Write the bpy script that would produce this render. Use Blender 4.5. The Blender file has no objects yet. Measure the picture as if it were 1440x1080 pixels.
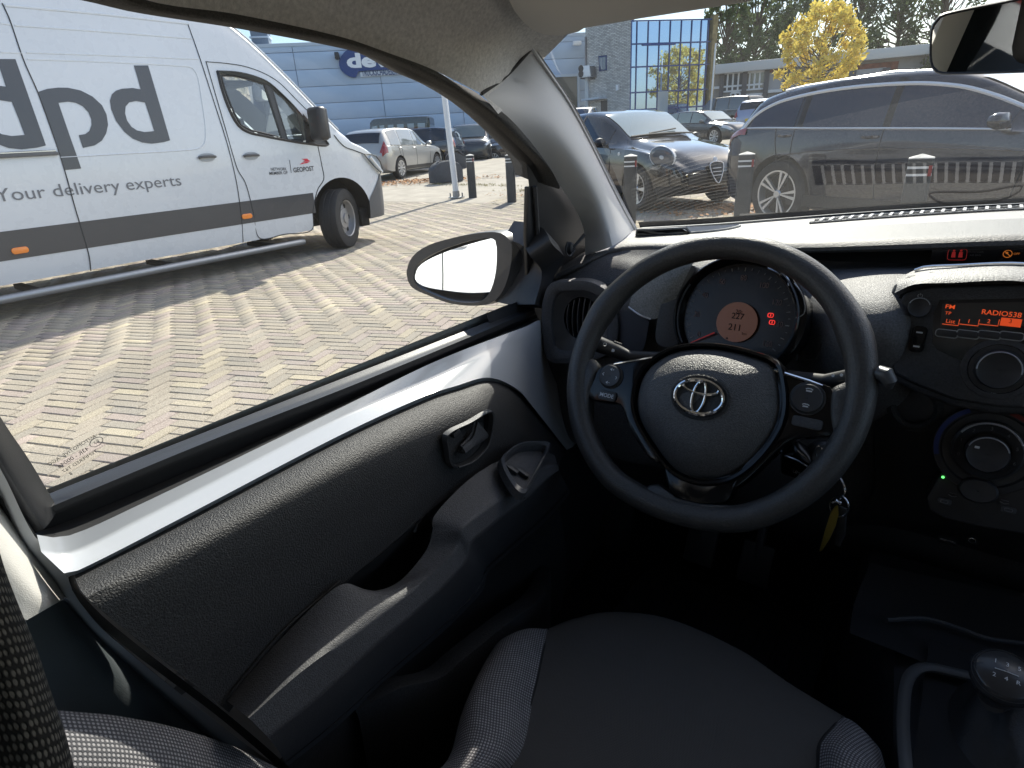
import bpy, bmesh, math, random
from math import sin, cos, radians, pi, atan2, sqrt, tan
from mathutils import Vector as V, Matrix
random.seed(7)
sc = bpy.context.scene
COL = sc.collection

# ------------------------------------------------------------------ camera, light, exposure
# world frame: x to the car's right, y straight ahead of the car, z up, metres; the phone is held at (0, 0, 1.15)
FPX, ROLL, PITCH, YAW, CAMZ = 840.0, radians(3.47), radians(22.5), radians(38.1), 1.15
FH = V((-sin(YAW), cos(YAW), 0)); R0 = V((cos(YAW), sin(YAW), 0)); ZZ = V((0, 0, 1))
FWD = FH*cos(PITCH) - ZZ*sin(PITCH); UP0 = FH*sin(PITCH) + ZZ*cos(PITCH)
CR_ = R0*cos(ROLL) - UP0*sin(ROLL); CU_ = UP0*cos(ROLL) + R0*sin(ROLL)
EYE = V((0, 0, CAMZ))
cam_d = bpy.data.cameras.new('camera'); cam = bpy.data.objects.new('camera', cam_d); COL.objects.link(cam)
cam.matrix_world = Matrix(((CR_.x, CU_.x, -FWD.x, EYE.x), (CR_.y, CU_.y, -FWD.y, EYE.y), (CR_.z, CU_.z, -FWD.z, EYE.z), (0, 0, 0, 1)))
cam_d.sensor_width = 36; cam_d.lens = FPX/1440*36; cam_d.clip_start = 0.01; cam_d.clip_end = 2000
sc.camera = cam

SUN_AZ, SUN_EL = radians(-22), radians(39)          # azimuth from +y towards +x
w = bpy.data.worlds.new('World'); sc.world = w; w.use_nodes = True
nt = w.node_tree; nt.nodes.clear()
sky = nt.nodes.new('ShaderNodeTexSky'); sky.sky_type = 'NISHITA'; sky.sun_disc = False
sky.sun_elevation = SUN_EL; sky.sun_rotation = -SUN_AZ; sky.air_density = 1.0; sky.dust_density = 1.4; sky.ozone_density = 1.5
bg = nt.nodes.new('ShaderNodeBackground'); bg.inputs[1].default_value = 0.115
wo = nt.nodes.new('ShaderNodeOutputWorld')
nt.links.new(sky.outputs[0], bg.inputs[0]); nt.links.new(bg.outputs[0], wo.inputs[0])
sd = V((sin(SUN_AZ)*cos(SUN_EL), cos(SUN_AZ)*cos(SUN_EL), sin(SUN_EL)))
sun_l = bpy.data.lights.new('sun', 'SUN'); sun_l.energy = 3.8; sun_l.angle = radians(0.53); sun_l.color = (1, 0.935, 0.83)
sun = bpy.data.objects.new('sun', sun_l); COL.objects.link(sun)
sun.rotation_euler = sd.to_track_quat('Z', 'Y').to_euler(); sun.location = sd*60
sc.view_settings.view_transform = 'Standard'; sc.view_settings.look = 'None'
sc.view_settings.exposure = 1.15; sc.view_settings.gamma = 1; sc.view_settings.use_curve_mapping = False
sc.cycles.max_bounces = 10; sc.cycles.transparent_max_bounces = 16; sc.cycles.glossy_bounces = 5
sc.cycles.diffuse_bounces = 5; sc.cycles.sample_clamp_indirect = 6; sc.cycles.caustics_reflective = False; sc.cycles.caustics_refractive = False
sc.cycles.use_denoising = True

# ------------------------------------------------------------------ surveying: where a line of sight meets a known plane
def ray(px, py): return CR_*((px-720)/FPX) + CU_*((540-py)/FPX) + FWD
def AX(px, py, ax, v):
    d = ray(px, py); return EYE + d*((v-EYE[ax])/d[ax])
def X(px, py, v): return AX(px, py, 0, v)
def Y(px, py, v): return AX(px, py, 1, v)
def Z(px, py, v=0.0): return AX(px, py, 2, v)
def D(px, py, d): return EYE + ray(px, py)*d
def PLN(px, py, p0, n):
    d = ray(px, py); return EYE + d*((V(p0)-EYE).dot(n)/d.dot(n))

# ------------------------------------------------------------------ materials
MATS = {}
def nodes(m):
    m.use_nodes = True; t = m.node_tree; return t, t.nodes['Principled BSDF'], t.nodes['Material Output']
def N(t, typ, **kw):
    n = t.nodes.new(typ)
    for k, v in kw.items():
        if k.startswith('i_'):
            key = k[2:]; key = int(key) if key.isdigit() else key.replace('_', ' ')
            n.inputs[key].default_value = v
        else: setattr(n, k, v)
    return n
def mat(name, col, rough=0.5, metal=0.0, spec=0.5, coat=0.0, bump=None, var=None, emit=None, estr=1.0, coord='Object', roughvar=0.0):
    """col base colour; bump=(scale, distance); var=(scale, amount) mottling"""
    if name in MATS: return MATS[name]
    m = bpy.data.materials.new(name); t, p, o = nodes(m)
    c = tuple(col) + (1,)
    p.inputs['Base Color'].default_value = c; p.inputs['Roughness'].default_value = rough
    p.inputs['Metallic'].default_value = metal; p.inputs['Specular IOR Level'].default_value = spec
    p.inputs['Coat Weight'].default_value = coat; p.inputs['Coat Roughness'].default_value = 0.04
    tc = None
    if bump or var or roughvar: tc = N(t, 'ShaderNodeTexCoord')
    if var:
        nz = N(t, 'ShaderNodeTexNoise', i_Scale=var[0], i_Detail=5.0, i_Roughness=0.6)
        t.links.new(tc.outputs[coord], nz.inputs['Vector'])
        mr = N(t, 'ShaderNodeMapRange'); mr.inputs[1].default_value = 0.25; mr.inputs[2].default_value = 0.75
        mr.inputs[3].default_value = 1-var[1]; mr.inputs[4].default_value = 1+var[1]
        t.links.new(nz.outputs['Fac'], mr.inputs[0])
        mx = N(t, 'ShaderNodeVectorMath', operation='SCALE'); mx.inputs[0].default_value = col
        t.links.new(mr.outputs[0], mx.inputs['Scale']); t.links.new(mx.outputs[0], p.inputs['Base Color'])
    if roughvar:
        nr = N(t, 'ShaderNodeTexNoise', i_Scale=9.0, i_Detail=4.0)
        t.links.new(tc.outputs[coord], nr.inputs['Vector'])
        mr = N(t, 'ShaderNodeMapRange'); mr.inputs[3].default_value = max(0, rough-roughvar); mr.inputs[4].default_value = rough+roughvar
        t.links.new(nr.outputs['Fac'], mr.inputs[0]); t.links.new(mr.outputs[0], p.inputs['Roughness'])
    if bump:
        nb = N(t, 'ShaderNodeTexNoise', i_Scale=bump[0], i_Detail=2.0, i_Roughness=0.5)
        t.links.new(tc.outputs[coord], nb.inputs['Vector'])
        b = N(t, 'ShaderNodeBump'); b.inputs['Strength'].default_value = 1.0; b.inputs['Distance'].default_value = bump[1]
        t.links.new(nb.outputs['Fac'], b.inputs['Height']); t.links.new(b.outputs[0], p.inputs['Normal'])
    if emit:
        p.inputs['Emission Color'].default_value = tuple(emit) + (1,); p.inputs['Emission Strength'].default_value = estr
    MATS[name] = m; return m
def glass(name, tint=(1, 1, 1), ior=1.5, dust=0.0, dustcol=(.8, .78, .72), boost=1.0):
    """thin pane: clear body, Fresnel mirror on top, a little dust"""
    if name in MATS: return MATS[name]
    m = bpy.data.materials.new(name); t, p, o = nodes(m); t.nodes.remove(p)
    tr = N(t, 'ShaderNodeBsdfTransparent'); tr.inputs[0].default_value = tuple(tint)+(1,)
    gl = N(t, 'ShaderNodeBsdfGlossy'); gl.inputs['Roughness'].default_value = 0.0
    fr = N(t, 'ShaderNodeFresnel', i_IOR=ior)
    mul = N(t, 'ShaderNodeMath', operation='MULTIPLY'); mul.inputs[1].default_value = boost; mul.use_clamp = True
    t.links.new(fr.outputs[0], mul.inputs[0])
    mx = N(t, 'ShaderNodeMixShader'); t.links.new(mul.outputs[0], mx.inputs[0])
    t.links.new(tr.outputs[0], mx.inputs[1]); t.links.new(gl.outputs[0], mx.inputs[2])
    last = mx
    if dust:
        tc = N(t, 'ShaderNodeTexCoord'); nz = N(t, 'ShaderNodeTexNoise', i_Scale=5.0, i_Detail=8.0, i_Roughness=0.75)
        t.links.new(tc.outputs['Object'], nz.inputs['Vector'])
        mr = N(t, 'ShaderNodeMapRange'); mr.inputs[1].default_value = .3; mr.inputs[2].default_value = .75
        mr.inputs[3].default_value = dust*.35; mr.inputs[4].default_value = dust*1.9
        t.links.new(nz.outputs['Fac'], mr.inputs[0])
        df = N(t, 'ShaderNodeBsdfTranslucent'); df.inputs[0].default_value = tuple(dustcol)+(1,)
        m2 = N(t, 'ShaderNodeMixShader'); t.links.new(mr.outputs[0], m2.inputs[0])
        t.links.new(mx.outputs[0], m2.inputs[1]); t.links.new(df.outputs[0], m2.inputs[2]); last = m2
    t.links.new(last.outputs[0], o.inputs[0]); MATS[name] = m; return m
def fabric(name, base, dot, sx, sy, size=.33, rough=.95, rnd=0.0, bumpd=.0006):
    """woven seat cloth: light stitches on a dark ground, on the UVs (metres)"""
    if name in MATS: return MATS[name]
    m = bpy.data.materials.new(name); t, p, o = nodes(m)
    p.inputs['Roughness'].default_value = rough; p.inputs['Specular IOR Level'].default_value = .2
    tc = N(t, 'ShaderNodeTexCoord'); mp = N(t, 'ShaderNodeMapping'); mp.inputs['Scale'].default_value = (1/sx, 1/sy, 1)
    t.links.new(tc.outputs['UV'], mp.inputs[0])
    vo = N(t, 'ShaderNodeTexVoronoi', i_Scale=1.0, i_Randomness=rnd); t.links.new(mp.outputs[0], vo.inputs['Vector'])
    mr = N(t, 'ShaderNodeMapRange', interpolation_type='SMOOTHSTEP'); mr.inputs[1].default_value = size+.12; mr.inputs[2].default_value = size-.12
    t.links.new(vo.outputs['Distance'], mr.inputs[0])
    nz = N(t, 'ShaderNodeTexNoise', i_Scale=90.0, i_Detail=4.0); t.links.new(tc.outputs['Object'], nz.inputs['Vector'])
    mm = N(t, 'ShaderNodeMath', operation='MULTIPLY'); t.links.new(mr.outputs[0], mm.inputs[0])
    m3 = N(t, 'ShaderNodeMapRange'); m3.inputs[3].default_value = .35; m3.inputs[4].default_value = 1.25; t.links.new(nz.outputs['Fac'], m3.inputs[0])
    t.links.new(m3.outputs[0], mm.inputs[1])
    mx = N(t, 'ShaderNodeMix', data_type='RGBA'); mx.inputs[6].default_value = tuple(base)+(1,); mx.inputs[7].default_value = tuple(dot)+(1,)
    t.links.new(mm.outputs[0], mx.inputs[0]); t.links.new(mx.outputs[2], p.inputs['Base Color'])
    b = N(t, 'ShaderNodeBump'); b.inputs['Distance'].default_value = bumpd; t.links.new(mr.outputs[0], b.inputs['Height']); t.links.new(b.outputs[0], p.inputs['Normal'])
    MATS[name] = m; return m

# ------------------------------------------------------------------ objects
def tag(o, label=None, cat=None, group=None, kind=None):
    if label: o['label'] = label
    if cat: o['category'] = cat
    if group: o['group'] = group
    if kind: o['kind'] = kind
    return o
def empty(name, loc=(0, 0, 0), rz=0, label=None, cat=None, group=None):
    o = bpy.data.objects.new(name, None); COL.objects.link(o); o.location = loc; o.rotation_euler = (0, 0, rz); o.empty_display_size = .1
    return tag(o, label, cat, group)
def put(name, me, parent=None):
    o = bpy.data.objects.new(name, me); COL.objects.link(o)
    if parent: o.parent = parent
    return o
def copy_tree(o, parent=None):
    c = o.copy(); COL.objects.link(c); c.parent = parent
    for ch in list(o.children): copy_tree(ch, c)
    return c

def cr(pts, n):
    """n points along a Catmull-Rom curve through pts, even in chord length"""
    pts = [V(p) for p in pts]
    if len(pts) == 1: return [pts[0].copy() for _ in range(n)]
    if len(pts) == 2: return [pts[0].lerp(pts[1], i/(n-1)) for i in range(n)]
    L = [0]
    for a, b in zip(pts, pts[1:]): L.append(L[-1] + max((b-a).length, 1e-9))
    out = []; k = 0
    for i in range(n):
        s = L[-1]*i/(n-1)
        while k < len(pts)-2 and s > L[k+1]: k += 1
        h = L[k+1]-L[k]; t = min(1, (s-L[k])/h)
        p1, p2 = pts[k], pts[k+1]
        m1 = (p2-pts[k-1])/(L[k+1]-L[k-1]) if k > 0 else (p2-p1)/h
        m2 = (pts[k+2]-p1)/(L[k+2]-L[k]) if k < len(pts)-2 else (p2-p1)/h
        a, b = t*t, t*t*t
        out.append(p1*(2*b-3*a+1) + m1*h*(b-2*a+t) + p2*(-2*b+3*a) + m2*h*(b-a))
    return out
def cri(pts, n):
    """the same, but even in point index, so that neighbouring rows keep their columns together"""
    pts = [V(p) for p in pts]; out = []
    for i in range(n):
        s = (len(pts)-1)*i/(n-1); k = min(int(s), len(pts)-2); t = s-k; p1, p2 = pts[k], pts[k+1]
        m1 = (p2-pts[k-1])*.5 if k > 0 else p2-p1
        m2 = (pts[k+2]-p1)*.5 if k < len(pts)-2 else p2-p1
        a, b = t*t, t*t*t; out.append(p1*(2*b-3*a+1)+m1*(b-2*a+t)+p2*(-2*b+3*a)+m2*(b-a))
    return out
def cr1(xs, ys, x):
    """smooth value at x"""
    if x <= xs[0]: return ys[0]
    if x >= xs[-1]: return ys[-1]
    k = max(i for i in range(len(xs)-1) if xs[i] <= x)
    h = xs[k+1]-xs[k]; t = (x-xs[k])/h
    def sl(i):
        if i <= 0 or i >= len(xs)-1:
            j = 0 if i <= 0 else len(xs)-2
            return (ys[j+1]-ys[j])/(xs[j+1]-xs[j])
        a = (ys[i]-ys[i-1])/(xs[i]-xs[i-1]); b = (ys[i+1]-ys[i])/(xs[i+1]-xs[i])
        return 0 if a*b <= 0 else 2*a*b/(a+b)
    m1, m2 = sl(k)*h, sl(k+1)*h; a, b = t*t, t*t*t
    return ys[k]*(2*b-3*a+1) + m1*(b-2*a+t) + ys[k+1]*(-2*b+3*a) + m2*(b-a)
def frame(o, u, v):
    o = V(o); u = V(u).normalized(); v = V(v); v = (v-u*v.dot(u)).normalized()
    return (o, u, v, u.cross(v))
def FP(f, a, b, c=0): return f[0] + f[1]*a + f[2]*b + f[3]*c
XY = (V((0, 0, 0)), V((1, 0, 0)), V((0, 1, 0)), V((0, 0, 1)))

class MB:
    def __init__(s): s.v = []; s.f = []; s.uv = {}
    def add(s, vs, fs):
        k = len(s.v); s.v += [V(p) for p in vs]; s.f += [tuple(i+k for i in f) for f in fs]; return s
    def box(s, c, d, f=XY):
        x, y, z = [q/2 for q in d]; c = V(c)
        vs = [FP(f, c.x+a*x, c.y+b*y, c.z+e*z) for e in (-1, 1) for b in (-1, 1) for a in (-1, 1)]
        return s.add(vs, [(0, 2, 3, 1), (4, 5, 7, 6), (0, 1, 5, 4), (2, 6, 7, 3), (0, 4, 6, 2), (1, 3, 7, 5)])
    def box2(s, lo, hi): return s.box([(a+b)/2 for a, b in zip(lo, hi)], [b-a for a, b in zip(lo, hi)])
    def grid(s, rows, closed=False, capped=False):
        k = len(s.v); n = len(rows[0])
        for r in rows: s.v += [V(p) for p in r]
        for i in range(len(rows)-1):
            for j in range(n if closed else n-1):
                q = (j+1) % n; s.f.append((k+i*n+j, k+i*n+q, k+(i+1)*n+q, k+(i+1)*n+j))
        if capped:
            s.f.append(tuple(k+j for j in range(n))[::-1]); s.f.append(tuple(k+(len(rows)-1)*n+j for j in range(n)))
        return s
    def patch(s, rows, nu, nv, lin=False, idx=False):
        R = [(cri if idx else cr)(r, nu) for r in rows]
        if lin:
            G = []
            for a, b in zip(R, R[1:]):
                for t in range(nv): G.append([p.lerp(q, t/nv) for p, q in zip(a, b)])
            G.append(R[-1])
        else:
            C = [cr([r[j] for r in R], nv) for j in range(nu)]
            G = [[C[j][i] for j in range(nu)] for i in range(nv)]
        k = len(s.v); s.grid(G)
        # metric uvs
        vv = 0
        for i, row in enumerate(G):
            if i: vv += sum((a-b).length for a, b in zip(row, G[i-1]))/len(row)
            uu = 0
            for j, p in enumerate(row):
                if j: uu += (p-row[j-1]).length
                s.uv[k+i*nu+j] = (uu, vv)
        return s
    def tube(s, path, r, n=8, closed=False, caps=True, flat=1.0):
        path = [V(p) for p in path]; m = len(path); rs = r if isinstance(r, (list, tuple)) else [r]*m
        rows = []; nrm = None
        for i, p in enumerate(path):
            if closed: t = path[(i+1) % m]-path[i-1]
            else: t = path[min(i+1, m-1)]-path[max(i-1, 0)]
            t = t.normalized() if t.length > 1e-9 else V((0, 0, 1))
            if nrm is None:
                nrm = t.orthogonal().normalized() if abs(t.z) > .9 else (V((0, 0, 1))-t*t.z).normalized()
            nrm = (nrm - t*nrm.dot(t)); nrm = nrm.normalized() if nrm.length > 1e-6 else t.orthogonal().normalized()
            b = t.cross(nrm)
            rows.append([p + (nrm*cos(2*pi*j/n)*flat + b*sin(2*pi*j/n))*rs[i] for j in range(n)])
        if closed: rows.append(rows[0])
        k0 = len(s.v); s.grid(rows, closed=True, capped=caps and not closed)
        L = 0
        for i in range(len(rows)):
            if i: L += (path[i % m]-path[i-1]).length
            for j in range(n): s.uv[k0+i*n+j] = (L, rs[i % m]*2*pi*j/n)
        return s
    def lathe(s, prof, f=XY, n=24, a0=0, a1=2*pi, cap=False):
        """prof: (radius, height along f normal)"""
        full = abs(a1-a0-2*pi) < 1e-6; m = n if full else n+1
        rows = [[FP(f, r*cos(a0+(a1-a0)*j/n), r*sin(a0+(a1-a0)*j/n), h) for j in range(m)] for r, h in prof]
        return s.grid(rows, closed=full, capped=cap and full)
    def prism(s, pts, f, d, taper=1.0):
        """outline pts in frame f, from 0 to d along its normal"""
        n = len(pts); cx = sum(p[0] for p in pts)/n; cy = sum(p[1] for p in pts)/n
        a = [FP(f, p[0], p[1], 0) for p in pts]; b = [FP(f, cx+(p[0]-cx)*taper, cy+(p[1]-cy)*taper, d) for p in pts]
        area = sum(p[0]*q[1]-q[0]*p[1] for p, q in zip(pts, pts[1:]+pts[:1]))
        fs = [tuple(range(n))[::-1], tuple(range(n, 2*n))] + [(i, (i+1) % n, n+(i+1) % n, n+i) for i in range(n)]
        if (area < 0) != (d < 0): fs = [q[::-1] for q in fs]
        return s.add(a+b, fs)
    def solid(s, pts, off):
        """closed slab: polygon of 3-D points and the same polygon moved by off"""
        n = len(pts); off = V(off); a = [V(p) for p in pts]
        return s.add(a+[p+off for p in a], [tuple(range(n)), tuple(range(n, 2*n))[::-1]]+[(i, n+i, n+(i+1) % n, (i+1) % n) for i in range(n)])
    def build(s, name, m, parent=None, smooth=True, ang=38, bev=0, seg=2, fix=False, thick=0):
        me = bpy.data.meshes.new(name); me.from_pydata([tuple(p) for p in s.v], [], s.f); me.materials.append(m)
        if s.uv:
            ul = me.uv_layers.new(name='uv'); lv = [0]*len(me.loops); me.loops.foreach_get('vertex_index', lv)
            flat = []
            for i in lv: flat += s.uv.get(i, (0, 0))
            ul.data.foreach_set('uv', flat)
        if bev or fix or thick:
            bm = bmesh.new(); bm.from_mesh(me)
            if fix or thick: bmesh.ops.recalc_face_normals(bm, faces=bm.faces)
            if thick:
                ret = bmesh.ops.solidify(bm, geom=list(bm.faces), thickness=thick)
            if bev:
                es = [e for e in bm.edges if len(e.link_faces) == 2 and e.calc_face_angle(0) > radians(38)]
                bmesh.ops.bevel(bm, geom=es, offset=bev, segments=seg, affect='EDGES', profile=.5, clamp_overlap=True)
            bm.to_mesh(me); bm.free()
        if smooth:
            me.shade_smooth(); me.set_sharp_from_angle(angle=radians(ang))
        return put(name, me, parent)

def rrect(w, h, r, n=5, cx=0, cy=0):
    out = []
    for sx, sy, a0 in ((1, 1, 0), (-1, 1, pi/2), (-1, -1, pi), (1, -1, 1.5*pi)):
        for k in range(n+1):
            a = a0+pi/2*k/n; out.append((cx+sx*(w/2-r)+r*cos(a), cy+sy*(h/2-r)+r*sin(a)))
    return out
def circ(r, n=24, cx=0, cy=0, ry=None): return [(cx+r*cos(2*pi*k/n), cy+(ry or r)*sin(2*pi*k/n)) for k in range(n)]
def smooth2(pts, n, closed=True):
    p = [V((a, b, 0)) for a, b in pts]
    if closed:
        k = len(p); q = cr(p[-2:]+p+p[:3], (k+4)*12+1)
        out = q[24:24+k*12]; step = len(out)/n
        # even chord resample over one turn
        i0 = min(range(len(q)), key=lambda i: (q[i]-p[0]).length + (0 if i < len(q)//2 else 9))
        i1 = min(range(len(q)), key=lambda i: (q[i]-p[0]).length + (9 if i < len(q)//2 else 0))
        seg = q[i0:i1]; return [(seg[int(len(seg)*j/n)].x, seg[int(len(seg)*j/n)].y) for j in range(n)]
    return [(v.x, v.y) for v in cr(p, n)]

def text(name, s, f, size, m, parent=None, align='CENTER', bold=0.0, mirror=False, ext=0.0004, sx=1.0, space=1.0, valign='CENTER'):
    cu = bpy.data.curves.new(name, 'FONT'); cu.body = s; cu.size = size; cu.align_x = align; cu.align_y = valign
    cu.offset = bold*size; cu.resolution_u = 3; cu.space_character = space
    tmp = bpy.data.objects.new('tmp_text', cu); me = bpy.data.meshes.new_from_object(tmp)
    bpy.data.objects.remove(tmp); bpy.data.curves.remove(cu)
    me.name = name; mi = -1 if mirror else 1
    for v in me.vertices: v.co = FP(f, v.co.x*sx*mi, v.co.y, ext)
    if mirror: me.flip_normals()
    me.materials.clear(); me.materials.append(m)
    return put(name, me, parent)
from mathutils.bvhtree import BVHTree
# ================================================================== the car around the camera
XC = 0.155                                            # the car's centre line
def mx_(p): return V((2*XC-p[0], p[1], p[2]))
M_LEDGE = mat('silver_door_paint', (.50, .52, .55), .25, coat=.6)
M_GRAIN = mat('grained_black_plastic', (.027, .027, .028), .55, spec=.45, bump=(700, .0012), var=(480, .7))
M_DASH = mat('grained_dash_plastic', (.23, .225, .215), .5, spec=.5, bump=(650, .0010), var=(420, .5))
M_SATIN = mat('satin_black_plastic', (.034, .034, .036), .42, bump=(1200, .00012))
M_SLATE = mat('slate_plastic', (.055, .056, .061), .55, bump=(800, .0007), var=(420, .4))
M_GLOSS = mat('gloss_black', (.006, .006, .007), .16, spec=.35)
M_MATTE = mat('matte_black', (.010, .010, .011), .8)
M_RUBBER = mat('rubber_seal', (.018, .018, .019), .7, bump=(900, .0003))
M_FELT = mat('fuzzy_seal', (.085, .083, .08), 1.0, spec=.1, bump=(900, .001), var=(600, .5))
M_LINER = mat('headliner_cloth', (.74, .72, .69), 1.0, spec=.1, bump=(1100, .0009), var=(260, .22))
M_PILLAR = mat('grey_pillar_trim', (.54, .535, .53), .6, bump=(1300, .0003))
M_CREAM = mat('cream_pillar_trim', (.62, .60, .56), .6, bump=(1300, .0003))
M_VISOR = mat('visor_vinyl', (.64, .62, .575), .7, bump=(1500, .0003))
M_WHITE = mat('white_car_paint', (.74, .76, .78), .22, coat=.7)
M_CHROME = mat('chrome', (.82, .83, .85), .07, 1.0)
M_STEEL = mat('bare_steel', (.62, .62, .62), .25, 1.0)
M_CARPET = mat('dark_carpet', (.012, .013, .016), 1.0, spec=.05, bump=(700, .002))
M_PRINT = mat('white_print', (.62, .63, .64), .5)
M_DIMPRINT = mat('grey_print', (.16, .16, .16), .5)
M_REDLAMP = mat('red_lamp', (.3, .01, .01), .4, emit=(1, .05, .04), estr=.42)
M_ORANGE = mat('amber_segment', (.3, .06, .01), .4, emit=(1, .12, .03), estr=.27)
M_ORBAR = mat('amber_bar', (.3, .06, .01), .4, emit=(1, .10, .025), estr=.24)
M_GREEN = mat('green_lamp', (.02, .3, .02), .4, emit=(.15, 1, .2), estr=.9)
M_SCREEN = mat('display_glass', (.016, .014, .015), .12)
M_LCD = mat('amber_display', (.13, .075, .05), .35, emit=(1, .42, .27), estr=.018)
M_GAUGE = mat('gauge_face', (.010, .0105, .012), .25)
M_SEAT = fabric('plain_seat_cloth', (.084, .081, .079), (.11, .106, .103), .0016, .0016, .3)
M_DOTS = fabric('dotted_seat_cloth', (.085, .085, .092), (.38, .37, .38), .0032, .0032, .33)
M_RIBS = fabric('ribbed_headrest_cloth', (.016, .015, .014), (.13, .118, .10), .0046, .0026, .36, bumpd=.001, rnd=.22)
M_SIDEGLASS = glass('side_window_glass', (.93, .96, .95), 1.45, dust=.012)
M_SCREENGLASS = glass('windscreen_glass', (.90, .93, .91), 1.5, dust=.009, boost=1.3)  # dust raised to thicken the veil of dash reflections as well
M_MIRROR = mat('mirror_silver', (.9, .92, .93), .0, 1.0)

car = empty('car', (0, 0, 0), 0, 'small white hatchback seen from inside, black dashboard and grey door trim around the view', 'car')

# ---- driver's door
DOOR_N = V((1, 0, -.24)); DOOR_P = V((-.575, 0, .90))
def TP(px, py, off=0): return PLN(px, py, DOOR_P+V((off, 0, 0)), DOOR_N)
def XR(pts, x): return [X(a, b, x if not isinstance(x, (list, tuple)) else x[i]) for i, (a, b) in enumerate(pts)]

door = MB()
rA = XR([(30, 711), (62, 697), (300, 603), (500, 525), (752, 427)], -.577)
r1 = XR([(34, 720), (66, 704), (302, 611), (502, 533), (752, 433)], -.566)
r2 = XR([(52, 722), (80, 709), (300, 618), (500, 540), (752, 436)], -.556)
r3 = XR([(54, 732), (84, 717), (303, 627), (503, 548), (754, 441)], -.556)
r4 = XR([(52, 748), (90, 735), (306, 645), (506, 556), (756, 446)], -.566)
r5 = XR([(44, 762), (91, 758), (187, 716), (480, 576), (613, 511), (763, 454)], -.531)
belt = MB().patch([rA, r1, r2, r3, r4, r5], 60, 4, lin=True).build('belt_seal', M_SATIN, car, ang=50)
# painted steel ledge
L5 = [(52, 752), (91, 755), (187, 714), (480, 573), (613, 508), (740, 459), (763, 452), (768, 500), (792, 560), (815, 618)]
LM = [(58, 776), (95, 780), (187, 736), (480, 587), (613, 530), (705, 486), (735, 488), (756, 520), (778, 572), (806, 628)]
L6 = [(90, 806), (110, 802), (240, 736), (480, 611), (600, 556), (640, 543), (687, 531), (727, 547), (750, 573), (797, 633)]
ledge = MB().patch([XR(L5, -.530), XR(LM, -.522), XR(L6, -.498), XR([(a+3, b+5) for a, b in L6], -.506)], 90, 6, lin=True).build('painted_door_ledge', M_LEDGE, car, ang=60)
# grained inner panel
p0 = [(105, 806), (240, 739), (480, 614), (600, 559), (640, 546), (687, 534), (725, 550), (748, 576), (797, 634)]
p1 = [(109, 822), (245, 753), (485, 626), (605, 571), (645, 557), (685, 546), (718, 559), (743, 584), (794, 640)]
p2 = [(124, 842), (258, 782), (490, 662), (610, 606), (650, 590), (682, 580), (709, 590), (734, 607), (788, 648)]
p3 = [(200, 905), (350, 850), (500, 760), (580, 700), (630, 660), (672, 632), (700, 622), (727, 627), (786, 660)]
p4 = [(322, 1002), (400, 900), (488, 818), (545, 770), (600, 722), (660, 675), (700, 648), (735, 640), (784, 670)]
panel = MB().patch([XR(p0, -.509), XR(p1, -.484), XR(p2, -.459), XR(p3, -.450), XR(p4, -.450)], 70, 34).build('door_panel', M_GRAIN, car)
# edge of the panel going down to the sill
edge = MB().patch([XR([(105, 806), (109, 828), (160, 880), (322, 1006), (420, 1090)], [-.509, -.49, -.47, -.452, -.45]),
                   XR([(96, 812), (104, 836), (150, 888), (312, 1012), (408, 1094)], [-.53, -.53, -.52, -.50, -.50])], 30, 6).build('panel_edge', M_GRAIN, car)
strip = MB().patch([XR([(-60, 580), (-2, 655), (46, 750), (92, 806), (106, 838), (150, 890), (330, 1035), (430, 1105)], -.528),
                    XR([(-60, 600), (-2, 680), (36, 760), (80, 815), (98, 845), (144, 897), (322, 1046), (422, 1112)], -.532),
                    XR([(-60, 612), (-4, 694), (30, 766), (76, 822), (92, 852), (140, 905), (316, 1056), (416, 1118)], -.548)], 50, 4, lin=True).build('painted_door_edge', M_LEDGE, car, ang=60)
# armrest with pull handle
a0 = [(318, 985), (400, 893), (478, 823), (520, 832), (562, 817), (598, 776), (608, 747), (613, 722), (660, 674), (700, 649), (748, 628), (780, 640)]
a1 = [(350, 1010), (430, 940), (520, 876), (590, 822), (628, 788), (645, 765), (649, 745), (662, 732), (690, 712), (722, 690), (756, 664), (783, 652)]
a2 = [(376, 1036), (450, 978), (530, 905), (600, 846), (640, 806), (656, 786), (661, 764), (676, 750), (702, 729), (737, 702), (768, 674), (786, 661)]
a3 = [(392, 1056), (462, 1000), (542, 926), (612, 866), (652, 826), (668, 806), (674, 784), (690, 768), (716, 745), (750, 716), (778, 686), (790, 670)]
arm = MB().patch([XR(a0, [-.450, -.447, -.436, -.428, -.424, -.424, -.426, -.432, -.438, -.44, -.445, -.45]), XR(a1, -.398), XR(a2, -.392), XR(a3, -.43), XR([(a+12, b+22) for a, b in a3], -.47)], 110, 8, lin=True, idx=True).build('armrest', M_SLATE, car, ang=62)
MB().patch([XR([(470, 830), (545, 771), (601, 722)], -.449), XR([(492, 838), (556, 792), (606, 735)], -.49), XR([(515, 850), (570, 812), (612, 750)], -.49), XR([(510, 838), (566, 820), (616, 745)], -.43)], 16, 14).build('pull_recess', M_MATTE, car)
MB().tube([X(a, b, -.455) for a, b in ((583, 748), (586, 736), (592, 729))], .002, 6).build('pull_screw_cover', M_SLATE, car)
MB().tube(cr([X(a, b, -.4465) for a, b in ((322, 978), (400, 886), (478, 817))], 14), .0012, 5).build('armrest_seam', M_MATTE, car)
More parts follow.
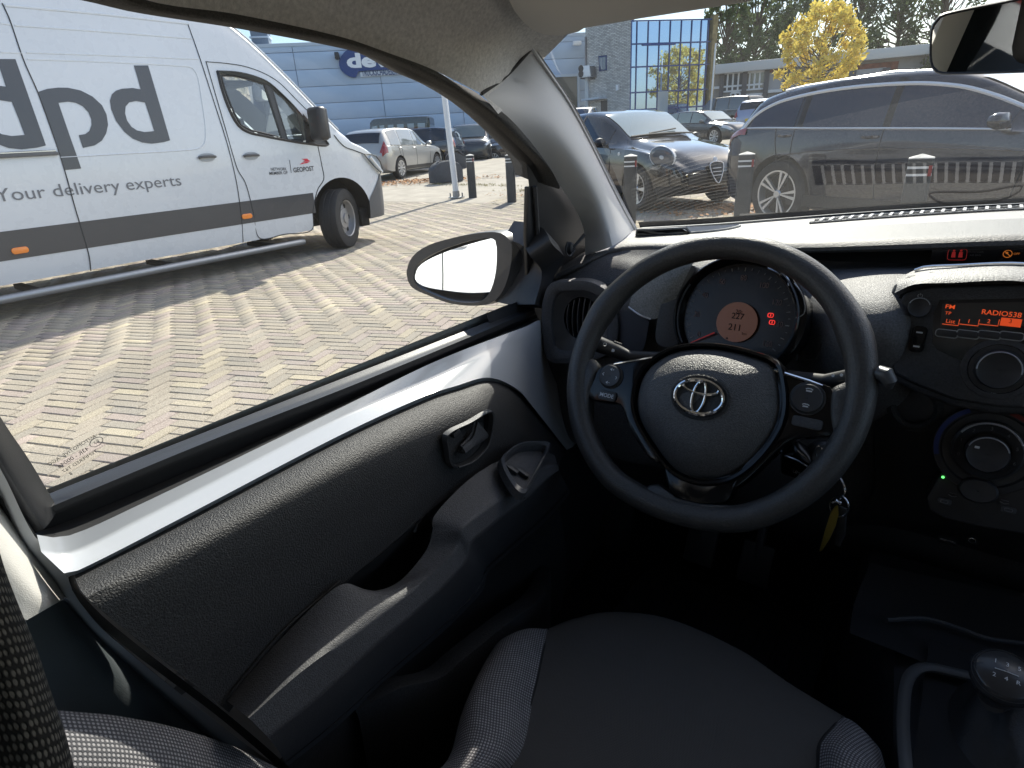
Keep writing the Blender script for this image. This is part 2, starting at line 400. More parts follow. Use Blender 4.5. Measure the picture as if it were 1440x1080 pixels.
# front armrest joint, window switch
MB().tube(cr([X(a, b, c) for a, b, c in ((697, 652, -.441), (712, 674, -.41), (728, 690, -.394), (738, 700, -.391))], 12), .0014, 5).build('armrest_joint', M_MATTE, car)
swf = frame(X(741, 660, -.40), X(765, 634, -.412)-X(741, 660, -.40), X(712, 645, -.424)-X(741, 660, -.40))
def SW(px, py): q = PLN(px, py, swf[0], swf[3])-swf[0]; return (q.dot(swf[1]), q.dot(swf[2]))
so = [SW(*p) for p in ((706, 651), (716, 637), (733, 627), (752, 625), (770, 627), (766, 642), (748, 676), (735, 694), (722, 684))]
so = smooth2(so, 40)
cxs = sum(p[0] for p in so)/40; cys = sum(p[1] for p in so)/40
sb = MB(); n = 40
rows = [[FP(swf, cxs+(p[0]-cxs)*k, cys+(p[1]-cys)*k, h) for p in so] for k, h in ((1.12, -.006), (1.08, .004), (.98, .006), (.9, .003), (.86, -.008), (.01, -.010))]
sw = sb.grid(rows, closed=True).build('window_switch_surround', M_SLATE, car)
for a, b in ((723, 656), (738, 661)):
    c = SW(a, b); MB().box((c[0], c[1], -.0055), (.0085, .017, .006), swf).build('window_switch', M_SATIN, sw, bev=.0012)
# lever to open the door
hf = frame(X(660, 622, -.462), X(690, 590, -.462)-X(660, 622, -.462), X(650, 600, -.462)-X(660, 622, -.462))
hu = frame(X(661, 618, -.445), V((0, 1, .25)), V((0, -.1, 1)))
def HP(px, py): q = PLN(px, py, hu[0], hu[3])-hu[0]; return (q.dot(hu[1]), q.dot(hu[2]))
ho = smooth2([HP(*p) for p in ((628, 612), (660, 594), (690, 579), (691, 598), (684, 624), (662, 648), (640, 656), (632, 650), (629, 632))], 40)
cxh = sum(p[0] for p in ho)/40; cyh = sum(p[1] for p in ho)/40
hs = 1 if hu[3].x > 0 else -1
hb = MB().grid([[FP(hu, cxh+(p[0]-cxh)*k, cyh+(p[1]-cyh)*k, h*hs) for p in ho] for k, h in ((1.06, -.004), (1.03, .003), (.97, .003), (.93, -.004))], closed=True).build('door_handle_bezel', M_SATIN, car)
MB().grid([[FP(hu, cxh+(p[0]-cxh)*k, cyh+(p[1]-cyh)*k, h*hs) for p in ho] for k, h in ((.935, -.003), (.9, -.010), (.01, -.011))], closed=True).build('handle_recess', M_MATTE, hb)
MB().tube(cr([FP(hu, *HP(a, b), .0045*hs) for a, b in ((641, 656), (662, 648), (682, 627), (689, 603))], 14), .0011, 6).build('bezel_edge', M_SLATE, hb)
hl = MB().patch([[FP(hu, *HP(a, b), c*hs) for a, b in ((648, 634), (664, 622), (682, 611))] for c in (-.004, .004)] + [[FP(hu, *HP(a, b), .002*hs) for a, b in ((646, 628), (661, 615), (668, 592))]], 14, 8).build('door_lever', M_SLATE, hb, thick=.003, fix=True)
MB().tube(cr([FP(hu, *HP(a, b), .003*hs) for a, b in ((648, 634), (665, 623), (681, 611))], 10), .0022, 7).build('lever_edge', M_STEEL, hb)
MB().tube(cr([FP(hu, *HP(a, b), .0*hs) for a, b in ((667, 592), (662, 612), (648, 628))], 10), .0018, 7).build('lever_rib', M_SLATE, hb)
MB().box((HP(640, 609)[0], HP(640, 609)[1], 0), (.012, .006, .008), hu).build('lock_slide', M_SATIN, hb, bev=.001)
# lower door and map pocket
low = MB().patch([XR([(a+10, b+16) for a, b in a3], -.455), [V((-.475, y, .56)) for y in (.06, .3, .5, .72)], [V((-.485, y, .42)) for y in (.06, .3, .5, .75)], [V((-.52, y, .27)) for y in (.06, .3, .5, .78)]], 40, 24).build('lower_door_panel', M_GRAIN, car)
pk = [(500, 1000), (565, 967), (620, 953), (650, 928), (720, 872), (750, 850), (768, 826), (772, 800)]
PKX = [-.47, -.44, -.42, -.41, -.405, -.41, -.43, -.465]
pkt = cr(XR(pk, PKX), 40)
MB().grid([[p+V((-.028, 0, -.004)) for p in pkt], [p+V((-.010, 0, .002)) for p in pkt], pkt, [p+V((.004, 0, -.01)) for p in pkt], [p+V((-.004, 0, -.16)) for p in pkt], [p+V((-.02, 0, -.30)) for p in pkt]]).build('door_pocket', M_GRAIN, car)

# window opening: seals and frame
WT = [(108, -1), (187, 17), (333, 40), (480, 68), (530, 83), (580, 110), (623, 129), (667, 157), (707, 193), (740, 230), (749, 255)]
WH = [(60, -62), (200, -1), (333, 20), (480, 52), (545, 74), (613, 100), (667, 133), (713, 163), (757, 213), (783, 253), (815, 300), (823, 330), (823, 359)]
up = cr([TP(-250, -60)] + [TP(*p) for p in WT], 70)
up2 = cr([TP(-250, -82, .008), TP(60, -40, .008)] + [TP(*p, .01) for p in ((187, 6), (333, 30), (480, 59), (540, 79), (597, 104), (643, 130), (688, 163), (730, 203), (764, 238), (776, 262))], 70)
up3 = cr([TP(-250, -110, .02)] + [TP(*p, .02) for p in WH[:10]], 70)
MB().grid([[p+V((-.03, 0, .01)) for p in up], up, [p.lerp(q, .35)+V((.004, 0, 0)) for p, q in zip(up, up2)], [p.lerp(q, .45) for p, q in zip(up, up2)]]).build('window_channel', M_RUBBER, car)
# fuzzy weatherstrip, rolled
wsr = []
for k in range(9):
    t = k/8; wsr.append([p.lerp(q, .45+.55*min(1, t*2)) if t < .5 else q.lerp(s, (t-.5)*2) for p, q, s in zip(up, up2, up3)])
wsr = [[p + V((.013*sin(pi*k/8), 0, -.004*sin(pi*k/8))) for p in r] for k, r in enumerate(wsr)]
_out = [(c-b).normalized() for b, c in zip(up2, up3)]
wsr.append([p+o*.006-DOOR_N*.018 for p, o in zip(wsr[-1], _out)]); wsr.append([p+o*.012-DOOR_N*.03 for p, o in zip(wsr[-1], _out)])
MB().grid(wsr).build('weatherstrip', M_FELT, car)
# front of the frame, sail panel
fr = MB()
fr.solid([TP(*p, .004) for p in ((743, 262), (753, 262), (759, 330), (766, 428), (744, 432), (741, 330))], V((-.008, 0, 0)))
fr.build('window_front_channel', M_SATIN, car, fix=True, bev=.002)
MB().tube([TP(752, 262, .008), TP(757, 340, .008), TP(760, 425, .008)], .0035, 6).build('channel_bead', M_SLATE, car)
MB().patch([[TP(740, 225, .0), TP(757, 214, .004), TP(785, 250, .008), TP(818, 300, .012), TP(830, 345, .016)], [TP(750, 330, .004), TP(770, 330, .008), TP(795, 345, .010), TP(818, 352, .012), TP(836, 368, .016)], [TP(752, 440, .004), TP(764, 440, .006), TP(780, 425, .010), TP(805, 400, .014), TP(838, 385, .016)]], 18, 18).build('mirror_sail_panel', M_SATIN, car)
# the knob that adjusts the door mirror
lk = MB().lathe([(.001, .006), (.008, .005), (.010, .0), (.010, -.004)], frame(TP(802, 349, .035), V((0, 1, 0)), V((0, 0, 1))), 14).build('mirror_adjuster', M_SATIN, car)
MB().tube([TP(807, 347, .05), TP(822, 330, .055)], [.0022, .003], 8).build('adjuster_stick', M_SATIN, lk)
MB().tube(cr([TP(798, 340, .042), TP(796, 355, .045), TP(802, 360, .046), TP(808, 352, .046)], 10), .0013, 6).build('adjuster_loop', M_SLATE, lk)
# pane, with the maker's etching seen from behind
gp = [TP(-320, 640, -.004), TP(60, 700, -.004), TP(750, 434, -.004), TP(752, 245, -.004), TP(708, 186, -.004), TP(620, 120, -.004), TP(480, 60, -.004), TP(187, 5, -.004), TP(-320, -90, -.004)]
pane = MB().add(gp, [tuple(range(len(gp)))]).build('side_window', M_SIDEGLASS, car, smooth=False)
M_ETCH = mat('etched_print', (.05, .05, .05), .6)
gf = frame(TP(108, 640, .0), TP(124, 630)-TP(92, 650), TP(104, 628)-TP(108, 640))
gsz = (TP(124, 630)-TP(92, 650)).length
for s, dx, dy, k in (('AUTOMOTIVE  AGC', .0, .007, .0048), ('43R - 00046', -.003, .0, .0056), ('TEMPERED T67', -.001, -.0068, .0048), ('8', -.012, -.0125, .0048)):
    text('window_etching', s, (FP(gf, dx, dy), gf[1], gf[2], gf[3]), k, M_ETCH, pane, mirror=True, sx=.9)
ef = (FP(gf, .017, .001), gf[1], gf[2], gf[3])
MB().tube([FP(ef, .0052*cos(a), .0042*sin(a), .0003) for a in [k*pi/10 for k in range(20)]], .0003, 4, closed=True).build('etched_ring', M_ETCH, pane)
text('window_etching', 'E3', ef, .0045, M_ETCH, pane, mirror=True)
# rear bar of the window and pillar behind
bar = MB().patch([XR([(-40, 520), (8, 598), (40, 645), (68, 692), (82, 716)], -.560), XR([(-60, 540), (-12, 622), (22, 680), (50, 724), (64, 742)], -.545), XR([(-80, 570), (-24, 636), (10, 690), (36, 736), (46, 752)], -.550)], 20, 12).build('window_rear_bar', M_SATIN, car, thick=-.008, fix=True)
bp = MB().patch([XR([(-60, 610), (-4, 698), (40, 758), (76, 806), (96, 838)], -.552), XR([(-100, 640), (-40, 722), (0, 775), (40, 822), (76, 850)], -.50), XR([(-160, 690), (-90, 770), (-50, 815), (0, 856), (38, 872)], -.49)], 24, 16).build('pillar_trim', M_CREAM, car)
bl = MB().patch([XR([(90, 842), (150, 898), (250, 990), (320, 1062), (380, 1130)], -.552), XR([(78, 849), (130, 915), (215, 1000), (285, 1075), (340, 1140)], -.512), XR([(36, 872), (60, 940), (80, 1010), (120, 1100), (150, 1160)], -.50)], 24, 14).build('lower_pillar_trim', mat('slate_lower_trim', (.055, .066, .072), .5, bump=(1100, .0003)), car)
MB().tube(cr(XR([(-60, 606), (-2, 694), (42, 756), (78, 808), (98, 842), (146, 896), (250, 984), (322, 1056), (390, 1120)], -.546), 40), .0045, 7).build('door_seal', M_RUBBER, car)

# ---- headliner, A pillar, visor
seam = [(677, 132), (693, 124), (713, 106), (748, 68)]
hl0 = up3[:0] + cr([TP(-250, -110, .02), TP(60, -62, .02), TP(200, -1, .02), TP(333, 20, .02), TP(480, 52, .02), TP(545, 74, .02), TP(613, 100, .02), TP(677, 132, .022)], 50)
HLE = [V((-.445, .645, 1.215)), PLN(713, 106, (0, .67, 1.22), V((0, 1, 0))), PLN(748, 68, (0, .69, 1.25), V((0, 1, 0)))]
q1 = PLN(713, 106, (0, .665, 0), V((0, 1, 0))); q2 = PLN(748, 68, (0, .695, 0), V((0, 1, 0)))
hl1 = [V((-.43, -.3, 1.32)), V((-.43, .0, 1.325)), V((-.43, .3, 1.315)), V((-.43, .5, 1.285)), q1]
hl2 = [V((-.36, -.3, 1.375)), V((-.36, .0, 1.38)), V((-.36, .3, 1.37)), V((-.37, .55, 1.325)), q2]
hl3 = [V((-.15, -.3, 1.40)), V((-.15, .0, 1.405)), V((-.15, .3, 1.395)), V((-.2, .56, 1.345)), V((-.3, .66, 1.30))]
hl4 = [V((XC, -.3, 1.41)), V((XC, .0, 1.415)), V((XC, .3, 1.405)), V((XC, .52, 1.37)), V((XC, .62, 1.335))]
_bk = lambda p, a: p+(p-EYE).normalized()*.012+V(a)
hl0 = hl0+[_bk(hl0[-1], (.006, .022, -.022))]; hl1 = hl1+[_bk(q1, (.004, .024, -.018))]; hl2 = hl2+[_bk(q2, (.002, .02, -.012))]
SEAM = [hl0[-2], q1, q2]
rows = [hl0, hl1, hl2, hl3, hl4]
rows += [[mx_(p) for p in r] for r in rows[-2::-1]]
MB().patch(rows, 40, 50).build('headliner', M_LINER, car)
# A pillar trim between seal edge and windscreen edge
SEL = [TP(677, 133, .022), TP(713, 164, .02), TP(757, 214, .02), TP(783, 254, .02), TP(812, 300, .022), TP(822, 328, .03), TP(823, 360, .04)]
def PY(px, py, y): return AX(px, py, 1, y)
WSL = [PY(748, 67, .695), PY(773, 104, .745), PY(800, 144, .80), PY(830, 200, .875), PY(863, 267, .965), PY(880, 300, 1.0), PY(893, 323, 1.02)]
MID = [PY(713, 106, .663), PY(742, 138, .70), PY(778, 180, .75), PY(808, 226, .81), PY(838, 282, .885), PY(850, 318, .90), PY(858, 343, .90)]
MID = [q1]+[p+V((.012, -.01, 0))*min(1, .4+.3*k) for k, p in enumerate(MID[1:])]; SEL[0] = SEAM[0]; WSL[0] = q2
pil = MB().patch([SEL, MID, WSL, [p+V((.002, .012, -.004)) for p in WSL]], 40, 24).build('windscreen_pillar_trim', M_PILLAR, car)
MB().tube(cr([p+V((.001, -.002, 0)) for p in WSL], 30), .0022, 6).build('pillar_edge', M_PILLAR, car)
af = frame(PY(733, 113, .68)+V((.006, -.014, 0)), V((.80, .55, -.05)), V((-.25, .25, .9)))
_pm = [o for o in car.children if o.name.startswith('windscreen_pillar_trim')][0].data
_pb = BVHTree.FromPolygons([v.co.copy() for v in _pm.vertices], [tuple(p.vertices) for p in _pm.polygons])
_h = _pb.ray_cast(EYE, ray(733, 113).normalized()); _n = _h[1] if _h[1].dot(EYE-_h[0]) > 0 else -_h[1]
af = frame(_h[0]+_n*.0008, V((.80, .55, -.05))-_n*_n.dot(V((.80, .55, -.05))), V((-.25, .25, .9)))
abd = text('airbag_lettering', 'AIRBAG', af, .0062, mat('pale_print', (.50, .49, .47), .5), car)
MB().tube(cr(SEAM, 24), .0022, 6).build('trim_joint', M_FELT, car)
# visor
VP = V((0, .655, 1.25)); VN = V((0, .25, 1))
vo = [(640, -150), (690, -40), (712, 0), (722, 20), (733, 33), (750, 46), (768, 52), (790, 53), (803, 50), (816, 47), (824, 42), (900, 29), (1000, 14), (1050, 6), (1061, 3), (1062, -4), (1050, -40), (1020, -120)]
vpts = [PLN(a, b, VP, VN) for a, b in vo]
MB().solid(vpts, V((0, .004, .02))).build('sun_visor', M_VISOR, car, fix=True, bev=.006, seg=3)
MB().tube([PLN(792, 50, VP, VN)+V((0, .01, .012)), PLN(806, 44, VP, VN)+V((0, .03, .02))], .006, 8).build('visor_hinge', M_VISOR, car)

# ---- windscreen
WB = [Y(893, 323, 1.02), Y(1000, 317, 1.13), Y(1100, 309, 1.19), Y(1250, 298, 1.235), Y(1440, 288, 1.26), V((XC, 1.263, 1.009))]
WB = WB + [mx_(p) for p in WB[-2::-1]]
HT = [PY(748, 67, .695)+V((0, .004, .004)), V((-.36, .64, 1.285)), V((-.20, .61, 1.315)), V((0, .595, 1.335)), V((XC, .59, 1.338))]
HT = HT + [mx_(p) for p in HT[-2::-1]]
WBs, HTs = cr(WB, 31), cr(HT, 31)
WM = [a.lerp(b, .5)+V((0, .014, .024)) for a, b in zip(WBs, HTs)]
WS1 = [p+V((0, .012, -.003)) for p in WBs]
screen = MB().patch([WS1, WM, [p+V((0, .008, .008)) for p in HTs]], 60, 30).build('windscreen', M_SCREENGLASS, car)
# black frit along the foot of the glass, scuttle and wiper outside it
MB().grid([[p+V((0, .02, .001)) for p in WBs], [p+V((0, .012, .012)) for p in WBs]]).build('windscreen_border', M_MATTE, car)
scut = MB().patch([[p+V((0, .02, .0)) for p in WBs], [p+V((0, .10, -.006)) for p in WBs], [p+V((0, .2, -.05)) for p in WBs]], 40, 10).build('scuttle', M_SATIN, car)
wa = MB().tube(cr([Y(1040, 305, 1.24), Y(1150, 301, 1.27), Y(1300, 291, 1.30), Y(1440, 284, 1.31), Y(1560, 278, 1.30)], 24), .006, 6).build('wiper_blade', M_MATTE, car)
MB().tube(cr([Y(1170, 297, 1.28), Y(1300, 288, 1.315), Y(1440, 281, 1.325), Y(1540, 276, 1.32)], 18), .005, 6).build('wiper_arm', M_SATIN, wa)

# ---- dashboard
BR = [V((-.55, .84, .93)), Y(825, 366, .86), Y(862, 349, .885), Y(960, 345, .885), Y(1060, 344, .905), Y(1130, 345, .91), Y(1300, 340, .91), Y(1440, 335.5, .91), V((XC, .91, 1.012))]
BR = BR + [mx_(p) for p in BR[-2::-1]]
BRs = cr(BR, 60); WBd = cr([V((-.57, .95, .95))]+WB+[mx_(V((-.57, .95, .95)))], 60)
M_PAD = mat('grained_dash_pad', (.085, .083, .081), .48, spec=.5, bump=(650, .0010), var=(420, .5))  # darker copy of the dash plastic; its tone ends the veil mirrored in the windscreen
_dw = [p+V((0, .012, -.002)) for p in WBd]; _d33 = [a.lerp(b, .30)+V((0, 0, .001)) for a, b in zip(WBd, BRs)]; _d55 = [a.lerp(b, .52)+V((0, 0, .002)) for a, b in zip(WBd, BRs)]
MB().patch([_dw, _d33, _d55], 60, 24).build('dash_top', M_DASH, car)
MB().patch([_d55, [a.lerp(b, .75)+V((0, 0, .003)) for a, b in zip(WBd, BRs)], [p+V((0, .012, .0035)) for p in BRs], BRs, [p+V((0, -.004, -.006)) for p in BRs], [p+V((0, .002, -.011)) for p in BRs]], 60, 30).build('dash_pad', M_PAD, car)
_dt = [o for o in car.children if o.name.startswith('dash_top')][0].data
_bvh = BVHTree.FromPolygons([v.co.copy() for v in _dt.vertices], [tuple(p.vertices) for p in _dt.polygons])
def DT(x, y, up=.0):
    hit = _bvh.ray_cast(V((x, y, 1.2)), V((0, 0, -1))); z = hit[0].z if hit[0] else .99
    return V((x, y, z+up))
def dt_poly(pts, up, name, m, par=car, n=30):
    q = smooth2(pts, n); cx, cy = sum(p[0] for p in q)/n, sum(p[1] for p in q)/n
    return MB().grid([[DT(cx+(p[0]-cx)*k, cy+(p[1]-cy)*k, up) for p in q] for k in (1, .8, .6, .4, .2, .01)], closed=True).build(name, m, par)
# speaker grille and demister slot let into the dash under the glass (the windscreen mirrors them)
gpts = [(-.470, .985), (-.455, .955), (-.40, .985), (-.352, 1.025), (-.333, 1.07), (-.338, 1.115), (-.38, 1.105), (-.43, 1.062), (-.466, 1.02)]
M_BAR = mat('sunlit_slot_bar', (.44, .43, .42), .5); M_GRILLE = mat('speaker_grille', (.03, .03, .03), .5); sg = dt_poly(gpts, .0012, 'speaker_grille', M_GRILLE)  # bar colour is pale to paint in the sun striking the ribs
gq = smooth2(gpts, 60)
MB().tube([DT(p[0], p[1], .0015) for p in gq], .0022, 5, closed=True).build('grille_rim', M_DASH, sg)
for k in range(34):                                        # fine ribs of the grille
    c = -.02+.0062*k; seg = []
    for a, b in zip(gq, gq[1:]+gq[:1]):
        ca_, cb_ = (a[1]-.95)-.55*(a[0]+.47), (b[1]-.95)-.55*(b[0]+.47)
        if (ca_-c)*(cb_-c) < 0: t = (c-ca_)/(cb_-ca_); seg.append((a[0]+(b[0]-a[0])*t, a[1]+(b[1]-a[1])*t))
    if len(seg) == 2: MB().tube([DT(seg[0][0]*(1-t)+seg[1][0]*t, seg[0][1]*(1-t)+seg[1][1]*t, .0016) for t in (0, .33, .67, 1)], .0017, 4).build('grille_rib', M_BAR, sg)
dsx = [-.222, -.15, -.07, 0, .05, XC, .26, .38, .53]; dsy = [1.132, 1.158, 1.179, 1.195, 1.204, 1.212, 1.204, 1.179, 1.132]
def dy_(x): return cr1(dsx, dsy, x)
xs_d = [-.222+.75*k/60 for k in range(61)]
slot = MB().grid([[DT(x, dy_(x)+h, .0014) for x in xs_d] for h in (-.019, 0, .019)]).build('demister_slot', M_MATTE, car)
for h in (-.0195, .0195): MB().tube([DT(x, dy_(x)+h, .002) for x in xs_d], .0022, 5).build('slot_rim', M_DASH, slot)
for k in range(54):
    x = -.208+.0136*k; MB().box((0, 0, 0), (.0042, .036, .003), frame(DT(x, dy_(x), .0035), V((1, 0, 0)), V((0, 1, 0)))).build('slot_bar', mat('sunlit_slot_bar', (.55, .54, .52), .5), slot)
tq = smooth2([(-.066, 1.222), (0, 1.234), (.05, 1.232), (.044, 1.246), (.02, 1.256), (-.03, 1.252), (-.052, 1.244)], 30)
MB().tube([DT(p[0], p[1], .001) for p in tq], .0011, 5, closed=True).build('cover_joint', M_MATTE, car)

# left bank with vent, cowl over the instruments
f0 = [(770, 392, .845), (825, 368, .858), (862, 351, .88), (960, 348, .87), (1060, 352, .93), (1130, 360, .965), (1200, 362, .97), (1262, 364, .97), (1330, 365, .97), (1480, 365, .97)]
f1 = [(768, 420, .815), (850, 396, .835), (920, 392, .82), (1000, 395, .835), (1090, 372, .90), (1140, 373, .935), (1200, 373, .94), (1262, 373, .94), (1330, 373, .94), (1480, 373, .94)]
f2 = [(766, 470, .80), (850, 440, .805), (905, 440, .80), (1000, 460, .82), (1110, 415, .86), (1155, 398, .87), (1205, 392, .865), (1262, 390, .86), (1330, 390, .87), (1480, 390, .87)]
f2b = [(766, 495, .80), (850, 470, .805), (908, 472, .818), (1000, 490, .83), (1115, 455, .83), (1160, 440, .805), (1208, 434, .79), (1262, 434, .79), (1330, 436, .83), (1480, 436, .83)]
f3 = [(766, 520, .80), (850, 500, .80), (915, 505, .81), (1000, 520, .82), (1120, 500, .82), (1165, 490, .79), (1210, 482, .77), (1262, 482, .775), (1330, 482, .85), (1480, 482, .85)]
f4 = [(772, 600, .82), (860, 640, .83), (930, 650, .83), (1010, 650, .83), (1100, 640, .83), (1150, 620, .83), (1200, 600, .835), (1262, 600, .84), (1330, 600, .87), (1480, 600, .87)]
def YR(r): return [Y(a, b, c) for a, b, c in r]
low_y = [V((x, .93, .56)) for x in (-.55, -.48, -.4, -.33, -.25, -.18, -.12, -.04, .05, .15)]
deep = [V((x, 1.10, .38)) for x in (-.56, -.48, -.4, -.33, -.25, -.18, -.12, -.02, .07, .16)]
MB().patch([[p+V((0, .004, -.004)) for p in YR(f0)], YR(f1), YR(f2), YR(f2b), YR(f3), YR(f4), low_y, deep], 70, 64, idx=True).build('dash_front', mat('dash_bank_plastic', (.10, .10, .106), .52, bump=(700, .001), var=(420, .5)), car)
MB().patch([[mx_(p) for p in r] for r in ([p+V((0, .004, -.004)) for p in YR(f0)], YR(f1), YR(f2), YR(f3), YR(f4), low_y, deep)], 20, 20).build('dash_passenger_front', M_SLATE, car)
MB().patch([[V((-.575, y, .90)) for y in (.68, .9, 1.2)], [V((-.55, y, .75)) for y in (.70, .9, 1.2)], [V((-.54, y, .5)) for y in (.70, .9, 1.2)], [V((-.56, y, .24)) for y in (.70, .9, 1.2)]], 14, 12).build('kick_panel', M_SATIN, car)
MB().patch([YR([(852, 399, .815), (880, 396, .812), (905, 394, .812)]), YR([(852, 440, .802), (880, 438, .80), (902, 438, .80)]), YR([(850, 512, .80), (875, 514, .80), (897, 517, .80)])], 10, 12).build('dash_infill', M_SLATE, car)  # filler added to block a sun streak reaching the seat
# a grained knee of the cowl with a bright lower lip and a ribbed inlay
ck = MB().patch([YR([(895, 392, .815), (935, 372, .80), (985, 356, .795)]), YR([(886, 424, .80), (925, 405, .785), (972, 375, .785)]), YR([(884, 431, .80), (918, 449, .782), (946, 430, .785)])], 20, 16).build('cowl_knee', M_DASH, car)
MB().tube(cr(YR([(884, 432, .798), (900, 443, .789), (916, 449, .781)]), 10), .0016, 6).build('cowl_lip', M_STEEL, car)
rb = MB().patch([YR([(872, 436, .80), (890, 440, .797), (913, 452, .79)]), YR([(872, 466, .797), (888, 476, .793), (905, 490, .79)]), YR([(868, 490, .795), (880, 500, .792), (890, 510, .79)])], 12, 10).build('ribbed_inlay', mat('ribbed_plastic', (.04, .04, .05), .5, bump=(1600, .0008)), car)
# recess with the warning display above the radio
bq = [Y(a, b, c) for a, b, c in ((1092, 346, .912), (1130, 347, .91), (1300, 342.5, .91), (1440, 338, .91))] + [V((XC, .91, 1.008))]
br2 = [Y(a, b, c) for a, b, c in ((1096, 350, .95), (1140, 350, .96), (1300, 345, .96), (1440, 341, .96))] + [V((XC, .96, 1.007))]
br3 = [Y(a, b, c) for a, b, c in ((1100, 358, .95), (1150, 366, .955), (1300, 371, .955), (1440, 370, .955))] + [V((XC, .955, .973))]
for r in (bq, br2, br3): r += [mx_(p) for p in r[-2::-1]]
MB().patch([bq, br2, br3], 60, 8, lin=True).build('display_recess', M_MATTE, car)
wd = Y(1312, 347, .952), Y(1440, 342.5, .952), Y(1440, 369, .952), Y(1308, 370, .952)
wdo = MB().solid([wd[0], wd[1], wd[1]+V((.11, 0, .002)), wd[2]+V((.11, 0, .002)), wd[2], wd[3]], V((0, -.004, 0))).build('warning_display', M_SCREEN, car, fix=True)
M_DIMRED = mat('dim_red_lamp', (.2, .01, .01), .4, emit=(1, .06, .06), estr=.07)
M_DIMAMB = mat('dim_amber_lamp', (.2, .06, .01), .4, emit=(1, .30, .05), estr=.13)
def ficon(px, py, y): return frame(Y(px, py, y), V((1, 0, .06)), V((0, .12, 1)))
for px in (1341, 1351):                                # two seat-belt reminders
    f = ficon(px, 357.5, .9465); b = MB().prism(circ(.0013, 10, 0, .0045), f, .0004)
    b.prism([(-.0022, -.004), (.0022, -.004), (.0017, .0028), (-.0017, .0028)], f, .0004); b.build('belt_lamp', M_DIMRED, wdo, smooth=False)
f = ficon(1346, 358, .9466)
MB().tube([FP(f, *p) for p in rrect(.0195, .0135, .003)], .0003, 4, closed=True).build('belt_lamp_outline', M_DIMRED, wdo)
f = ficon(1372, 356, .9465); text('lamp_lettering', 'PASSENGER', (FP(f, 0, .0016), f[1], f[2], f[3]), .0030, M_DIMPRINT, wdo); text('lamp_lettering', 'AIR BAG', (FP(f, 0, -.0026), f[1], f[2], f[3]), .0030, M_DIMPRINT, wdo)
f = ficon(1417, 357, .9465); MB().tube([FP(f, *p) for p in circ(.0043, 16)], .0005, 4, closed=True).tube([FP(f, -.003, .003), FP(f, .003, -.003)], .0005, 4).prism(circ(.0014, 10, -.0008, .0012), f, .0003).build('airbag_lamp', M_DIMAMB, wdo)
text('lamp_lettering', 'OFF', (FP(f, .0085, 0), f[1], f[2], f[3]), .0034, M_DIMAMB, wdo)

# left air vent
vf = frame(Y(815, 448, .785), V((1, .28, 0)), V((0, .16, 1)))
def VPp(px, py): q = PLN(px, py, vf[0], vf[3])-vf[0]; return (q.dot(vf[1]), q.dot(vf[2]))
out = smooth2([VPp(*p) for p in ((765, 430), (776, 400), (802, 395), (832, 396), (856, 410), (869, 440), (868, 480), (850, 500), (815, 508), (775, 506), (767, 480))], 48)
cvx, cvy = VPp(817, 448)
ns = 1 if vf[3].y < 0 else -1
vb = MB().grid([[FP(vf, p[0]*k+cvx*(1-k), p[1]*k+cvy*(1-k), h*ns) for p in out] for k, h in ((1.04, -.02), (1.03, .004), (1.0, .009), (.9, .010), (.76, .007), (.72, .003))], closed=True).build('air_vent', M_SLATE, car)
inn = [(cvx+(p[0]-cvx)*.72, cvy+(p[1]-cvy)*.72) for p in out]
ci = circ(.0285, 48, cvx, cvy, .033); 
i0 = max(range(48), key=lambda i: inn[i][0]); ang0 = atan2(inn[i0][1]-cvy, inn[i0][0]-cvx)
ao = [atan2(p[1]-cvy, p[0]-cvx) for p in inn]
MB().grid([[FP(vf, p[0], p[1], .003*ns) for p in inn], [FP(vf, cvx+.029*cos(a), cvy+.034*sin(a), -.003*ns) for a in ao], [FP(vf, cvx+.027*cos(a), cvy+.032*sin(a), -.02*ns) for a in ao], [FP(vf, cvx+.001*cos(a), cvy+.001*sin(a), -.035*ns) for a in ao]], closed=True).build('vent_throat', M_SATIN, vb)
for k in range(6):
    xx = -.022+k*.0088; hh = .032*sqrt(max(.05, 1-(xx/.03)**2))
    MB().patch([[FP(vf, cvx+xx-.003*(1-(t*t)), cvy+hh*t, -.004*ns) for t in (-1, -.5, 0, .5, 1)], [FP(vf, cvx+xx+.003-.003*(1-t*t), cvy+hh*t, -.018*ns) for t in (-1, -.5, 0, .5, 1)]], 12, 3).build('vent_louver', M_SATIN, vb, thick=.0012, fix=True)
# ---- steering wheel
WT_ = radians(30)
wf = (V((-.232, .673, .862)), V((1, 0, 0)), V((0, sin(WT_), cos(WT_))), V((0, -cos(WT_), sin(WT_))))
def WP(px, py, h=0):
    q = PLN(px, py, wf[0]+wf[3]*h, wf[3])-wf[0]; return (q.dot(wf[1]), q.dot(wf[2]))
def WZ(zx, zy, h=0): return WP(780+zx/2.4, 320+zy/2.4, h)
def wfh(h): return (wf[0]+wf[3]*h, wf[1], wf[2], wf[3])
M_RIMG = mat('grained_wheel_skin', (.046, .045, .044), .42, spec=.6, bump=(620, .0007), var=(420, .4))
rimp, rimr = [], []
for k in range(96):
    a = 2*pi*k/96; R = .1692 - (.006 if abs(a-1.5*pi) < .5 else 0)*cos((a-1.5*pi)*pi)
    rimp.append(FP(wf, R*cos(a), R*sin(a), 0))
    th = math.exp(-((a-radians(28))/.16)**2)+math.exp(-((a-radians(155))/.16)**2)
    rimr.append(.0155+.0022*th)
wheel = MB().tube(rimp, rimr, 16, closed=True).build('steering_wheel', M_RIMG, car, ang=70)
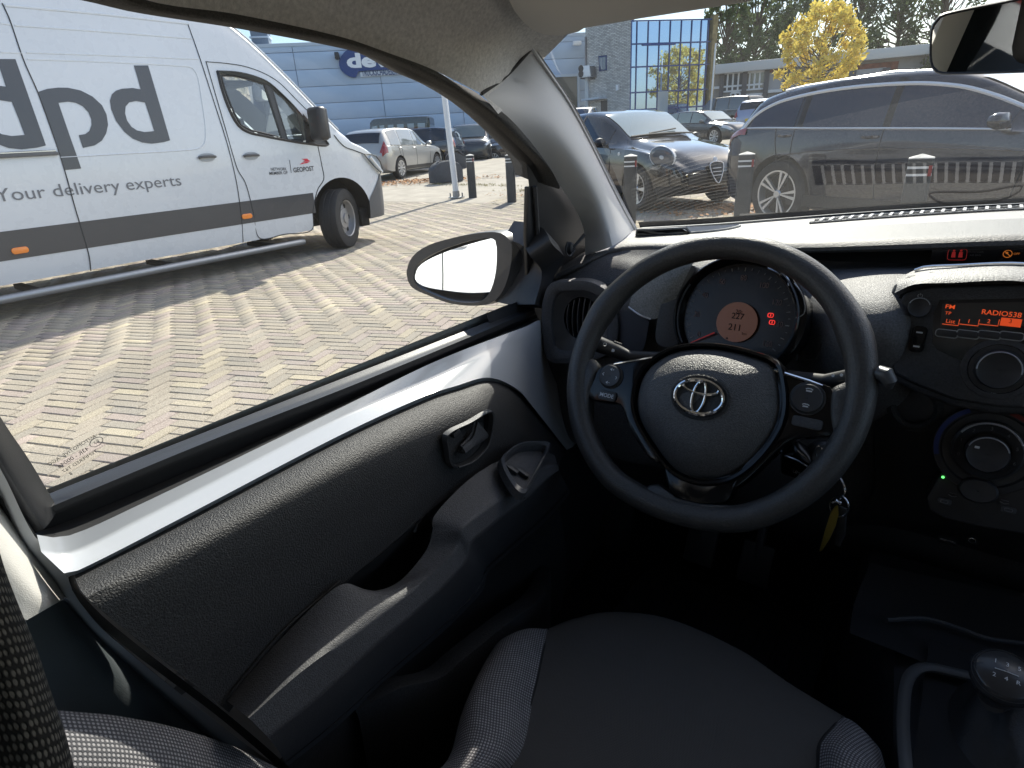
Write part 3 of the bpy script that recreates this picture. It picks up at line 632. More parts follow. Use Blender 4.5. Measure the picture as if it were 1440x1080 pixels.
# hub pad
ho = smooth2([WZ(a, b, .022) for a, b in ((335, 440), (390, 412), (470, 399), (560, 404), (650, 425), (728, 458), (748, 520), (753, 600), (735, 670), (680, 752), (610, 815), (545, 842), (460, 842), (385, 806), (315, 718), (272, 640), (262, 580), (277, 510), (305, 465))], 72)
hx, hy = WZ(490, 600, .022)
hub = MB().grid([[FP(wf, hx+(p[0]-hx)*k, hy+(p[1]-hy)*k, h) for p in ho] for k, h in ((1.0, -.03), (1.0, .004), (.98, .0075), (.94, .0115), (.88, .0160), (.81, .0205), (.73, .0245), (.62, .0285), (.48, .0315), (.32, .0328), (.16, .0332), (.001, .0332))], closed=True).build('hub_pad', mat('grained_hub_plastic', (.062, .06, .06), .42, spec=.75, bump=(750, .0012), var=(480, .6)), wheel, ang=60)
hr = MB().grid([[FP(wf, hx+(p[0]-hx)*k, hy+(p[1]-hy)*k, h) for p in ho] for k, h in ((1.10, -.03), (1.10, .008), (1.075, .012), (1.035, .011), (1.01, .004), (1.0, -.03))], closed=True).build('hub_surround', M_GLOSS, wheel, ang=40)
# emblem: three ellipses in a round dish
ef = frame(FP(wf, *WZ(489, 573, .032), .0330), V((1, -.02, 0)), V((0, sin(WT_), cos(WT_))))
w_, h_ = .0285, .0200
MB().lathe([(.0345, .0005), (.0325, .0012), (.031, .0004), (.001, .0002)], (ef[0], ef[1], ef[2]*.78, ef[3]), 36).build('emblem_dish', M_GRAIN, hub)
def oval(rx, ry, cy=0, n=40): return [FP(ef, rx*cos(2*pi*k/n), cy+ry*sin(2*pi*k/n), .0022) for k in range(n)]
em = MB(); em.tube(oval(w_, h_), [.0021+.0006*abs(sin(2*pi*k/40)) for k in range(40)], 7, closed=True)
em.tube(oval(w_*.74, h_*.37, h_*.56), [.0018]*40, 7, closed=True); em.tube(oval(w_*.26, h_*.94), [.0017]*40, 7, closed=True)
em.build('emblem', M_CHROME, hub)
# spokes
sl = smooth2([WZ(a, b, .004) for a, b in ((150, 478), (215, 456), (335, 437), (318, 470), (285, 520), (270, 600), (300, 690), (360, 790), (330, 790), (260, 690), (225, 602), (160, 588), (118, 578), (118, 550), (138, 505))], 60)
sp = MB().prism(sl, wfh(-.022), .028).build('spoke', M_GLOSS, wheel, bev=.003, fix=True)
sr = smooth2([WZ(a, b, .004) for a, b in ((735, 470), (800, 493), (900, 527), (936, 545), (939, 610), (937, 700), (880, 705), (800, 716), (745, 760), (650, 850), (600, 880), (640, 800), (720, 700), (752, 620), (752, 540))], 70)
sp2 = MB().prism(sr, wfh(-.022), .028).build('spoke', M_GLOSS, wheel, bev=.003, fix=True)
sb_ = smooth2([WZ(a, b, .0) for a, b in ((380, 800), (470, 835), (550, 840), (640, 800), (610, 870), (592, 912), (560, 930), (440, 925), (400, 900), (380, 850))], 50)
sp3 = MB().prism(sb_, wfh(-.022), .026).build('spoke', M_GLOSS, wheel, bev=.003, fix=True)
MB().tube([FP(wf, *WZ(a, b, .006), .0068) for a, b in ((742, 481), (800, 501), (860, 519), (905, 534))], [.0016, .0022, .0020, .001], 7).build('spoke_highlight', M_CHROME, sp2)  # chrome bead drawn as the highlight along the gloss spoke
MB().tube([FP(wf, *WZ(a, b, .006), .0068) for a, b in ((200, 461), (260, 450), (332, 438))], [.001, .0018, .0012], 7).build('spoke_highlight', M_CHROME, sp)
# grained flares where spokes meet the rim
for pts in (((936, 548), (985, 520), (1010, 505), (1015, 600), (1005, 690), (980, 705), (940, 700)), ((150, 470), (118, 440), (100, 480), (85, 560), (95, 640), (118, 640), (122, 580), (140, 505)), ((300, 885), (345, 866), (400, 905), (500, 932), (600, 938), (625, 950), (600, 985), (460, 975), (360, 940))):
    q = smooth2([WZ(a, b, 0) for a, b in pts], 40); cx, cy = sum(p[0] for p in q)/40, sum(p[1] for p in q)/40
    MB().grid([[FP(wf, cx+(p[0]-cx)*k, cy+(p[1]-cy)*k, h) for p in q] for k, h in ((1, -.012), (1, .000), (.9, .006), (.6, .008), (.01, .008))], closed=True).build('rim_flare', M_RIMG, wheel, ang=70)
# buttons
def wbtn(zx, zy, r, name, par, ry=None):
    c = WZ(zx, zy, .007); b = MB().lathe([(r*1.12, .004), (r*1.12, .0075), (r*1.02, .0082), (r, .0064), (r*.97, .0100), (r*.9, .0108), (.0005, .0100)], (FP(wf, c[0], c[1], 0), wf[1], wf[2], wf[3]), 32).build(name, M_SATIN, par, ang=30); return b, c
b, c = wbtn(190, 502, .0150, 'round_button', sp)
def arrow(c, dx, dy, rot, s, m, par, h=.0109, name='button_mark'):
    f = frame(FP(wf, c[0]+dx, c[1]+dy, h), wf[1]*cos(rot)+wf[2]*sin(rot), wf[2]*cos(rot)-wf[1]*sin(rot))
    MB().tube([FP(f, -s, -s*.6), FP(f, 0, s*.6), FP(f, s, -s*.6)], s*.28, 5).build(name, m, par)
def speaker(c, dx, dy, s, sign, par):
    f = (FP(wf, c[0]+dx, c[1]+dy, .0109),)+wf[1:]
    q = MB().prism([(-s, -.35*s), (-.5*s, -.35*s), (.1*s, -s), (.1*s, s), (-.5*s, .35*s), (-s, .35*s)], f, .0002)
    q.box((s*1.05, 0, .0001), (s*.9, s*.28, .0002), f)
    if sign > 0: q.box((s*1.05, 0, .0001), (s*.28, s*.9, .00025), f)
    q.build('button_mark', M_PRINT, par, smooth=False)
speaker(c, .001, .0088, .0022, 1, b); speaker(c, -.001, -.0092, .0022, -1, b); arrow(c, -.0100, .001, pi/2, .0018, M_PRINT, b); arrow(c, .0098, -.0012, -pi/2, .0018, M_PRINT, b)
c2 = WZ(178, 568, .007); mo = MB().prism(rrect(.026, .0125, .004), (FP(wf, c2[0], c2[1], .004), wf[1], wf[2], wf[3]), .005).build('mode_button', M_SATIN, sp, bev=.001, fix=True)
text('button_lettering', 'MODE', (FP(wf, c2[0], c2[1], .0092), wf[1], wf[2], wf[3]), .0072, M_PRINT, mo, bold=.015)
b, c = wbtn(853, 577, .0165, 'round_button', sp2)
for dy in (.0085, -.0090):
    f = (FP(wf, c[0]+.0005, c[1]+dy, .0109),)+wf[1:]
    q = MB().prism([(-.0032, -.0012), (-.0022, .0004), (.0022, .0004), (.0032, -.0012)] if dy < 0 else [(-.0030, -.0014), (.0030, -.0014), (.0030, .0002), (-.0030, .0002)], f, .0002)
    q.tube([FP(f, *p) for p in ((-.0036, .0012), (-.0018, .0022), (.0018, .0022), (.0036, .0012))], .0006, 5); q.build('button_mark', M_PRINT, b, smooth=False)
c2 = WZ(852, 659, .007); MB().prism(rrect(.031, .0115, .0035), (FP(wf, c2[0], c2[1], .004), wf[1], wf[2], wf[3]), .0042).build('flat_button', M_SLATE, sp2, bev=.001, fix=True)
# column shroud, stalks, ignition
cs = V((-.232, .74, .80))
col = MB().grid([[V((-.232, 0, 0))+V((.075*sx*cos(a), y, z+.06*sin(a)*sx)) for a in [2*pi*k/20 for k in range(20)]] for y, z, sx in ((.86, .80, 1.15), (.80, .80, 1.05), (.74, .815, .9), (.715, .825, .7), (.71, .83, .1))], closed=True).build('column_shroud', M_SATIN, car)
lsp = [V((-.30, .745, .855)), Y(885, 502, .725), Y(862, 492, .715), Y(842, 484, .708)]
lsk = MB().tube(lsp, [.008, .009, .0105, .0115], 14).build('indicator_stalk', M_SATIN, car)
lf = frame(Y(860, 489, .703)+V((.0, -.0075, .004)), Y(885, 500, .71)-Y(842, 484, .703), V((0, .35, 1)))
MB().tube([FP(lf, -.006+.0022*cos(k*pi/5), .001+.0022*sin(k*pi/5), .0018) for k in range(10)], .0005, 4, closed=True).build('stalk_mark', M_PRINT, lsk)
MB().prism([(.0015, -.002), (.0045, -.002), (.006, 0), (.0045, .002), (.0015, .002)], (FP(lf, .004, -.003, .001),)+lf[1:], .0003).build('stalk_mark', M_PRINT, lsk)
MB().box((0, .006, 0), (.012, .003, .003), (FP(lf, .01, .0025, 0),)+lf[1:]).build('stalk_ring', M_SLATE, lsk, bev=.0008)
rsk = MB().tube([V((-.17, .745, .855)), Y(1160, 537, .725), Y(1195, 530, .71), Y(1235, 526, .695), Y(1244, 527, .69), Y(1250, 536, .688)], [.008, .009, .009, .0085, .009, .008], 14).build('wiper_stalk', M_SATIN, car)
MB().tube([Y(1237, 525, .69), Y(1246, 527, .686), Y(1250, 536, .684), Y(1249, 545, .686)], [.0085, .0085, .0075, .004], 12).build('stalk_tip', mat('grey_stalk_tip', (.07, .073, .078), .35), rsk)
rf = frame(Y(1172, 532, .71)+V((0, -.007, .006)), V((1, -.3, .1)), V((0, .3, 1)))
MB().prism(circ(.0018, 8), rf, .0003).prism(circ(.0018, 8, .009, .002), rf, .0003).build('stalk_mark', M_PRINT, rsk)
sst = MB().solid([Y(1100, 640, .70), Y(1118, 641, .69), Y(1142, 656, .68), Y(1140, 672, .68), Y(1125, 677, .685), Y(1098, 668, .70)], V((-.01, .03, .01))).build('limiter_stalk', M_GLOSS, car, bev=.004, fix=True)
MB().tube([Y(1104, 641, .690), Y(1122, 648, .680), Y(1141, 660, .672)], .0014, 6).build('stalk_glint', M_STEEL, sst)
sf = frame(Y(1121, 664, .679)+V((0, -.004, .002)), V((1, -.4, -.1)), V((0, .3, 1)))
text('stalk_lettering', 'LIM', sf, .006, M_DIMPRINT, sst)
ig = MB().lathe([(.017, -.01), (.017, .0), (.014, .003), (.012, .003), (.011, -.003), (.001, -.004)], frame(Y(1158, 640, .725), V((.85, .5, 0)), V((0, .2, 1))), 24).build('ignition_barrel', M_SATIN, car)
MB().tube([Y(1152+5*cos(a), 636+9*sin(a), .715) for a in [k*pi/8 for k in range(17)]], .001, 5).build('barrel_ring', M_STEEL, ig)
# keys hang from the ignition
keys = empty('car_keys', Y(1184, 690, .70), 0, 'key ring with a brass key hanging below the steering wheel from the ignition', 'keys')
ko = keys.location
def kk(px, py, y): return Y(px, py, y)-ko
MB().tube(cr([kk(1158, 652, .715), kk(1178, 668, .71), kk(1188, 688, .70), kk(1183, 702, .70)], 10), .0018, 6).build('key_loop', M_STEEL, keys)
MB().tube([kk(1180+14*cos(a)*.95+1*sin(a), 712+15*sin(a), .70-.006*cos(a)) for a in [k*pi/12 for k in range(24)]], .0011, 6, closed=True).build('split_ring', M_STEEL, keys)
M_BRASS = mat('brass', (.62, .46, .10), .3, .9)
kb = MB().grid([[kk(1178, 710, .70), kk(1174, 712, .698)], [kk(1179, 722, .70), kk(1168, 720, .698)], [kk(1175, 738, .70), kk(1161, 742, .698)], [kk(1166, 757, .70), kk(1155, 762, .698)], [kk(1156, 772, .70), kk(1152, 774, .698)]]).build('key', M_BRASS, keys, thick=.0022, fix=True)
MB().solid([kk(1180, 712, .703), kk(1190, 716, .703), kk(1188, 752, .706), kk(1180, 770, .707), kk(1174, 766, .707), kk(1176, 730, .704)], V((.001, .003, 0))).build('key', mat('dull_black_key', (.03, .03, .03), .4), keys, bev=.0008, fix=True)
MB().tube([kk(1170, 706, .697), kk(1176, 704, .697), kk(1182, 708, .697)], .0022, 6).build('key_clasp', M_STEEL, keys)

# ---- instrument pod
PF = (Y(1034, 447, .785), V((1, 0, 0)), V((0, .34, .94)), V((0, -.94, .34)))
def PP(px, py, h=0): q = PLN(px, py, PF[0]+PF[3]*h, PF[3])-PF[0]; return (q.dot(PF[1]), q.dot(PF[2]))
RG = PP(1116, 447)[0]; RV = PP(1034, 368)[1]; RG = (RG+RV)/2
pod = MB().lathe([(RG*1.13, -.07), (RG*1.13, .004), (RG*1.115, .012), (RG*1.09, .014), (RG*1.05, .010), (RG*1.0, -.004)], PF, 64).build('instrument_pod', M_GLOSS, car, ang=30)
gface = MB().lathe([(RG*1.02, -.004), (.0005, -.006)], PF, 64).build('gauge_face', M_GAUGE, pod)
MB().lathe([(RG*1.06, .0105), (RG*1.045, .0125), (RG*1.025, .0105)], PF, 64, a0=radians(20), a1=radians(70)).build('pod_ring', M_CHROME, pod)
MB().lathe([(RG*1.06, .0105), (RG*1.045, .0125), (RG*1.025, .0105)], PF, 64, a0=radians(150), a1=radians(215)).build('pod_ring', M_SLATE, pod)
lc = PP(1036, 453); MB().prism(circ(.0265, 36, *lc), PF, .0012).build('trip_display', M_LCD, gface)
for s, dx, dy, k in (('20:', .001, .0135, .0075), ('227', .0005, .0075, .0110), ('211', -.0005, -.0075, .0120), ('km', .013, -.014, .005), ('.', -.008, -.018, .02)):
    text('trip_lettering', s, (FP(PF, lc[0]+dx, lc[1]+dy, .0016),)+PF[1:], k, M_MATTE, gface, bold=.01)
for k in range(33):
    a = radians(212-k*244/32); r0, r1 = (.865, .93) if k % 2 == 0 else (.895, .93)
    MB().tube([FP(PF, RG*r0*cos(a), RG*r0*sin(a), -.0035), FP(PF, RG*r1*cos(a), RG*r1*sin(a), -.0035)], .00045 if k % 4 else .0007, 4).build('gauge_tick', mat('gauge_print', (.30, .29, .28), .5), gface, smooth=False)
for k in range(9):
    a = radians(212-k*244/8); text('gauge_number', str(k*20), (FP(PF, RG*.74*cos(a), RG*.74*sin(a), -.0035),)+PF[1:], .0105, mat('gauge_number_print', (.20, .13, .12), .5), gface, sx=.8)
n0, n1 = PP(972, 482), PP(1005, 468)
MB().tube([FP(PF, *n0, .002), FP(PF, *n1, .002)], [.0012, .0024], 6, flat=.4).build('gauge_needle', mat('red_needle', (.5, .05, .05), .4, emit=(1, .1, .1), estr=.04), gface)
for px, py in ((1083, 443), (1085, 453)):
    c = PP(px, py); f = (FP(PF, *c, -.003),)+PF[1:]
    MB().tube([FP(f, *p) for p in rrect(.0065, .005, .0016)], .0006, 4, closed=True).build('warning_lamp', M_REDLAMP, gface)
    MB().box((0, 0, 0), (.0012, .0028, .0004), f).build('warning_lamp', M_REDLAMP, gface, smooth=False)
# side cheeks and the tachometer wing
ch = smooth2([PP(a, b, -.01) for a, b in ((966, 375), (945, 402), (932, 440), (928, 482), (945, 490), (962, 480), (958, 440), (968, 405), (985, 378))], 40)
MB().prism(ch, (FP(PF, 0, 0, -.05),)+PF[1:], .056).build('pod_cheek', M_SLATE, pod, bev=.003, fix=True)
tw = smooth2([PP(a, b, .0) for a, b in ((1108, 385), (1122, 400), (1135, 425), (1136, 455), (1128, 480), (1112, 500), (1100, 500), (1116, 470), (1121, 440), (1116, 412))], 40)
twm = MB().prism(tw, (FP(PF, 0, 0, -.04),)+PF[1:], .050).build('tachometer_wing', M_GLOSS, pod, bev=.003, fix=True)
MB().tube(cr([FP(PF, *PP(a, b, .011), .0115) for a, b in ((1117, 398), (1127, 412), (1132, 430), (1130, 442), (1119, 447))], 16), .0009, 5).build('wing_edge', M_STEEL, twm)
MB().tube(cr([FP(PF, *PP(a, b, .011), .0115) for a, b in ((1080, 377), (1095, 384), (1108, 392), (1110, 402))], 12), .0014, 5).build('wing_edge', M_STEEL, twm)
MB().tube([Y(a, b, .80) for a, b in ((1122, 478), (1160, 470), (1148, 505), (1120, 508))], .0018, 6, closed=True).build('blank_switch', M_SLATE, car)
# ---- centre stack: radio
RF = frame(Y(1403, 518, .79), V((1, 0, 0)), V((0, .25, 1)))
def RP(px, py, h=0): q = PLN(px, py, RF[0]+RF[3]*h, RF[3])-RF[0]; return (q.dot(RF[1]), q.dot(RF[2]))
AC = XC-RF[0].x
def sym(pts, h=0):
    a = [RP(*p, h) for p in pts]; return a+[(2*AC-p[0], p[1]) for p in a[::-1]]
def rfh(h): return (RF[0]+RF[3]*h,)+RF[1:]
sur = sym([(1440, 585), (1400, 583), (1340, 573), (1290, 554), (1243, 531), (1236, 515), (1241, 470), (1246, 425), (1256, 401), (1278, 387), (1310, 381), (1440, 378)])
stack = MB().prism(sur, rfh(-.09), .085).build('centre_stack', M_SLATE, car, bev=.007, seg=3, fix=True)
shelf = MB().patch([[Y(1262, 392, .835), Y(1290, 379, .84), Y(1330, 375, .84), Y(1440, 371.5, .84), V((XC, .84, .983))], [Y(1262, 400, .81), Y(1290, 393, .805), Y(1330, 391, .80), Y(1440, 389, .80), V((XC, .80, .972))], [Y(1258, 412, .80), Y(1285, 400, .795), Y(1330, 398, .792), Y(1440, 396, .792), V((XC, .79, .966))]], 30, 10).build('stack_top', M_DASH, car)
MB().tube(cr([Y(1286, 380, .835), Y(1300, 375.5, .836), Y(1340, 373.5, .836), Y(1440, 371, .836), V((XC, .836, .985))], 24), .0016, 6).build('stack_trim', M_CHROME, car)
fac = sym([(1440, 574), (1400, 572), (1340, 562), (1290, 543), (1256, 526), (1251, 514), (1255, 470), (1258, 432), (1266, 414), (1284, 406), (1310, 402), (1440, 399)])
MB().prism([(p[0], p[1]) for p in fac], rfh(-.02), .0185).build('radio_gap', M_MATTE, car)
fac2 = [(AC+(p[0]-AC)*.985, p[1]*.985+.0004) for p in fac]
radio = MB().prism(fac2, rfh(-.02), .024).build('radio', M_SLATE, car, bev=.003, seg=3, fix=True)
dsp = [RP(*p, .005) for p in ((1322, 422), (1440, 419.5), (1470, 419))]; dsb = [RP(*p, .005) for p in ((1470, 500), (1450, 497), (1430, 489), (1403, 486), (1380, 491), (1367, 503), (1352, 507), (1335, 500), (1318, 492), (1311, 482), (1313, 440))]
dd = dsp+dsb
disp = MB().prism(dd, rfh(.003), .0015).build('radio_screen', M_SCREEN, radio, bev=0, fix=True, smooth=False)
sd_ = [RP(*p, .005) for p in ((1325, 427), (1470, 424), (1470, 458), (1322, 459))]
MB().prism(sd_, rfh(.0045), .0004).build('radio_display', mat('display_window', (.05, .045, .042), .2), radio, fix=True, smooth=False)
def rt(s, px, py, size, m, par=radio, name='display_lettering', h=.0052, **k): return text(name, s, (FP(RF, *RP(px, py, h), h),)+RF[1:], size, m, par, **k)
rt('FM', 1329, 431, .0062, M_ORANGE, align='LEFT', sx=1.2, bold=.01); rt('TP', 1329, 440, .0046, M_ORANGE, align='LEFT', sx=1.1)
rt('RADIO538', 1380, 438.5, .0074, M_ORANGE, align='LEFT', bold=.006)
for k, (a, b) in enumerate(((1326, 1349), (1350, 1377), (1378, 1405))):
    p, q = RP(a, 451, .005), RP(b, 451, .005)
    MB().tube([FP(RF, p[0], p[1]-.0036, .0052), FP(RF, q[0], p[1]-.0036, .0052), FP(RF, q[0], p[1]+.0034, .0052)], .0004, 4).build('preset_box', M_ORANGE, radio)
    rt(('List', '1', '2')[k], (a+b)/2-1, 452, .006, M_ORANGE)
p, q = RP(1407, 452, .005), RP(1437, 452, .005); MB().box(((p[0]+q[0])/2, p[1], .0052), (q[0]-p[0], .0085, .0004), RF).build('preset_bar', M_ORBAR, radio, smooth=False)
rt('3', 1421, 452, .006, M_MATTE, h=.0056)
M_KEYRIM = mat('key_outline', (.38, .38, .38), .5); M_PALE = mat('pale_highlight', (.50, .50, .51), .3)  # light grey arcs stand for the highlights on knobs and dial
for px, py in ((1331.5, 469), (1361, 470), (1391, 471), (1422, 472.5)):
    c = RP(px, py, .005); kb_ = MB().prism(rrect(.0185, .0068, .0026, 4, *c), rfh(.0045), .003).build('preset_key', M_SATIN, radio, bev=.0008, fix=True)
    MB().tube([FP(RF, c[0]+p[0], c[1]+p[1], .0064) for p in rrect(.0205, .0082, .003)], .0006, 4, closed=True).build('key_outline', M_KEYRIM, kb_)
c = RP(1293, 432, .006); pk_ = MB().lathe([(.0115, .002), (.0112, .012), (.0105, .0135), (.0092, .0125), (.001, .012)], (FP(RF, *c, 0),)+RF[1:], 32).build('power_knob', M_SATIN, radio)
MB().lathe([(.0109, .0125), (.0103, .0141), (.0097, .0131)], (FP(RF, *c, 0),)+RF[1:], 32, a0=radians(20), a1=radians(160)).build('knob_ring', M_PALE, pk_)
f = (FP(RF, *RP(1294, 416, .004), .0044),)+RF[1:]
MB().tube([FP(f, .0022*cos(a), .0022*sin(a)) for a in [radians(120+k*30) for k in range(11)]], .0003, 4).tube([FP(f, 0, .0006), FP(f, 0, .003)], .0003, 4).build('power_mark', M_PRINT, radio)
c = RP(1291, 477, .005); sk_ = MB().prism(rrect(.0150, .030, .0055, 5, *c), rfh(.003), .004).build('seek_rocker', M_GLOSS, radio, bev=.0012, fix=True)
for dy in (.0078, -.0082): MB().box((c[0], c[1]+dy, .0072), (.0062, .0018, .0003), RF).build('rocker_mark', M_PRINT, sk_, smooth=False)
c = RP(1404, 519, .006)
rk = MB().lathe([(.034, .002), (.0325, .0052), (.027, .0058), (.0265, .004)], (FP(RF, *c, 0),)+RF[1:], 48).build('knob_boss', M_SLATE, radio)
kn = MB().lathe([(.0255, .003), (.0255, .006), (.0215, .0065), (.0200, .018), (.0190, .0195), (.0172, .0185), (.001, .018)], (FP(RF, *c, 0),)+RF[1:], 48).build('menu_knob', M_SATIN, radio, ang=30)
MB().lathe([(.0197, .0187), (.0190, .0203), (.0182, .0193)], (FP(RF, *c, 0),)+RF[1:], 40, a0=radians(-5), a1=radians(185)).build('knob_ring', M_PALE, kn)
rt('MENU', 1401, 556.5, .0062, M_PRINT, h=.0046, name='radio_lettering', bold=.01)
# lower middle of the dash
lr = [[Y(1240, 500, .84), Y(1270, 500, .84), Y(1340, 500, .84), Y(1440, 500, .84), V((XC, .84, .90))],
      [Y(1232, 545, .83), Y(1270, 560, .82), Y(1340, 585, .815), Y(1440, 600, .815), V((XC, .815, .82))],
      [Y(1230, 620, .835), Y(1270, 640, .83), Y(1340, 650, .83), Y(1440, 660, .83), V((XC, .83, .77))],
      [Y(1226, 700, .86), Y(1270, 720, .86), Y(1340, 735, .86), Y(1440, 750, .86), V((XC, .86, .66))],
      [V((-.085, .90, .56)), V((-.05, .90, .58)), V((0, .90, .59)), V((.10, .90, .59)), V((XC, .90, .59))]]
lr = [r+[mx_(p) for p in r[-2::-1]] for r in lr]
MB().patch(lr, 50, 30).build('lower_console', M_SATIN, car)
HF = frame(Y(1286, 574, .817), V((1, -.15, 0)), V((0, .2, 1)))
MB().lathe([(.030, .000), (.024, .003), (.020, .001), (.017, -.010), (.001, -.016)], HF, 32).build('socket_recess', M_GRAIN, car)
CFm = frame(Y(1388, 632, .80), V((1, 0, 0)), V((0, .30, 1)))
def CP(px, py, h=0): q = PLN(px, py, CFm[0]+CFm[3]*h, CFm[3])-CFm[0]; return (q.dot(CFm[1]), q.dot(CFm[2]))
ACc = XC-CFm[0].x
co = [CP(*p) for p in ((1440, 588), (1400, 588), (1365, 593), (1345, 612), (1335, 645), (1318, 672), (1302, 700), (1306, 718), (1330, 730), (1380, 742), (1440, 752))]
co = co+[(2*ACc-p[0], p[1]) for p in co[::-1]]
clim = MB().prism(co, (FP(CFm, 0, 0, -.06),)+CFm[1:], .06).build('climate_panel', M_SATIN, car, bev=.004, fix=True)
c0 = (CFm[0]+CFm[3]*0.001,)+CFm[1:]
dial = MB().lathe([(.052, 0), (.051, .004), (.044, .006), (.042, .003), (.034, .002), (.0335, .010), (.031, .012), (.029, .010), (.022, .008)], c0, 48).build('temperature_dial', M_SATIN, clim, ang=30)
MB().lathe([(.0325, .0112), (.0312, .0127), (.0302, .0112)], c0, 40, a0=radians(25), a1=radians(150)).build('dial_highlight', M_PALE, dial)
MB().lathe([(.0500, .0046), (.0455, .0061)], c0, 40, a0=radians(-35), a1=radians(75)).build('warm_arc', mat('red_print', (.22, .03, .02), .5), dial)
MB().lathe([(.0500, .0046), (.0455, .0061)], c0, 40, a0=radians(120), a1=radians(200)).build('cold_arc', mat('blue_print', (.03, .05, .20), .5), dial)
fk = (FP(CFm, 0, -.003, .003),)+CFm[1:]
fan = MB().lathe([(.021, .004), (.0205, .018), (.019, .020), (.017, .019), (.001, .018)], fk, 32).build('fan_knob', M_SATIN, dial)
MB().lathe([(.0200, .0187), (.0190, .0203), (.0180, .0191)], fk, 30, a0=radians(20), a1=radians(160)).build('knob_ring', M_PALE, fan)
MB().box((-.0105, .0062, .0195), (.0045, .0028, .0012), fk).build('knob_pointer', M_PRINT, fan, bev=.0005)
for k in range(7):
    a = radians(200-k*36); text('dial_number', str(k), (FP(CFm, .0265*cos(a), .0265*sin(a)-.001, .0118),)+CFm[1:], .0055, M_DIMPRINT, dial)
def cpt(px, py, h=.0012): return (FP(CFm, *CP(px, py, h), h),)+CFm[1:]
kn2 = MB().lathe([(.019, 0), (.0185, .010), (.0165, .012), (.001, .011)], (cpt(1375, 688)[0], CFm[1], CFm[2]*.75, CFm[3]), 30).build('airflow_knob', M_SATIN, clim)
MB().box((0, 0, .0006), (.0045, .0035, .0012), cpt(1397, 688.5, .0025)).build('knob_pointer', M_PRINT, kn2, bev=.0005)
text('panel_lettering', 'A/C', cpt(1329, 659), .0075, M_DIMPRINT, clim)
MB().lathe([(.0016, 0), (.0012, .001), (.0001, .0012)], cpt(1326, 671), 10).build('indicator_lamp', M_GREEN, clim)
for px, py in ((1348, 671), (1382, 664), (1340, 695), (1411, 679), (1413, 705)):
    f = cpt(px, py); MB().tube([FP(f, -.004, -.0015), FP(f, 0, -.003), FP(f, .004, -.0015)], .0004, 4).tube([FP(f, -.0035, .001), FP(f, .0035, .001)], .0004, 4).build('panel_mark', M_DIMPRINT, clim)
for px, py in ((1328, 705), (1418, 717), (1437, 672)):
    f = cpt(px, py); MB().prism(rrect(.014, .007, .002), f, .001).build('panel_button', M_SLATE, clim, bev=.0004, fix=True)
    MB().tube([FP(f, *p, .0012) for p in rrect(.007, .0035, .001)], .00035, 4, closed=True).build('panel_mark', M_DIMPRINT, clim)
for px, w2, pr in ((1333, .018, 1), (1367, .010, 0)):
    f = frame(Y(px, 759, .848), V((1, 0, 0)), V((0, .1, 1))); pt = MB().prism(rrect(w2*1.2, .011, .002), f, .002).build('usb_socket' if pr else 'aux_socket', M_MATTE, car, fix=True)
    if pr: MB().box((0, .0, .0026), (w2*.95, .0022, .001), f).build('socket_tongue', M_STEEL, pt)
    else: MB().tube([FP(f, .0035*cos(k*pi/6), .0035*sin(k*pi/6), .0022) for k in range(12)], .0006, 4, closed=True).build('socket_ring', M_STEEL, pt)

# ---- tunnel console and gear lever
tl = [(1214, 780, .50), (1222, 850, .50), (1238, 905, .51), (1253, 965, .52), (1260, 1080, .52)]
tR = [Z(a, b, c) for a, b, c in tl]
cons = MB().patch([[V((p.x-.004, p.y, .26)) for p in tR], [p+V((0, 0, -.03)) for p in tR], tR, [p+V((.016, 0, .014)) for p in tR], [V((XC-.02, p.y, p.z+.018)) for p in tR], [V((XC+.02, p.y, p.z+.018)) for p in tR]]+[[mx_(p) for p in r] for r in ([p+V((.016, 0, .014)) for p in tR], tR, [V((p.x-.004, p.y, .26)) for p in tR])], 30, 40).build('tunnel_console', M_SATIN, car)
GZ = .565
gtr = [Z(a, b, GZ) for a, b in ((1279, 1120), (1272, 1060), (1270, 1010), (1274, 965), (1284, 945), (1304, 938), (1335, 944), (1370, 953))]
gx = max(p.x for p in gtr); GCX = Z(1405, 1000, GZ).x+.01
gtr = gtr+[V((2*GCX-p.x, p.y, p.z)) for p in gtr[::-1]]
MB().tube(cr(gtr, 60), .0062, 10, flat=.7).build('gear_surround', mat('grey_trim_bead', (.075, .077, .08), .5), car)
boot = []
gcy = Z(1400, 1000, GZ).y
for k in range(9):
    t = k/8; r = []
    for j in range(40):
        a = 2*pi*j/40; rad = .044*(1-t)**1.3+.013
        fold = 1+.11*sin(a*5+t*9)*sin(pi*min(1, t*1.3)); r.append(V((GCX+rad*fold*cos(a)*.9, gcy-.01+rad*fold*sin(a)*1.25+.03*t, GZ-.012+.058*t)))
    boot.append(r)
MB().grid(boot, closed=True).build('gear_boot', mat('leatherette', (.018, .018, .019), .5, bump=(500, .0006)), car)
MB().patch([[V((GCX-.075, gcy+y, GZ-.012)) for y in (-.15, 0, .09)], [V((GCX+.075, gcy+y, GZ-.012)) for y in (-.15, 0, .09)]], 8, 8).build('gear_plate', M_MATTE, car)
kc = Z(1411, 953, .652)
gl = MB().tube([V((GCX, gcy+.01, GZ+.03)), kc+V((-.002, .0, -.03))], .012, 12).build('gear_lever', M_SATIN, car)
kf = frame(kc, V((1, 0, 0)), V((0, .96, .28)))
kf = (kc, V((1, 0, 0))*.80, V((0, .94, .34)).normalized()*.80, V((0, -.34, .94)).normalized()*.9)
M_KNOB = mat('dark_knob', (.045, .045, .047), .22, coat=.4)
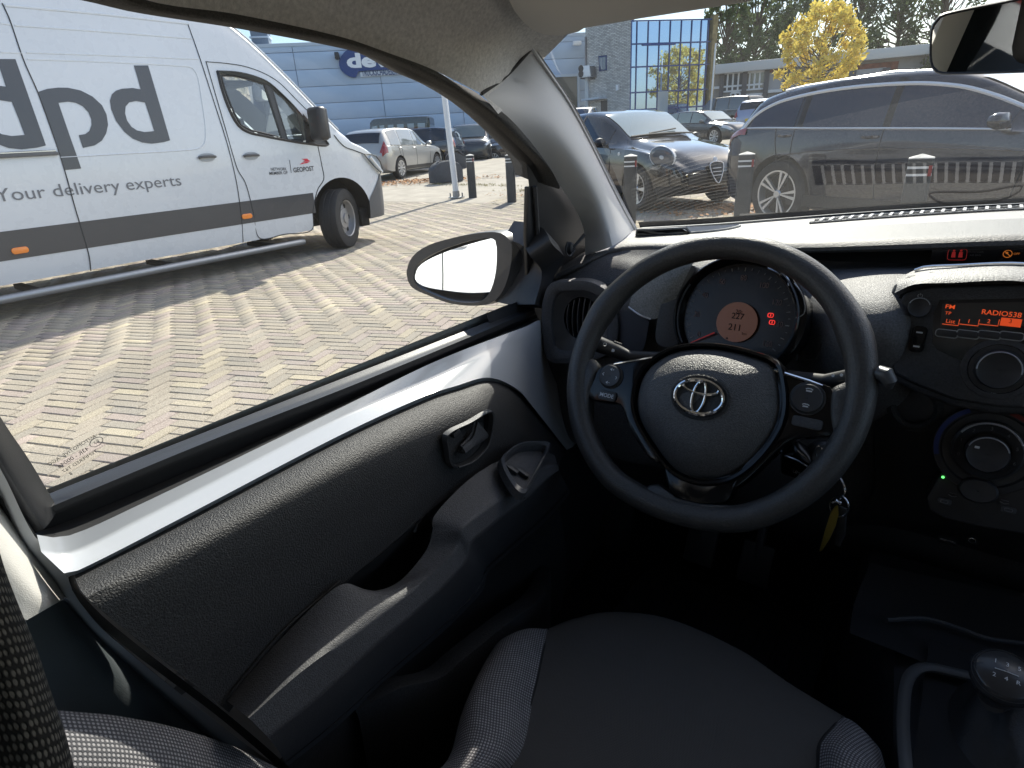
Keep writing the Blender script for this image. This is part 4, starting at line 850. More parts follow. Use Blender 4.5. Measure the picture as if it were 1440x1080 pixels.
gk = MB().lathe([(.015, -.05), (.020, -.035), (.030, -.012), (.0335, -.002), (.033, .004), (.0295, .0085), (.0285, .0075), (.0275, .0085), (.018, .0125), (.001, .0140)], kf, 40).build('gear_knob', M_KNOB, gl, ang=35)
MB().lathe([(.0322, .0048), (.0316, .0060), (.0308, .0066)], kf, 40).build('knob_ring', M_SLATE, gk)
cap = MB().lathe([(.0275, .0088), (.018, .0130), (.001, .0146)], kf, 40).build('knob_cap', mat('dark_knob_cap', (.035, .035, .036), .3, coat=.15), gk)
for s, a, b in (('1', -.011, .008), ('2', -.011, -.010), ('3', 0, .008), ('4', 0, -.010), ('5', .011, .008), ('R', .011, -.010)):
    text('shift_number', s, (FP(kf, a, b, .0150),)+kf[1:], .0072, M_PRINT, gk)
MB().tube([FP(kf, -.011, -.001, .0145), FP(kf, 0, -.001, .0155), FP(kf, .011, -.001, .0145)], .0005, 4).build('shift_pattern', M_PRINT, gk)
MB().patch([[V((-.03, .86, .545)), V((XC, .88, .55)), V((.34, .86, .545))], [V((-.035, .78, .53)), V((XC, .79, .535)), V((.345, .78, .53))], [V((-.03, .70, .545)), V((XC, .69, .55)), V((.34, .70, .545))]], 20, 14).build('console_tray', M_SATIN, car)
MB().tube(cr([Z(a, b, .545) for a, b in ((1248, 872), (1300, 870), (1350, 884), (1385, 897), (1440, 905))], 16), .003, 6).build('tray_lip', M_SLATE, car)

# ---- floor, pedals, mat
MB().patch([[V((-.60, 1.12, .40)), V((XC, 1.12, .42)), V((.91, 1.12, .40))], [V((-.60, .98, .26)), V((XC, .98, .27)), V((.91, .98, .26))], [V((-.60, .4, .24)), V((XC, .4, .25)), V((.91, .4, .24))], [V((-.60, -1.2, .25)), V((XC, -1.2, .26)), V((.91, -1.2, .25))]], 20, 30).build('floor_carpet', M_CARPET, car)
fm = empty('floor_mat', (-.25, .80, .262), 0, 'dark ribbed mat lying in the driver footwell under the wheel', 'floor mat')
MB().prism(rrect(.36, .40, .05), XY, .012).build('mat_sheet', mat('blue_black_mat', (.012, .014, .02), .9, bump=(300, .002)), fm, bev=.004, fix=True)
for k in range(9): MB().box((-.13+k*.0325, 0, .0135), (.014, .32, .006)).build('mat_rib', mat('blue_black_mat', (0, 0, 0)), fm, bev=.002)
for x in (-.30, -.20):
    pd = MB().box((0, 0, 0), (.055, .075, .012), frame(V((x, .93, .42)), V((1, 0, 0)), V((0, .45, 1)))).build('pedal', M_RUBBER, car, bev=.004)
    MB().tube([V((x, .935, .43)), V((x, .98, .56)), V((x, 1.0, .68))], .008, 8).build('pedal_arm', M_SATIN, pd)
# ---- driver's seat
def ZR(pts, z): return [Z(a, b, z if not isinstance(z, (list, tuple)) else z[i]) for i, (a, b) in enumerate(pts)]
seat = MB()
s1 = ZR([(771, 884), (812, 868), (860, 861), (940, 870), (1040, 914), (1110, 962), (1186, 1008)], .548)
s2 = ZR([(764, 915), (808, 900), (858, 893), (942, 905), (1038, 950), (1106, 990), (1170, 1024)], .556)
s3 = ZR([(752, 970), (820, 975), (860, 975), (940, 985), (1030, 1015), (1100, 1035), (1152, 1048)], .556)
s4 = ZR([(718, 1080), (790, 1085), (860, 1085), (940, 1085), (1030, 1085), (1100, 1085), (1150, 1085)], .548)
s0 = [p+V((0, .014, -.022)) for p in s1]; s00 = [p+V((0, .012, -.07)) for p in s1]; s000 = [p+V((0, -.02, -.16)) for p in s1]
s5 = [V((x, .06, .53)) for x in (-.36, -.30, -.26, -.2, -.15, -.09, -.05)]
s6 = [V((x, -.12, .52)) for x in (-.36, -.30, -.26, -.2, -.15, -.09, -.05)]
seatc = MB().patch([s000, s00, s0, s1, s2, s3, s4, s5, s6], 50, 70).build('seat_cushion', M_SEAT, car, ang=70)
l1 = [(771, 884), (740, 884), (715, 893), (700, 906)]
bl1 = ZR(l1, [.548, .556, .555, .54]); bl2 = ZR([(764, 915), (728, 905), (697, 915), (680, 935)], [.556, .572, .572, .55])
bl3 = ZR([(752, 970), (710, 965), (670, 970), (650, 1000)], [.556, .58, .582, .555]); bl4 = ZR([(718, 1080), (680, 1080), (640, 1080), (614, 1085)], [.548, .585, .588, .555])
bl0 = [p+V((-.002, .014, -.03)) for p in bl1]; bl00 = [p+V((-.004, .0, -.16)) for p in bl1]
bl5 = [V((-.36, .06, .53)), V((-.40, .06, .58)), V((-.44, .06, .58)), V((-.465, .06, .55))]
def drop(r): return r+[r[-1]+V((-.006, 0, -.05)), r[-1]+V((.0, 0, -.2))]
sbl = MB().patch([drop(bl00), drop(bl0), drop(bl1), drop(bl2), drop(bl3), drop(bl4), drop(bl5)], 40, 50).build('seat_bolster', M_DOTS, car, ang=70)
r1_ = ZR([(1186, 1008), (1200, 1014), (1225, 1038), (1240, 1060)], [.548, .55, .55, .53]); r2_ = ZR([(1170, 1024), (1190, 1030), (1225, 1060), (1246, 1085)], [.556, .565, .562, .54])
r3_ = ZR([(1152, 1048), (1180, 1055), (1215, 1080), (1245, 1110)], [.556, .57, .57, .545]); r4_ = ZR([(1150, 1085), (1180, 1090), (1215, 1110), (1240, 1140)], [.548, .57, .572, .545])
r0_ = [p+V((.002, .012, -.03)) for p in r1_]; r00_ = [p+V((0, 0, -.16)) for p in r1_]
r5_ = [V((-.05, .06, .53)), V((-.02, .06, .57)), V((.02, .06, .57)), V((.04, .06, .54))]
def drop2(r): return r+[r[-1]+V((.006, 0, -.05)), r[-1]+V((.0, 0, -.2))]
MB().patch([drop2(r00_), drop2(r0_), drop2(r1_), drop2(r2_), drop2(r3_), drop2(r4_), drop2(r5_)], 40, 50).build('seat_bolster', M_DOTS, car, ang=70)
for a, b in ((bl1, bl4),): pass
MB().tube(cr([bl1[0], bl2[0], bl3[0], bl4[0]], 24), .0015, 5).build('seat_seam', M_MATTE, car)
MB().tube(cr([r1_[0], r2_[0], r3_[0], r4_[0]], 24), .0015, 5).build('seat_seam', M_MATTE, car)
# backrest: side bolster and ribbed shoulder close to the lens
k1 = [(66, 1001), (110, 1004), (170, 1010), (250, 1026), (330, 1052), (392, 1082)]
kx = [-.445, -.442, -.438, -.434, -.43, -.428]
b0 = [p+V((-.03, .0, -.06)) for p in XR(k1, kx)]; b1 = XR(k1, kx)
b2 = [p+V((.028, -.008, -.012)) for p in b1]; b3 = [p+V((.055, -.03, -.04)) for p in b1]; b4 = [p+V((.07, -.06, -.09)) for p in b1]
MB().patch([b0, [p+V((-.012, .001, -.012)) for p in b1], b1, b2, b3, b4], 40, 40).build('backrest_bolster', M_DOTS, car, ang=70)
g1 = [(-6, 760), (6, 800), (25, 850), (48, 905), (70, 970), (92, 1035), (108, 1100)]
gA = [D(a, b, .275) for a, b in g1]; gB = [D(a-18, b-2, .262) for a, b in g1]; gC = [D(a-60, b, .252) for a, b in g1]; gD = [D(a-140, b, .25) for a, b in g1]
gO = [D(a-4, b+4, .30) for a, b in g1]; gP = [D(a-30, b+4, .33) for a, b in g1]
MB().patch([gP, gO, gA, gB, gC, gD], 40, 40).build('seat_shoulder', M_RIBS, car, ang=80)
# passenger's seat, simple but whole, and rear bench
def seat_block(name, cx, cy, m):
    q = MB().patch([[V((cx+x, cy+.5, .40)) for x in (-.24, 0, .24)], [V((cx+x, cy+.52, .53)) for x in (-.24, 0, .24)], [V((cx-.24, cy+.25, .58)), V((cx, cy+.25, .55)), V((cx+.24, cy+.25, .58))], [V((cx-.24, cy, .54)), V((cx, cy, .51)), V((cx+.24, cy, .54))], [V((cx-.24, cy-.08, .80)), V((cx, cy-.1, .80)), V((cx+.24, cy-.08, .80))], [V((cx-.2, cy-.17, 1.12)), V((cx, cy-.18, 1.14)), V((cx+.2, cy-.17, 1.12))], [V((cx-.14, cy-.26, 1.28)), V((cx, cy-.26, 1.30)), V((cx+.14, cy-.26, 1.28))]], 16, 40)
    return q.build(name, m, car, thick=-.08, fix=True)
seat_block('passenger_seat', .55, .02, M_SEAT)
hb_ = MB().box((-.23, -.31, 1.20), (.28, .11, .22)).build('headrest', M_SEAT, car, bev=.04, seg=3); MB().tube([V((-.28, -.31, 1.12)), V((-.28, -.29, .9))], .008, 8).tube([V((-.18, -.31, 1.12)), V((-.18, -.29, .9))], .008, 8).build('headrest_post', M_STEEL, hb_)
MB().box((-.23, -.29, .82), (.44, .14, .5)).build('driver_backrest', M_SEAT, car, bev=.05, seg=3)
seat_block('rear_seat', -.20, -.62, M_SEAT); seat_block('rear_seat', .51, -.62, M_SEAT)

# ---- inside mirror
mu = D(1310, 58, .575); mdir = V((1, -.17, .045)); mf = frame(mu, mdir, V((.06, -.075, 1))); mc = PLN(1452, 52, mu, mf[3]); mf = (mc,)+mf[1:]
def MPx(px, py): q = PLN(px, py, mf[0], mf[3])-mf[0]; return (q.dot(mf[1]), q.dot(mf[2]))
mo = smooth2([MPx(*p) for p in ((1308, 60), (1311, 36), (1322, 21), (1345, 14), (1400, 3), (1460, -9), (1540, -22), (1560, -14), (1572, 30), (1575, 80), (1560, 96), (1500, 100), (1420, 103), (1340, 105), (1318, 103), (1309, 92))], 64)
msg = 1 if mf[3].dot(EYE-mc) > 0 else -1
mxx = sum(p[0] for p in mo)/64; myy = sum(p[1] for p in mo)/64
rv = MB().grid([[FP(mf, mxx+(p[0]-mxx)*k, myy+(p[1]-myy)*kk_, h*msg) for p in mo] for k, kk_, h in ((.01, .01, -.035), (.6, .5, -.034), (.93, .86, -.022), (1, 1, -.006), (1, 1, .002), (.985, .96, .004), (.965, .90, .002))], closed=True).build('inside_mirror', M_SATIN, car)
MB().add([FP(mf, mxx+(p[0]-mxx)*.968, myy+(p[1]-myy)*.91, .0022*msg) for p in mo], [tuple(range(64))]).build('mirror_glass', M_MIRROR, rv, smooth=False)
MB().tube([FP(mf, mxx, myy+.02, -.02*msg), FP(mf, mxx, myy+.06, -.05*msg), V((XC, .68, 1.30))], .01, 8).build('mirror_stalk', M_SATIN, rv)

# ---- door mirror, outside the glass
dc = D(640, 384, 1.06)
dn = V((-.02, -1, .02))
dmf = frame(dc, V((1, -.12, -.02)), V((0, .05, 1)))
def DPx(px, py): q = PLN(px, py, dmf[0], dmf[3])-dmf[0]; return (q.dot(dmf[1]), q.dot(dmf[2]))
dsg = 1 if dmf[3].dot(EYE-dc) > 0 else -1
sh = smooth2([DPx(*p) for p in ((574, 385), (580, 364), (600, 347), (640, 334), (690, 326), (712, 330), (722, 345), (718, 385), (705, 415), (685, 428), (640, 427), (605, 415), (580, 402))], 64)
gl_ = smooth2([DPx(*p) for p in ((584, 392), (587, 375), (605, 360), (640, 345), (680, 335), (698, 337), (701, 350), (699, 385), (690, 412), (675, 424), (640, 423), (608, 412), (590, 402))], 64)
sx_ = sum(p[0] for p in sh)/64; sy_ = sum(p[1] for p in sh)/64
dm = MB().grid([[FP(dmf, p[0], p[1], -.004*dsg) for p in gl_], [FP(dmf, p[0], p[1], .004*dsg) for p in gl_], [FP(dmf, p[0], p[1], .004*dsg) for p in sh]] + [[FP(dmf, sx_+(p[0]-sx_)*k, sy_+(p[1]-sy_)*k, h*dsg) for p in sh] for k, h in ((1.02, -.01), (1.0, -.05), (.9, -.085), (.6, -.105), (.01, -.11))], closed=True).build('door_mirror', M_SATIN, car)
sd2 = MB().patch([[FP(dmf, *DPx(a, b), 0) for a, b in ((706, 338), (724, 340), (738, 348), (745, 360))], [FP(dmf, *DPx(a, b), -.02*dsg) for a, b in ((706, 360), (725, 365), (742, 372), (750, 385))], [FP(dmf, *DPx(a, b), -.0*dsg) for a, b in ((696, 424), (715, 428), (740, 428), (752, 428))]], 14, 14).build('mirror_foot', M_SATIN, dm, thick=-.04, fix=True)
# mirror pane turned inward a little, to show the flank of the car
view = (dc-EYE).normalized(); mn = V((.27, -.96, .075)).normalized()
MG = []
for p in gl_:
    q = FP(dmf, p[0], p[1], -.003*dsg); MG.append(q)
cc = sum(MG, V())/64
pl_ = [q - dmf[3]*((q-cc).dot(mn)/dmf[3].dot(mn)) for q in MG]
mxd = max((a-b).dot(dmf[3])*dsg for a, b in zip(pl_, MG)); pl_ = [q-dmf[3]*dsg*max(0, mxd-.004) for q in pl_]
if (pl_[1]-pl_[0]).cross(pl_[20]-pl_[0]).dot(mn) < 0: pl_ = pl_[::-1]
MB().add(pl_, [tuple(range(64))]).build('mirror_glass', M_MIRROR, dm, smooth=False)

# ---- the rest of the shell: roof, far doors, tail, outer flank
sh_ = []
def arc(y, zt, wb, wt):                                  # outer roof section
    return [V((XC+s*w_, y, z)) for s, w_, z in ((-1, wt, zt-.10), (-1, wt*.86, zt-.035), (-1, wt*.5, zt-.005), (0, 0, zt), (1, wt*.5, zt-.005), (1, wt*.86, zt-.035), (1, wt, zt-.10))]
MB().patch([[HTs_ + V((0, .03, .018)) for HTs_ in cr(HT, 9)], arc(.35, 1.45, .78, .62), arc(-.2, 1.47, .78, .64), arc(-.9, 1.45, .78, .62), arc(-1.45, 1.36, .74, .58)], 30, 24).build('roof', M_WHITE, car)
def flank(s):
    def q(y, z, k): return V((XC+s*k, y, z))
    k = .155  # left flank sits at x = -.60
    W = lambda y: .775-(.05 if y < -1.2 else 0)
    rows = [[q(y, .22, W(y)-.05) for y in (-1.5, -.9, -.2, .3, .85, 1.15)], [q(y, .45, W(y)) for y in (-1.5, -.9, -.2, .3, .85, 1.15)], [q(y, .72, W(y)+.008) for y in (-1.5, -.9, -.2, .3, .85, 1.15)], [q(y, .86, W(y)-.012) for y in (-1.5, -.9, -.2, .3, .85, 1.15)], [q(y, .895, W(y)-.03) for y in (-1.5, -.9, -.2, .3, .85, 1.15)]]
    return MB().patch(rows, 40, 30)
fl = flank(-1).build('outer_door_skin', M_WHITE, car)
flank(1).build('outer_door_skin', M_WHITE, car)
MB().tube([V((-.622, y, .60)) for y in (-.9, -.2, .4, 1.0)], .010, 6, flat=1.6).build('rubbing_strip', mat('grey_strip', (.25, .26, .27), .5), fl)
MB().tube(cr([V((-.628, -.06, .80)), V((-.655, -.03, .80)), V((-.655, .08, .80)), V((-.628, .11, .80))], 12), .012, 8).build('outer_handle', M_WHITE, fl)
# passenger door inside
MB().patch([[V((2*XC+.577, y, .90)) for y in (-1.3, -.5, .2, .95)], [V((2*XC+.50, y, .84)) for y in (-1.3, -.5, .2, .95)], [V((2*XC+.45, y, .68)) for y in (-1.3, -.5, .2, .95)], [V((2*XC+.47, y, .26)) for y in (-1.3, -.5, .2, 1.05)]], 20, 12).build('passenger_door_panel', M_GRAIN, car)
MB().patch([[V((-.577, y, .90)) for y in (-1.4, -.8, -.2)], [V((-.53, y, .84)) for y in (-1.4, -.8, -.2)], [V((-.46, y, .68)) for y in (-1.4, -.8, -.2)], [V((-.47, y, .26)) for y in (-1.4, -.8, -.2)]], 20, 12).build('rear_side_panel', M_GRAIN, car)
def roofside(s): return [V((XC+s*(XC+.577) if s > 0 else -.577, y, .90)) for y in (0,)]
for s in (1, -1):
    xb = XC+.732 if s > 0 else XC-.732
    xt = XC+.61 if s > 0 else XC-.61
    for (ya, yb) in ((-.12, -.02), (-1.25, -1.10)) if s > 0 else ((-.24, -.10), (-1.25, -1.10)):
        MB().solid([V((xb, ya, .89)), V((xb, yb, .89)), V((xt, yb-.02, 1.34)), V((xt, ya-.02, 1.34))], V((-.05*s, 0, 0))).build('pillar', M_CREAM, car, fix=True, bev=.008)
    MB().tube([V((xt-.01*s, y, z)) for y, z in ((.66, 1.29), (.3, 1.345), (-.3, 1.36), (-1.2, 1.33))] if s > 0 else [V((xt-.05, y, z)) for y, z in ((.60, 1.30), (.3, 1.355), (-.3, 1.37), (-1.2, 1.35))], .03, 8).build('roof_rail', M_WHITE, car)
MB().tube([mx_(p)+V((.012, 0, 0)) for p in WSL], .03, 8).build('far_windscreen_pillar', M_PILLAR, car)
MB().add([V((2*XC+.575, .9, .9)), V((2*XC+.575, -1.2, .9)), V((2*XC+.46, -1.1, 1.34)), V((2*XC+.46, .6, 1.30))], [(0, 1, 2, 3)]).build('far_side_window', M_SIDEGLASS, car, smooth=False)
MB().add([V((-.575, -.22, .9)), V((-.575, -1.15, .9)), V((-.46, -1.1, 1.33)), V((-.46, -.22, 1.34))], [(0, 1, 2, 3)]).build('rear_side_window', mat('opaque_dark_glass', (.02, .025, .03), .04), car, smooth=False)  # pane coloured opaque and dark for a darker reflection in the door mirror
MB().patch([[V((XC+x, -1.45, .25)) for x in (-.74, 0, .74)], [V((XC+x, -1.52, .5)) for x in (-.76, 0, .76)], [V((XC+x, -1.50, .90)) for x in (-.72, 0, .72)]], 20, 12).build('tailgate', M_WHITE, car)
MB().add([V((XC-.66, -1.50, .9)), V((XC+.66, -1.50, .9)), V((XC+.54, -1.36, 1.33)), V((XC-.54, -1.36, 1.33))], [(0, 1, 2, 3)]).build('rear_window', M_SIDEGLASS, car, smooth=False)
bon = MB().patch([[p+V((0, .16, -.055)) for p in WBs], [V((XC+x, 1.55, z)) for x, z in ((-.62, .86), (0, .90), (.62, .86))], [V((XC+x, 1.85, z)) for x, z in ((-.58, .74), (0, .78), (.58, .74))], [V((XC+x, 1.95, z)) for x, z in ((-.58, .5), (0, .5), (.58, .5))], [V((XC+x, 1.9, z)) for x, z in ((-.58, .25), (0, .25), (.58, .25))]], 30, 30).build('bonnet', M_WHITE, car)
MB().patch([[V((-.62, y, z)) for y, z in ((.9, .9), (1.2, .87), (1.7, .78), (1.9, .6))], [V((-.63, y, z)) for y, z in ((.9, .5), (1.2, .5), (1.7, .5), (1.9, .4))], [V((-.60, y, .22)) for y in (.9, 1.2, 1.7, 1.88)]], 20, 14).build('front_wing', M_WHITE, car)
MB().patch([[mx_(V((-.62, y, z))) for y, z in ((.9, .9), (1.2, .87), (1.7, .78), (1.9, .6))], [mx_(V((-.63, y, z))) for y, z in ((.9, .5), (1.2, .5), (1.7, .5), (1.9, .4))], [mx_(V((-.60, y, .22))) for y in (.9, 1.2, 1.7, 1.88)]], 20, 14).build('front_wing', M_WHITE, car)
MB().box2((-.6, -1.4, .19), (.91, 1.8, .205)).build('underbody', M_MATTE, car)
for sx_ in (-1, 1):
    for yy in (1.28, -1.06):
        f = frame(V((XC+sx_*.72, yy, .285)), V((0, 1, 0)), V((0, 0, 1)))
        ty = MB().lathe([(.16, -.08), (.27, -.08), (.285, -.06), (.285, .06), (.27, .08), (.18, .08), (.16, .06)], f, 32).build('tyre', M_RUBBER, car)
        MB().lathe([(.17, .07*sx_), (.16, .05*sx_), (.05, .06*sx_), (.001, .06*sx_)], f, 24).build('rim', M_STEEL, ty)
# ================================================================== outside: ground
GH = V((FH.x, FH.y, 0))
def hz(x, y):                                            # the yard climbs gently beyond the bollards
    s = x*GH.x + y*GH.y; return .024*max(0, min(s, 60)-15)
def G(px, py):
    p = Z(px, py, 0) if ray(px, py).z < -1e-4 else EYE+ray(px, py)*60
    for _ in range(30):
        z = hz(p.x, p.y); d = ray(px, py)
        if d.z > -.004: return EYE+d*60
        q = EYE+d*((z-CAMZ)/d.z); p = p.lerp(q, .6)
    return p
def proj(p):
    q = V(p)-EYE; d = q.dot(FWD)
    return (720+FPX*q.dot(CR_)/d, 540-FPX*q.dot(CU_)/d) if d > .01 else None
def tone_material(name, per_object):
    m = bpy.data.materials.new(name); t, p, o = nodes(m)
    if per_object:
        src = N(t, 'ShaderNodeObjectInfo').outputs['Random']
    else:
        src = N(t, 'ShaderNodeAttribute', attribute_name='tone').outputs['Fac']
    rp = N(t, 'ShaderNodeValToRGB'); cr_ = rp.color_ramp; cr_.interpolation = 'CONSTANT'
    cols = [(.0, (.345, .302, .238)), (.24, (.32, .285, .23)), (.44, (.36, .312, .245)), (.58, (.355, .295, .252)), (.70, (.33, .28, .24)), (.80, (.385, .335, .25)), (.90, (.425, .37, .27)), (.96, (.295, .265, .22))]
    cr_.elements[0].position = 0; cr_.elements[0].color = cols[0][1]+(1,)
    cr_.elements[1].position = cols[1][0]; cr_.elements[1].color = cols[1][1]+(1,)
    for a, c in cols[2:]: e = cr_.elements.new(a); e.color = c+(1,)
    t.links.new(src, rp.inputs[0])
    ge = N(t, 'ShaderNodeNewGeometry')
    n1 = N(t, 'ShaderNodeTexNoise', i_Scale=170.0, i_Detail=3.0, i_Roughness=.7); t.links.new(ge.outputs['Position'], n1.inputs['Vector'])
    n2 = N(t, 'ShaderNodeTexNoise', i_Scale=1.1, i_Detail=5.0); t.links.new(ge.outputs['Position'], n2.inputs['Vector'])
    m1 = N(t, 'ShaderNodeMapRange'); m1.inputs[1].default_value = .33; m1.inputs[2].default_value = .67; m1.inputs[3].default_value = .55; m1.inputs[4].default_value = 1.42; t.links.new(n1.outputs['Fac'], m1.inputs[0])
    m2 = N(t, 'ShaderNodeMapRange'); m2.inputs[1].default_value = .3; m2.inputs[2].default_value = .7; m2.inputs[3].default_value = .84; m2.inputs[4].default_value = 1.12; t.links.new(n2.outputs['Fac'], m2.inputs[0])
    mu_ = N(t, 'ShaderNodeMath', operation='MULTIPLY'); t.links.new(m1.outputs[0], mu_.inputs[0]); t.links.new(m2.outputs[0], mu_.inputs[1])
    sc_ = N(t, 'ShaderNodeVectorMath', operation='SCALE'); t.links.new(rp.outputs[0], sc_.inputs[0]); t.links.new(mu_.outputs[0], sc_.inputs['Scale'])
    t.links.new(sc_.outputs[0], p.inputs['Base Color']); p.inputs['Roughness'].default_value = .9; p.inputs['Specular IOR Level'].default_value = .25
    b = N(t, 'ShaderNodeBump'); b.inputs['Distance'].default_value = .002; t.links.new(n1.outputs['Fac'], b.inputs['Height']); t.links.new(b.outputs[0], p.inputs['Normal'])
    return m
M_PAV1 = tone_material('paver_concrete', True); M_PAVN = tone_material('paver_concrete_field', False)
M_SAND = mat('joint_sand', (.25, .22, .175), 1.0, var=(30, .3), coord='Object')
M_YARD = mat('worn_yard_paving', (.34, .305, .25), .95, var=(2.2, .22), bump=(40, .004))
# yard sheet: fine near, reaching the horizon
gs = sorted(set([-600, -300, -150, -80] + list(range(-60, 61, 4)) + [80, 150, 300, 600]))
gm = MB(); gm.grid([[V((x, y, hz(x, y)-.014)) for x in gs] for y in gs])
yard = tag(gm.build('pavement', M_YARD, ang=80), kind='structure')
sand = MB().grid([[V((x, y, -.0070)) for x in (-16, -8, 0, 6)] for y in (-4, 0, 5, 9.2)]).build('joint_sand', M_SAND, yard, smooth=False); tag(sand, kind='stuff')
# herringbone pavers
PW, PLN_, JT = .068, .204, .004
pa = radians(20); pu = V((cos(pa), sin(pa), 0)); pv = V((-sin(pa), cos(pa), 0))
bm_ = MB(); l_, w_2 = PLN_/2-JT/2, PW/2-JT/2; c_ = .004
top = [(-l_+c_, -w_2+c_), (l_-c_, -w_2+c_), (l_-c_, w_2-c_), (-l_+c_, w_2-c_)]; side = [(-l_, -w_2), (l_, -w_2), (l_, w_2), (-l_, w_2)]
BV = [V((x, y, 0)) for x, y in top]+[V((x, y, -.004)) for x, y in side]+[V((x, y, -.012)) for x, y in side]
BF = [(0, 1, 2, 3)]+[(4+i, 4+(i+1) % 4, (i+1) % 4, i) for i in range(4)]+[(8+i, 8+(i+1) % 4, 4+(i+1) % 4, 4+i) for i in range(4)]
bm_.add(BV, BF); pav_me = bpy.data.meshes.new('paver'); pav_me.from_pydata([tuple(v) for v in BV], [], BF); pav_me.materials.append(M_PAV1)
spots = []
for i in range(-260, 261):
    for j in range(-80, 81):
        for k in (0, 1):
            bx, by = (1.5, .5) if k == 0 else (3.5, 1.5)
            a = (i+6*j+bx)*PW; b = (-i+by)*PW
            p = pu*a+pv*b
            if -15 < p.x < 5 and -3 < p.y < 9.0 and not (-.62 < p.x < .95 and -1.6 < p.y < 2.0): spots.append((p, pa+(pi/2 if k else 0)))
def in_window(p):
    q = proj(p)
    if not q or not (-10 < q[0] < 745): return False
    return q[1] > 40 and q[1] < 700-(q[0]-62)*.393 and q[1] < 590+q[0]*1.45
vis = sorted([s for s in spots if in_window(s[0])], key=lambda s: (s[0]-EYE).length)
near = vis[:300]; nset = set(id(s) for s in near)
rng = random.Random(3)
for p, a in near:
    o = put('paver', pav_me, yard); o.location = (p.x, p.y, rng.uniform(-.0025, .001)); o.rotation_euler = (rng.uniform(-.008, .008), rng.uniform(-.006, .006), a+rng.uniform(-.012, .012))
import numpy as np
rest = [s for s in spots if id(s) not in nset]
nb = len(rest); base = np.array([tuple(v) for v in BV])
ca = np.array([cos(s[1]) for s in rest])+0; sa = np.array([sin(s[1]) for s in rest]); rs = np.random.RandomState(5)
px_ = np.array([s[0].x for s in rest]); py_ = np.array([s[0].y for s in rest])
tilt = rs.uniform(-.008, .008, nb); ja = rs.uniform(-.012, .012, nb); ca, sa = ca-sa*ja, sa+ca*ja
vx = base[None, :, 0]*ca[:, None]-base[None, :, 1]*sa[:, None]+px_[:, None]
vy = base[None, :, 0]*sa[:, None]+base[None, :, 1]*ca[:, None]+py_[:, None]
vz = base[None, :, 2]+rs.uniform(-.0025, .001, nb)[:, None]+base[None, :, 0]*tilt[:, None]
vv = np.stack([vx, vy, vz], 2).reshape(-1, 3)
me = bpy.data.meshes.new('paver_field'); nvb, nfb = len(BV), len(BF)
me.vertices.add(nb*nvb); me.vertices.foreach_set('co', vv.ravel())
lf_ = np.array(BF).ravel(); li = (lf_[None, :]+(np.arange(nb)*nvb)[:, None]).ravel()
me.loops.add(nb*nfb*4); me.loops.foreach_set('vertex_index', li.astype(np.int32))
me.polygons.add(nb*nfb); me.polygons.foreach_set('loop_start', np.arange(0, nb*nfb*4, 4).astype(np.int32)); me.polygons.foreach_set('loop_total', np.full(nb*nfb, 4, np.int32))
me.update(calc_edges=True); at_ = me.attributes.new('tone', 'FLOAT', 'FACE'); at_.data.foreach_set('value', np.repeat(rs.uniform(0, 1, nb), nfb).astype(np.float32))
me.materials.append(M_PAVN); tag(put('paver_field', me, yard), kind='stuff')
# plain courses beyond, laid in rows in the parking bays
def course(x0, x1, y0, y1, ang, pw, pl_, name):
    u = V((cos(ang), sin(ang), 0)); v = V((-sin(ang), cos(ang), 0)); q = MB(); tones = []
    o = V(((x0+x1)/2, (y0+y1)/2, 0)); n1 = int((x1-x0)/pl_/2); n2 = int((y1-y0)/pw/2)
    for i in range(-n1, n1+1):
        for j in range(-n2, n2+1):
            p = o+u*((i+.5*(j % 2))*pl_)+v*(j*pw); z = hz(p.x, p.y)+rs.uniform(-.003, .001)+.001
            if p.y < 9.06: continue
            a, b = u*(pl_/2-.004), v*(pw/2-.004)
            q.add([p-a-b+ZZ*z, p+a-b+ZZ*z, p+a+b+ZZ*z, p-a+b+ZZ*z, p-a-b+ZZ*(z-.012), p+a-b+ZZ*(z-.012), p+a+b+ZZ*(z-.012), p-a+b+ZZ*(z-.012)], [(0, 1, 2, 3), (4, 5, 1, 0), (5, 6, 2, 1), (6, 7, 3, 2), (7, 4, 0, 3)]); tones += [rs.uniform(0, 1)]*5
    o_ = q.build(name, M_PAVN, yard, smooth=False); at = o_.data.attributes.new('tone', 'FLOAT', 'FACE'); at.data.foreach_set('value', np.array(tones, np.float32)); tag(o_, kind='stuff')
course(-15, 5, 8.6, 15.5, radians(-70), .105, .21, 'bay_pavers')
# fallen leaves
M_LEAF = mat('dry_leaf', (.36, .17, .06), .9, var=(3, .5)); 
lm = MB()
def leaves(c, rx, ry, ang, n, s0=.03, s1=.07):
    for _ in range(n):
        a = rng.gauss(0, .45)*rx; b = rng.gauss(0, .45)*ry
        x = c.x+a*cos(ang)-b*sin(ang); y = c.y+a*sin(ang)+b*cos(ang); z = hz(x, y)+rng.uniform(.004, .03)
        s = rng.uniform(s0, s1); t = rng.uniform(0, 6.28); u = V((cos(t), sin(t), rng.uniform(-.4, .4)))*s; v = V((-sin(t), cos(t), rng.uniform(-.4, .4)))*s*.6
        p = V((x, y, z)); lm.add([p-u, p-v*.9+u*.1, p+u, p+v+u*.1], [(0, 1, 2, 3)])
leaves(G(570, 257), 3.4, .9, radians(40), 1100, .02, .06); leaves(G(600, 252), 1.6, .5, radians(40), 120); leaves(G(1012, 292), 1.3, .5, radians(-20), 420); leaves(G(930, 300), 1.4, .4, radians(-10), 120, .02, .05); leaves(V((-7.5, 10.3, 0)), 2.2, .3, radians(-14), 90, .015, .03)
tag(lm.build('leaves', M_LEAF, smooth=False), kind='stuff')
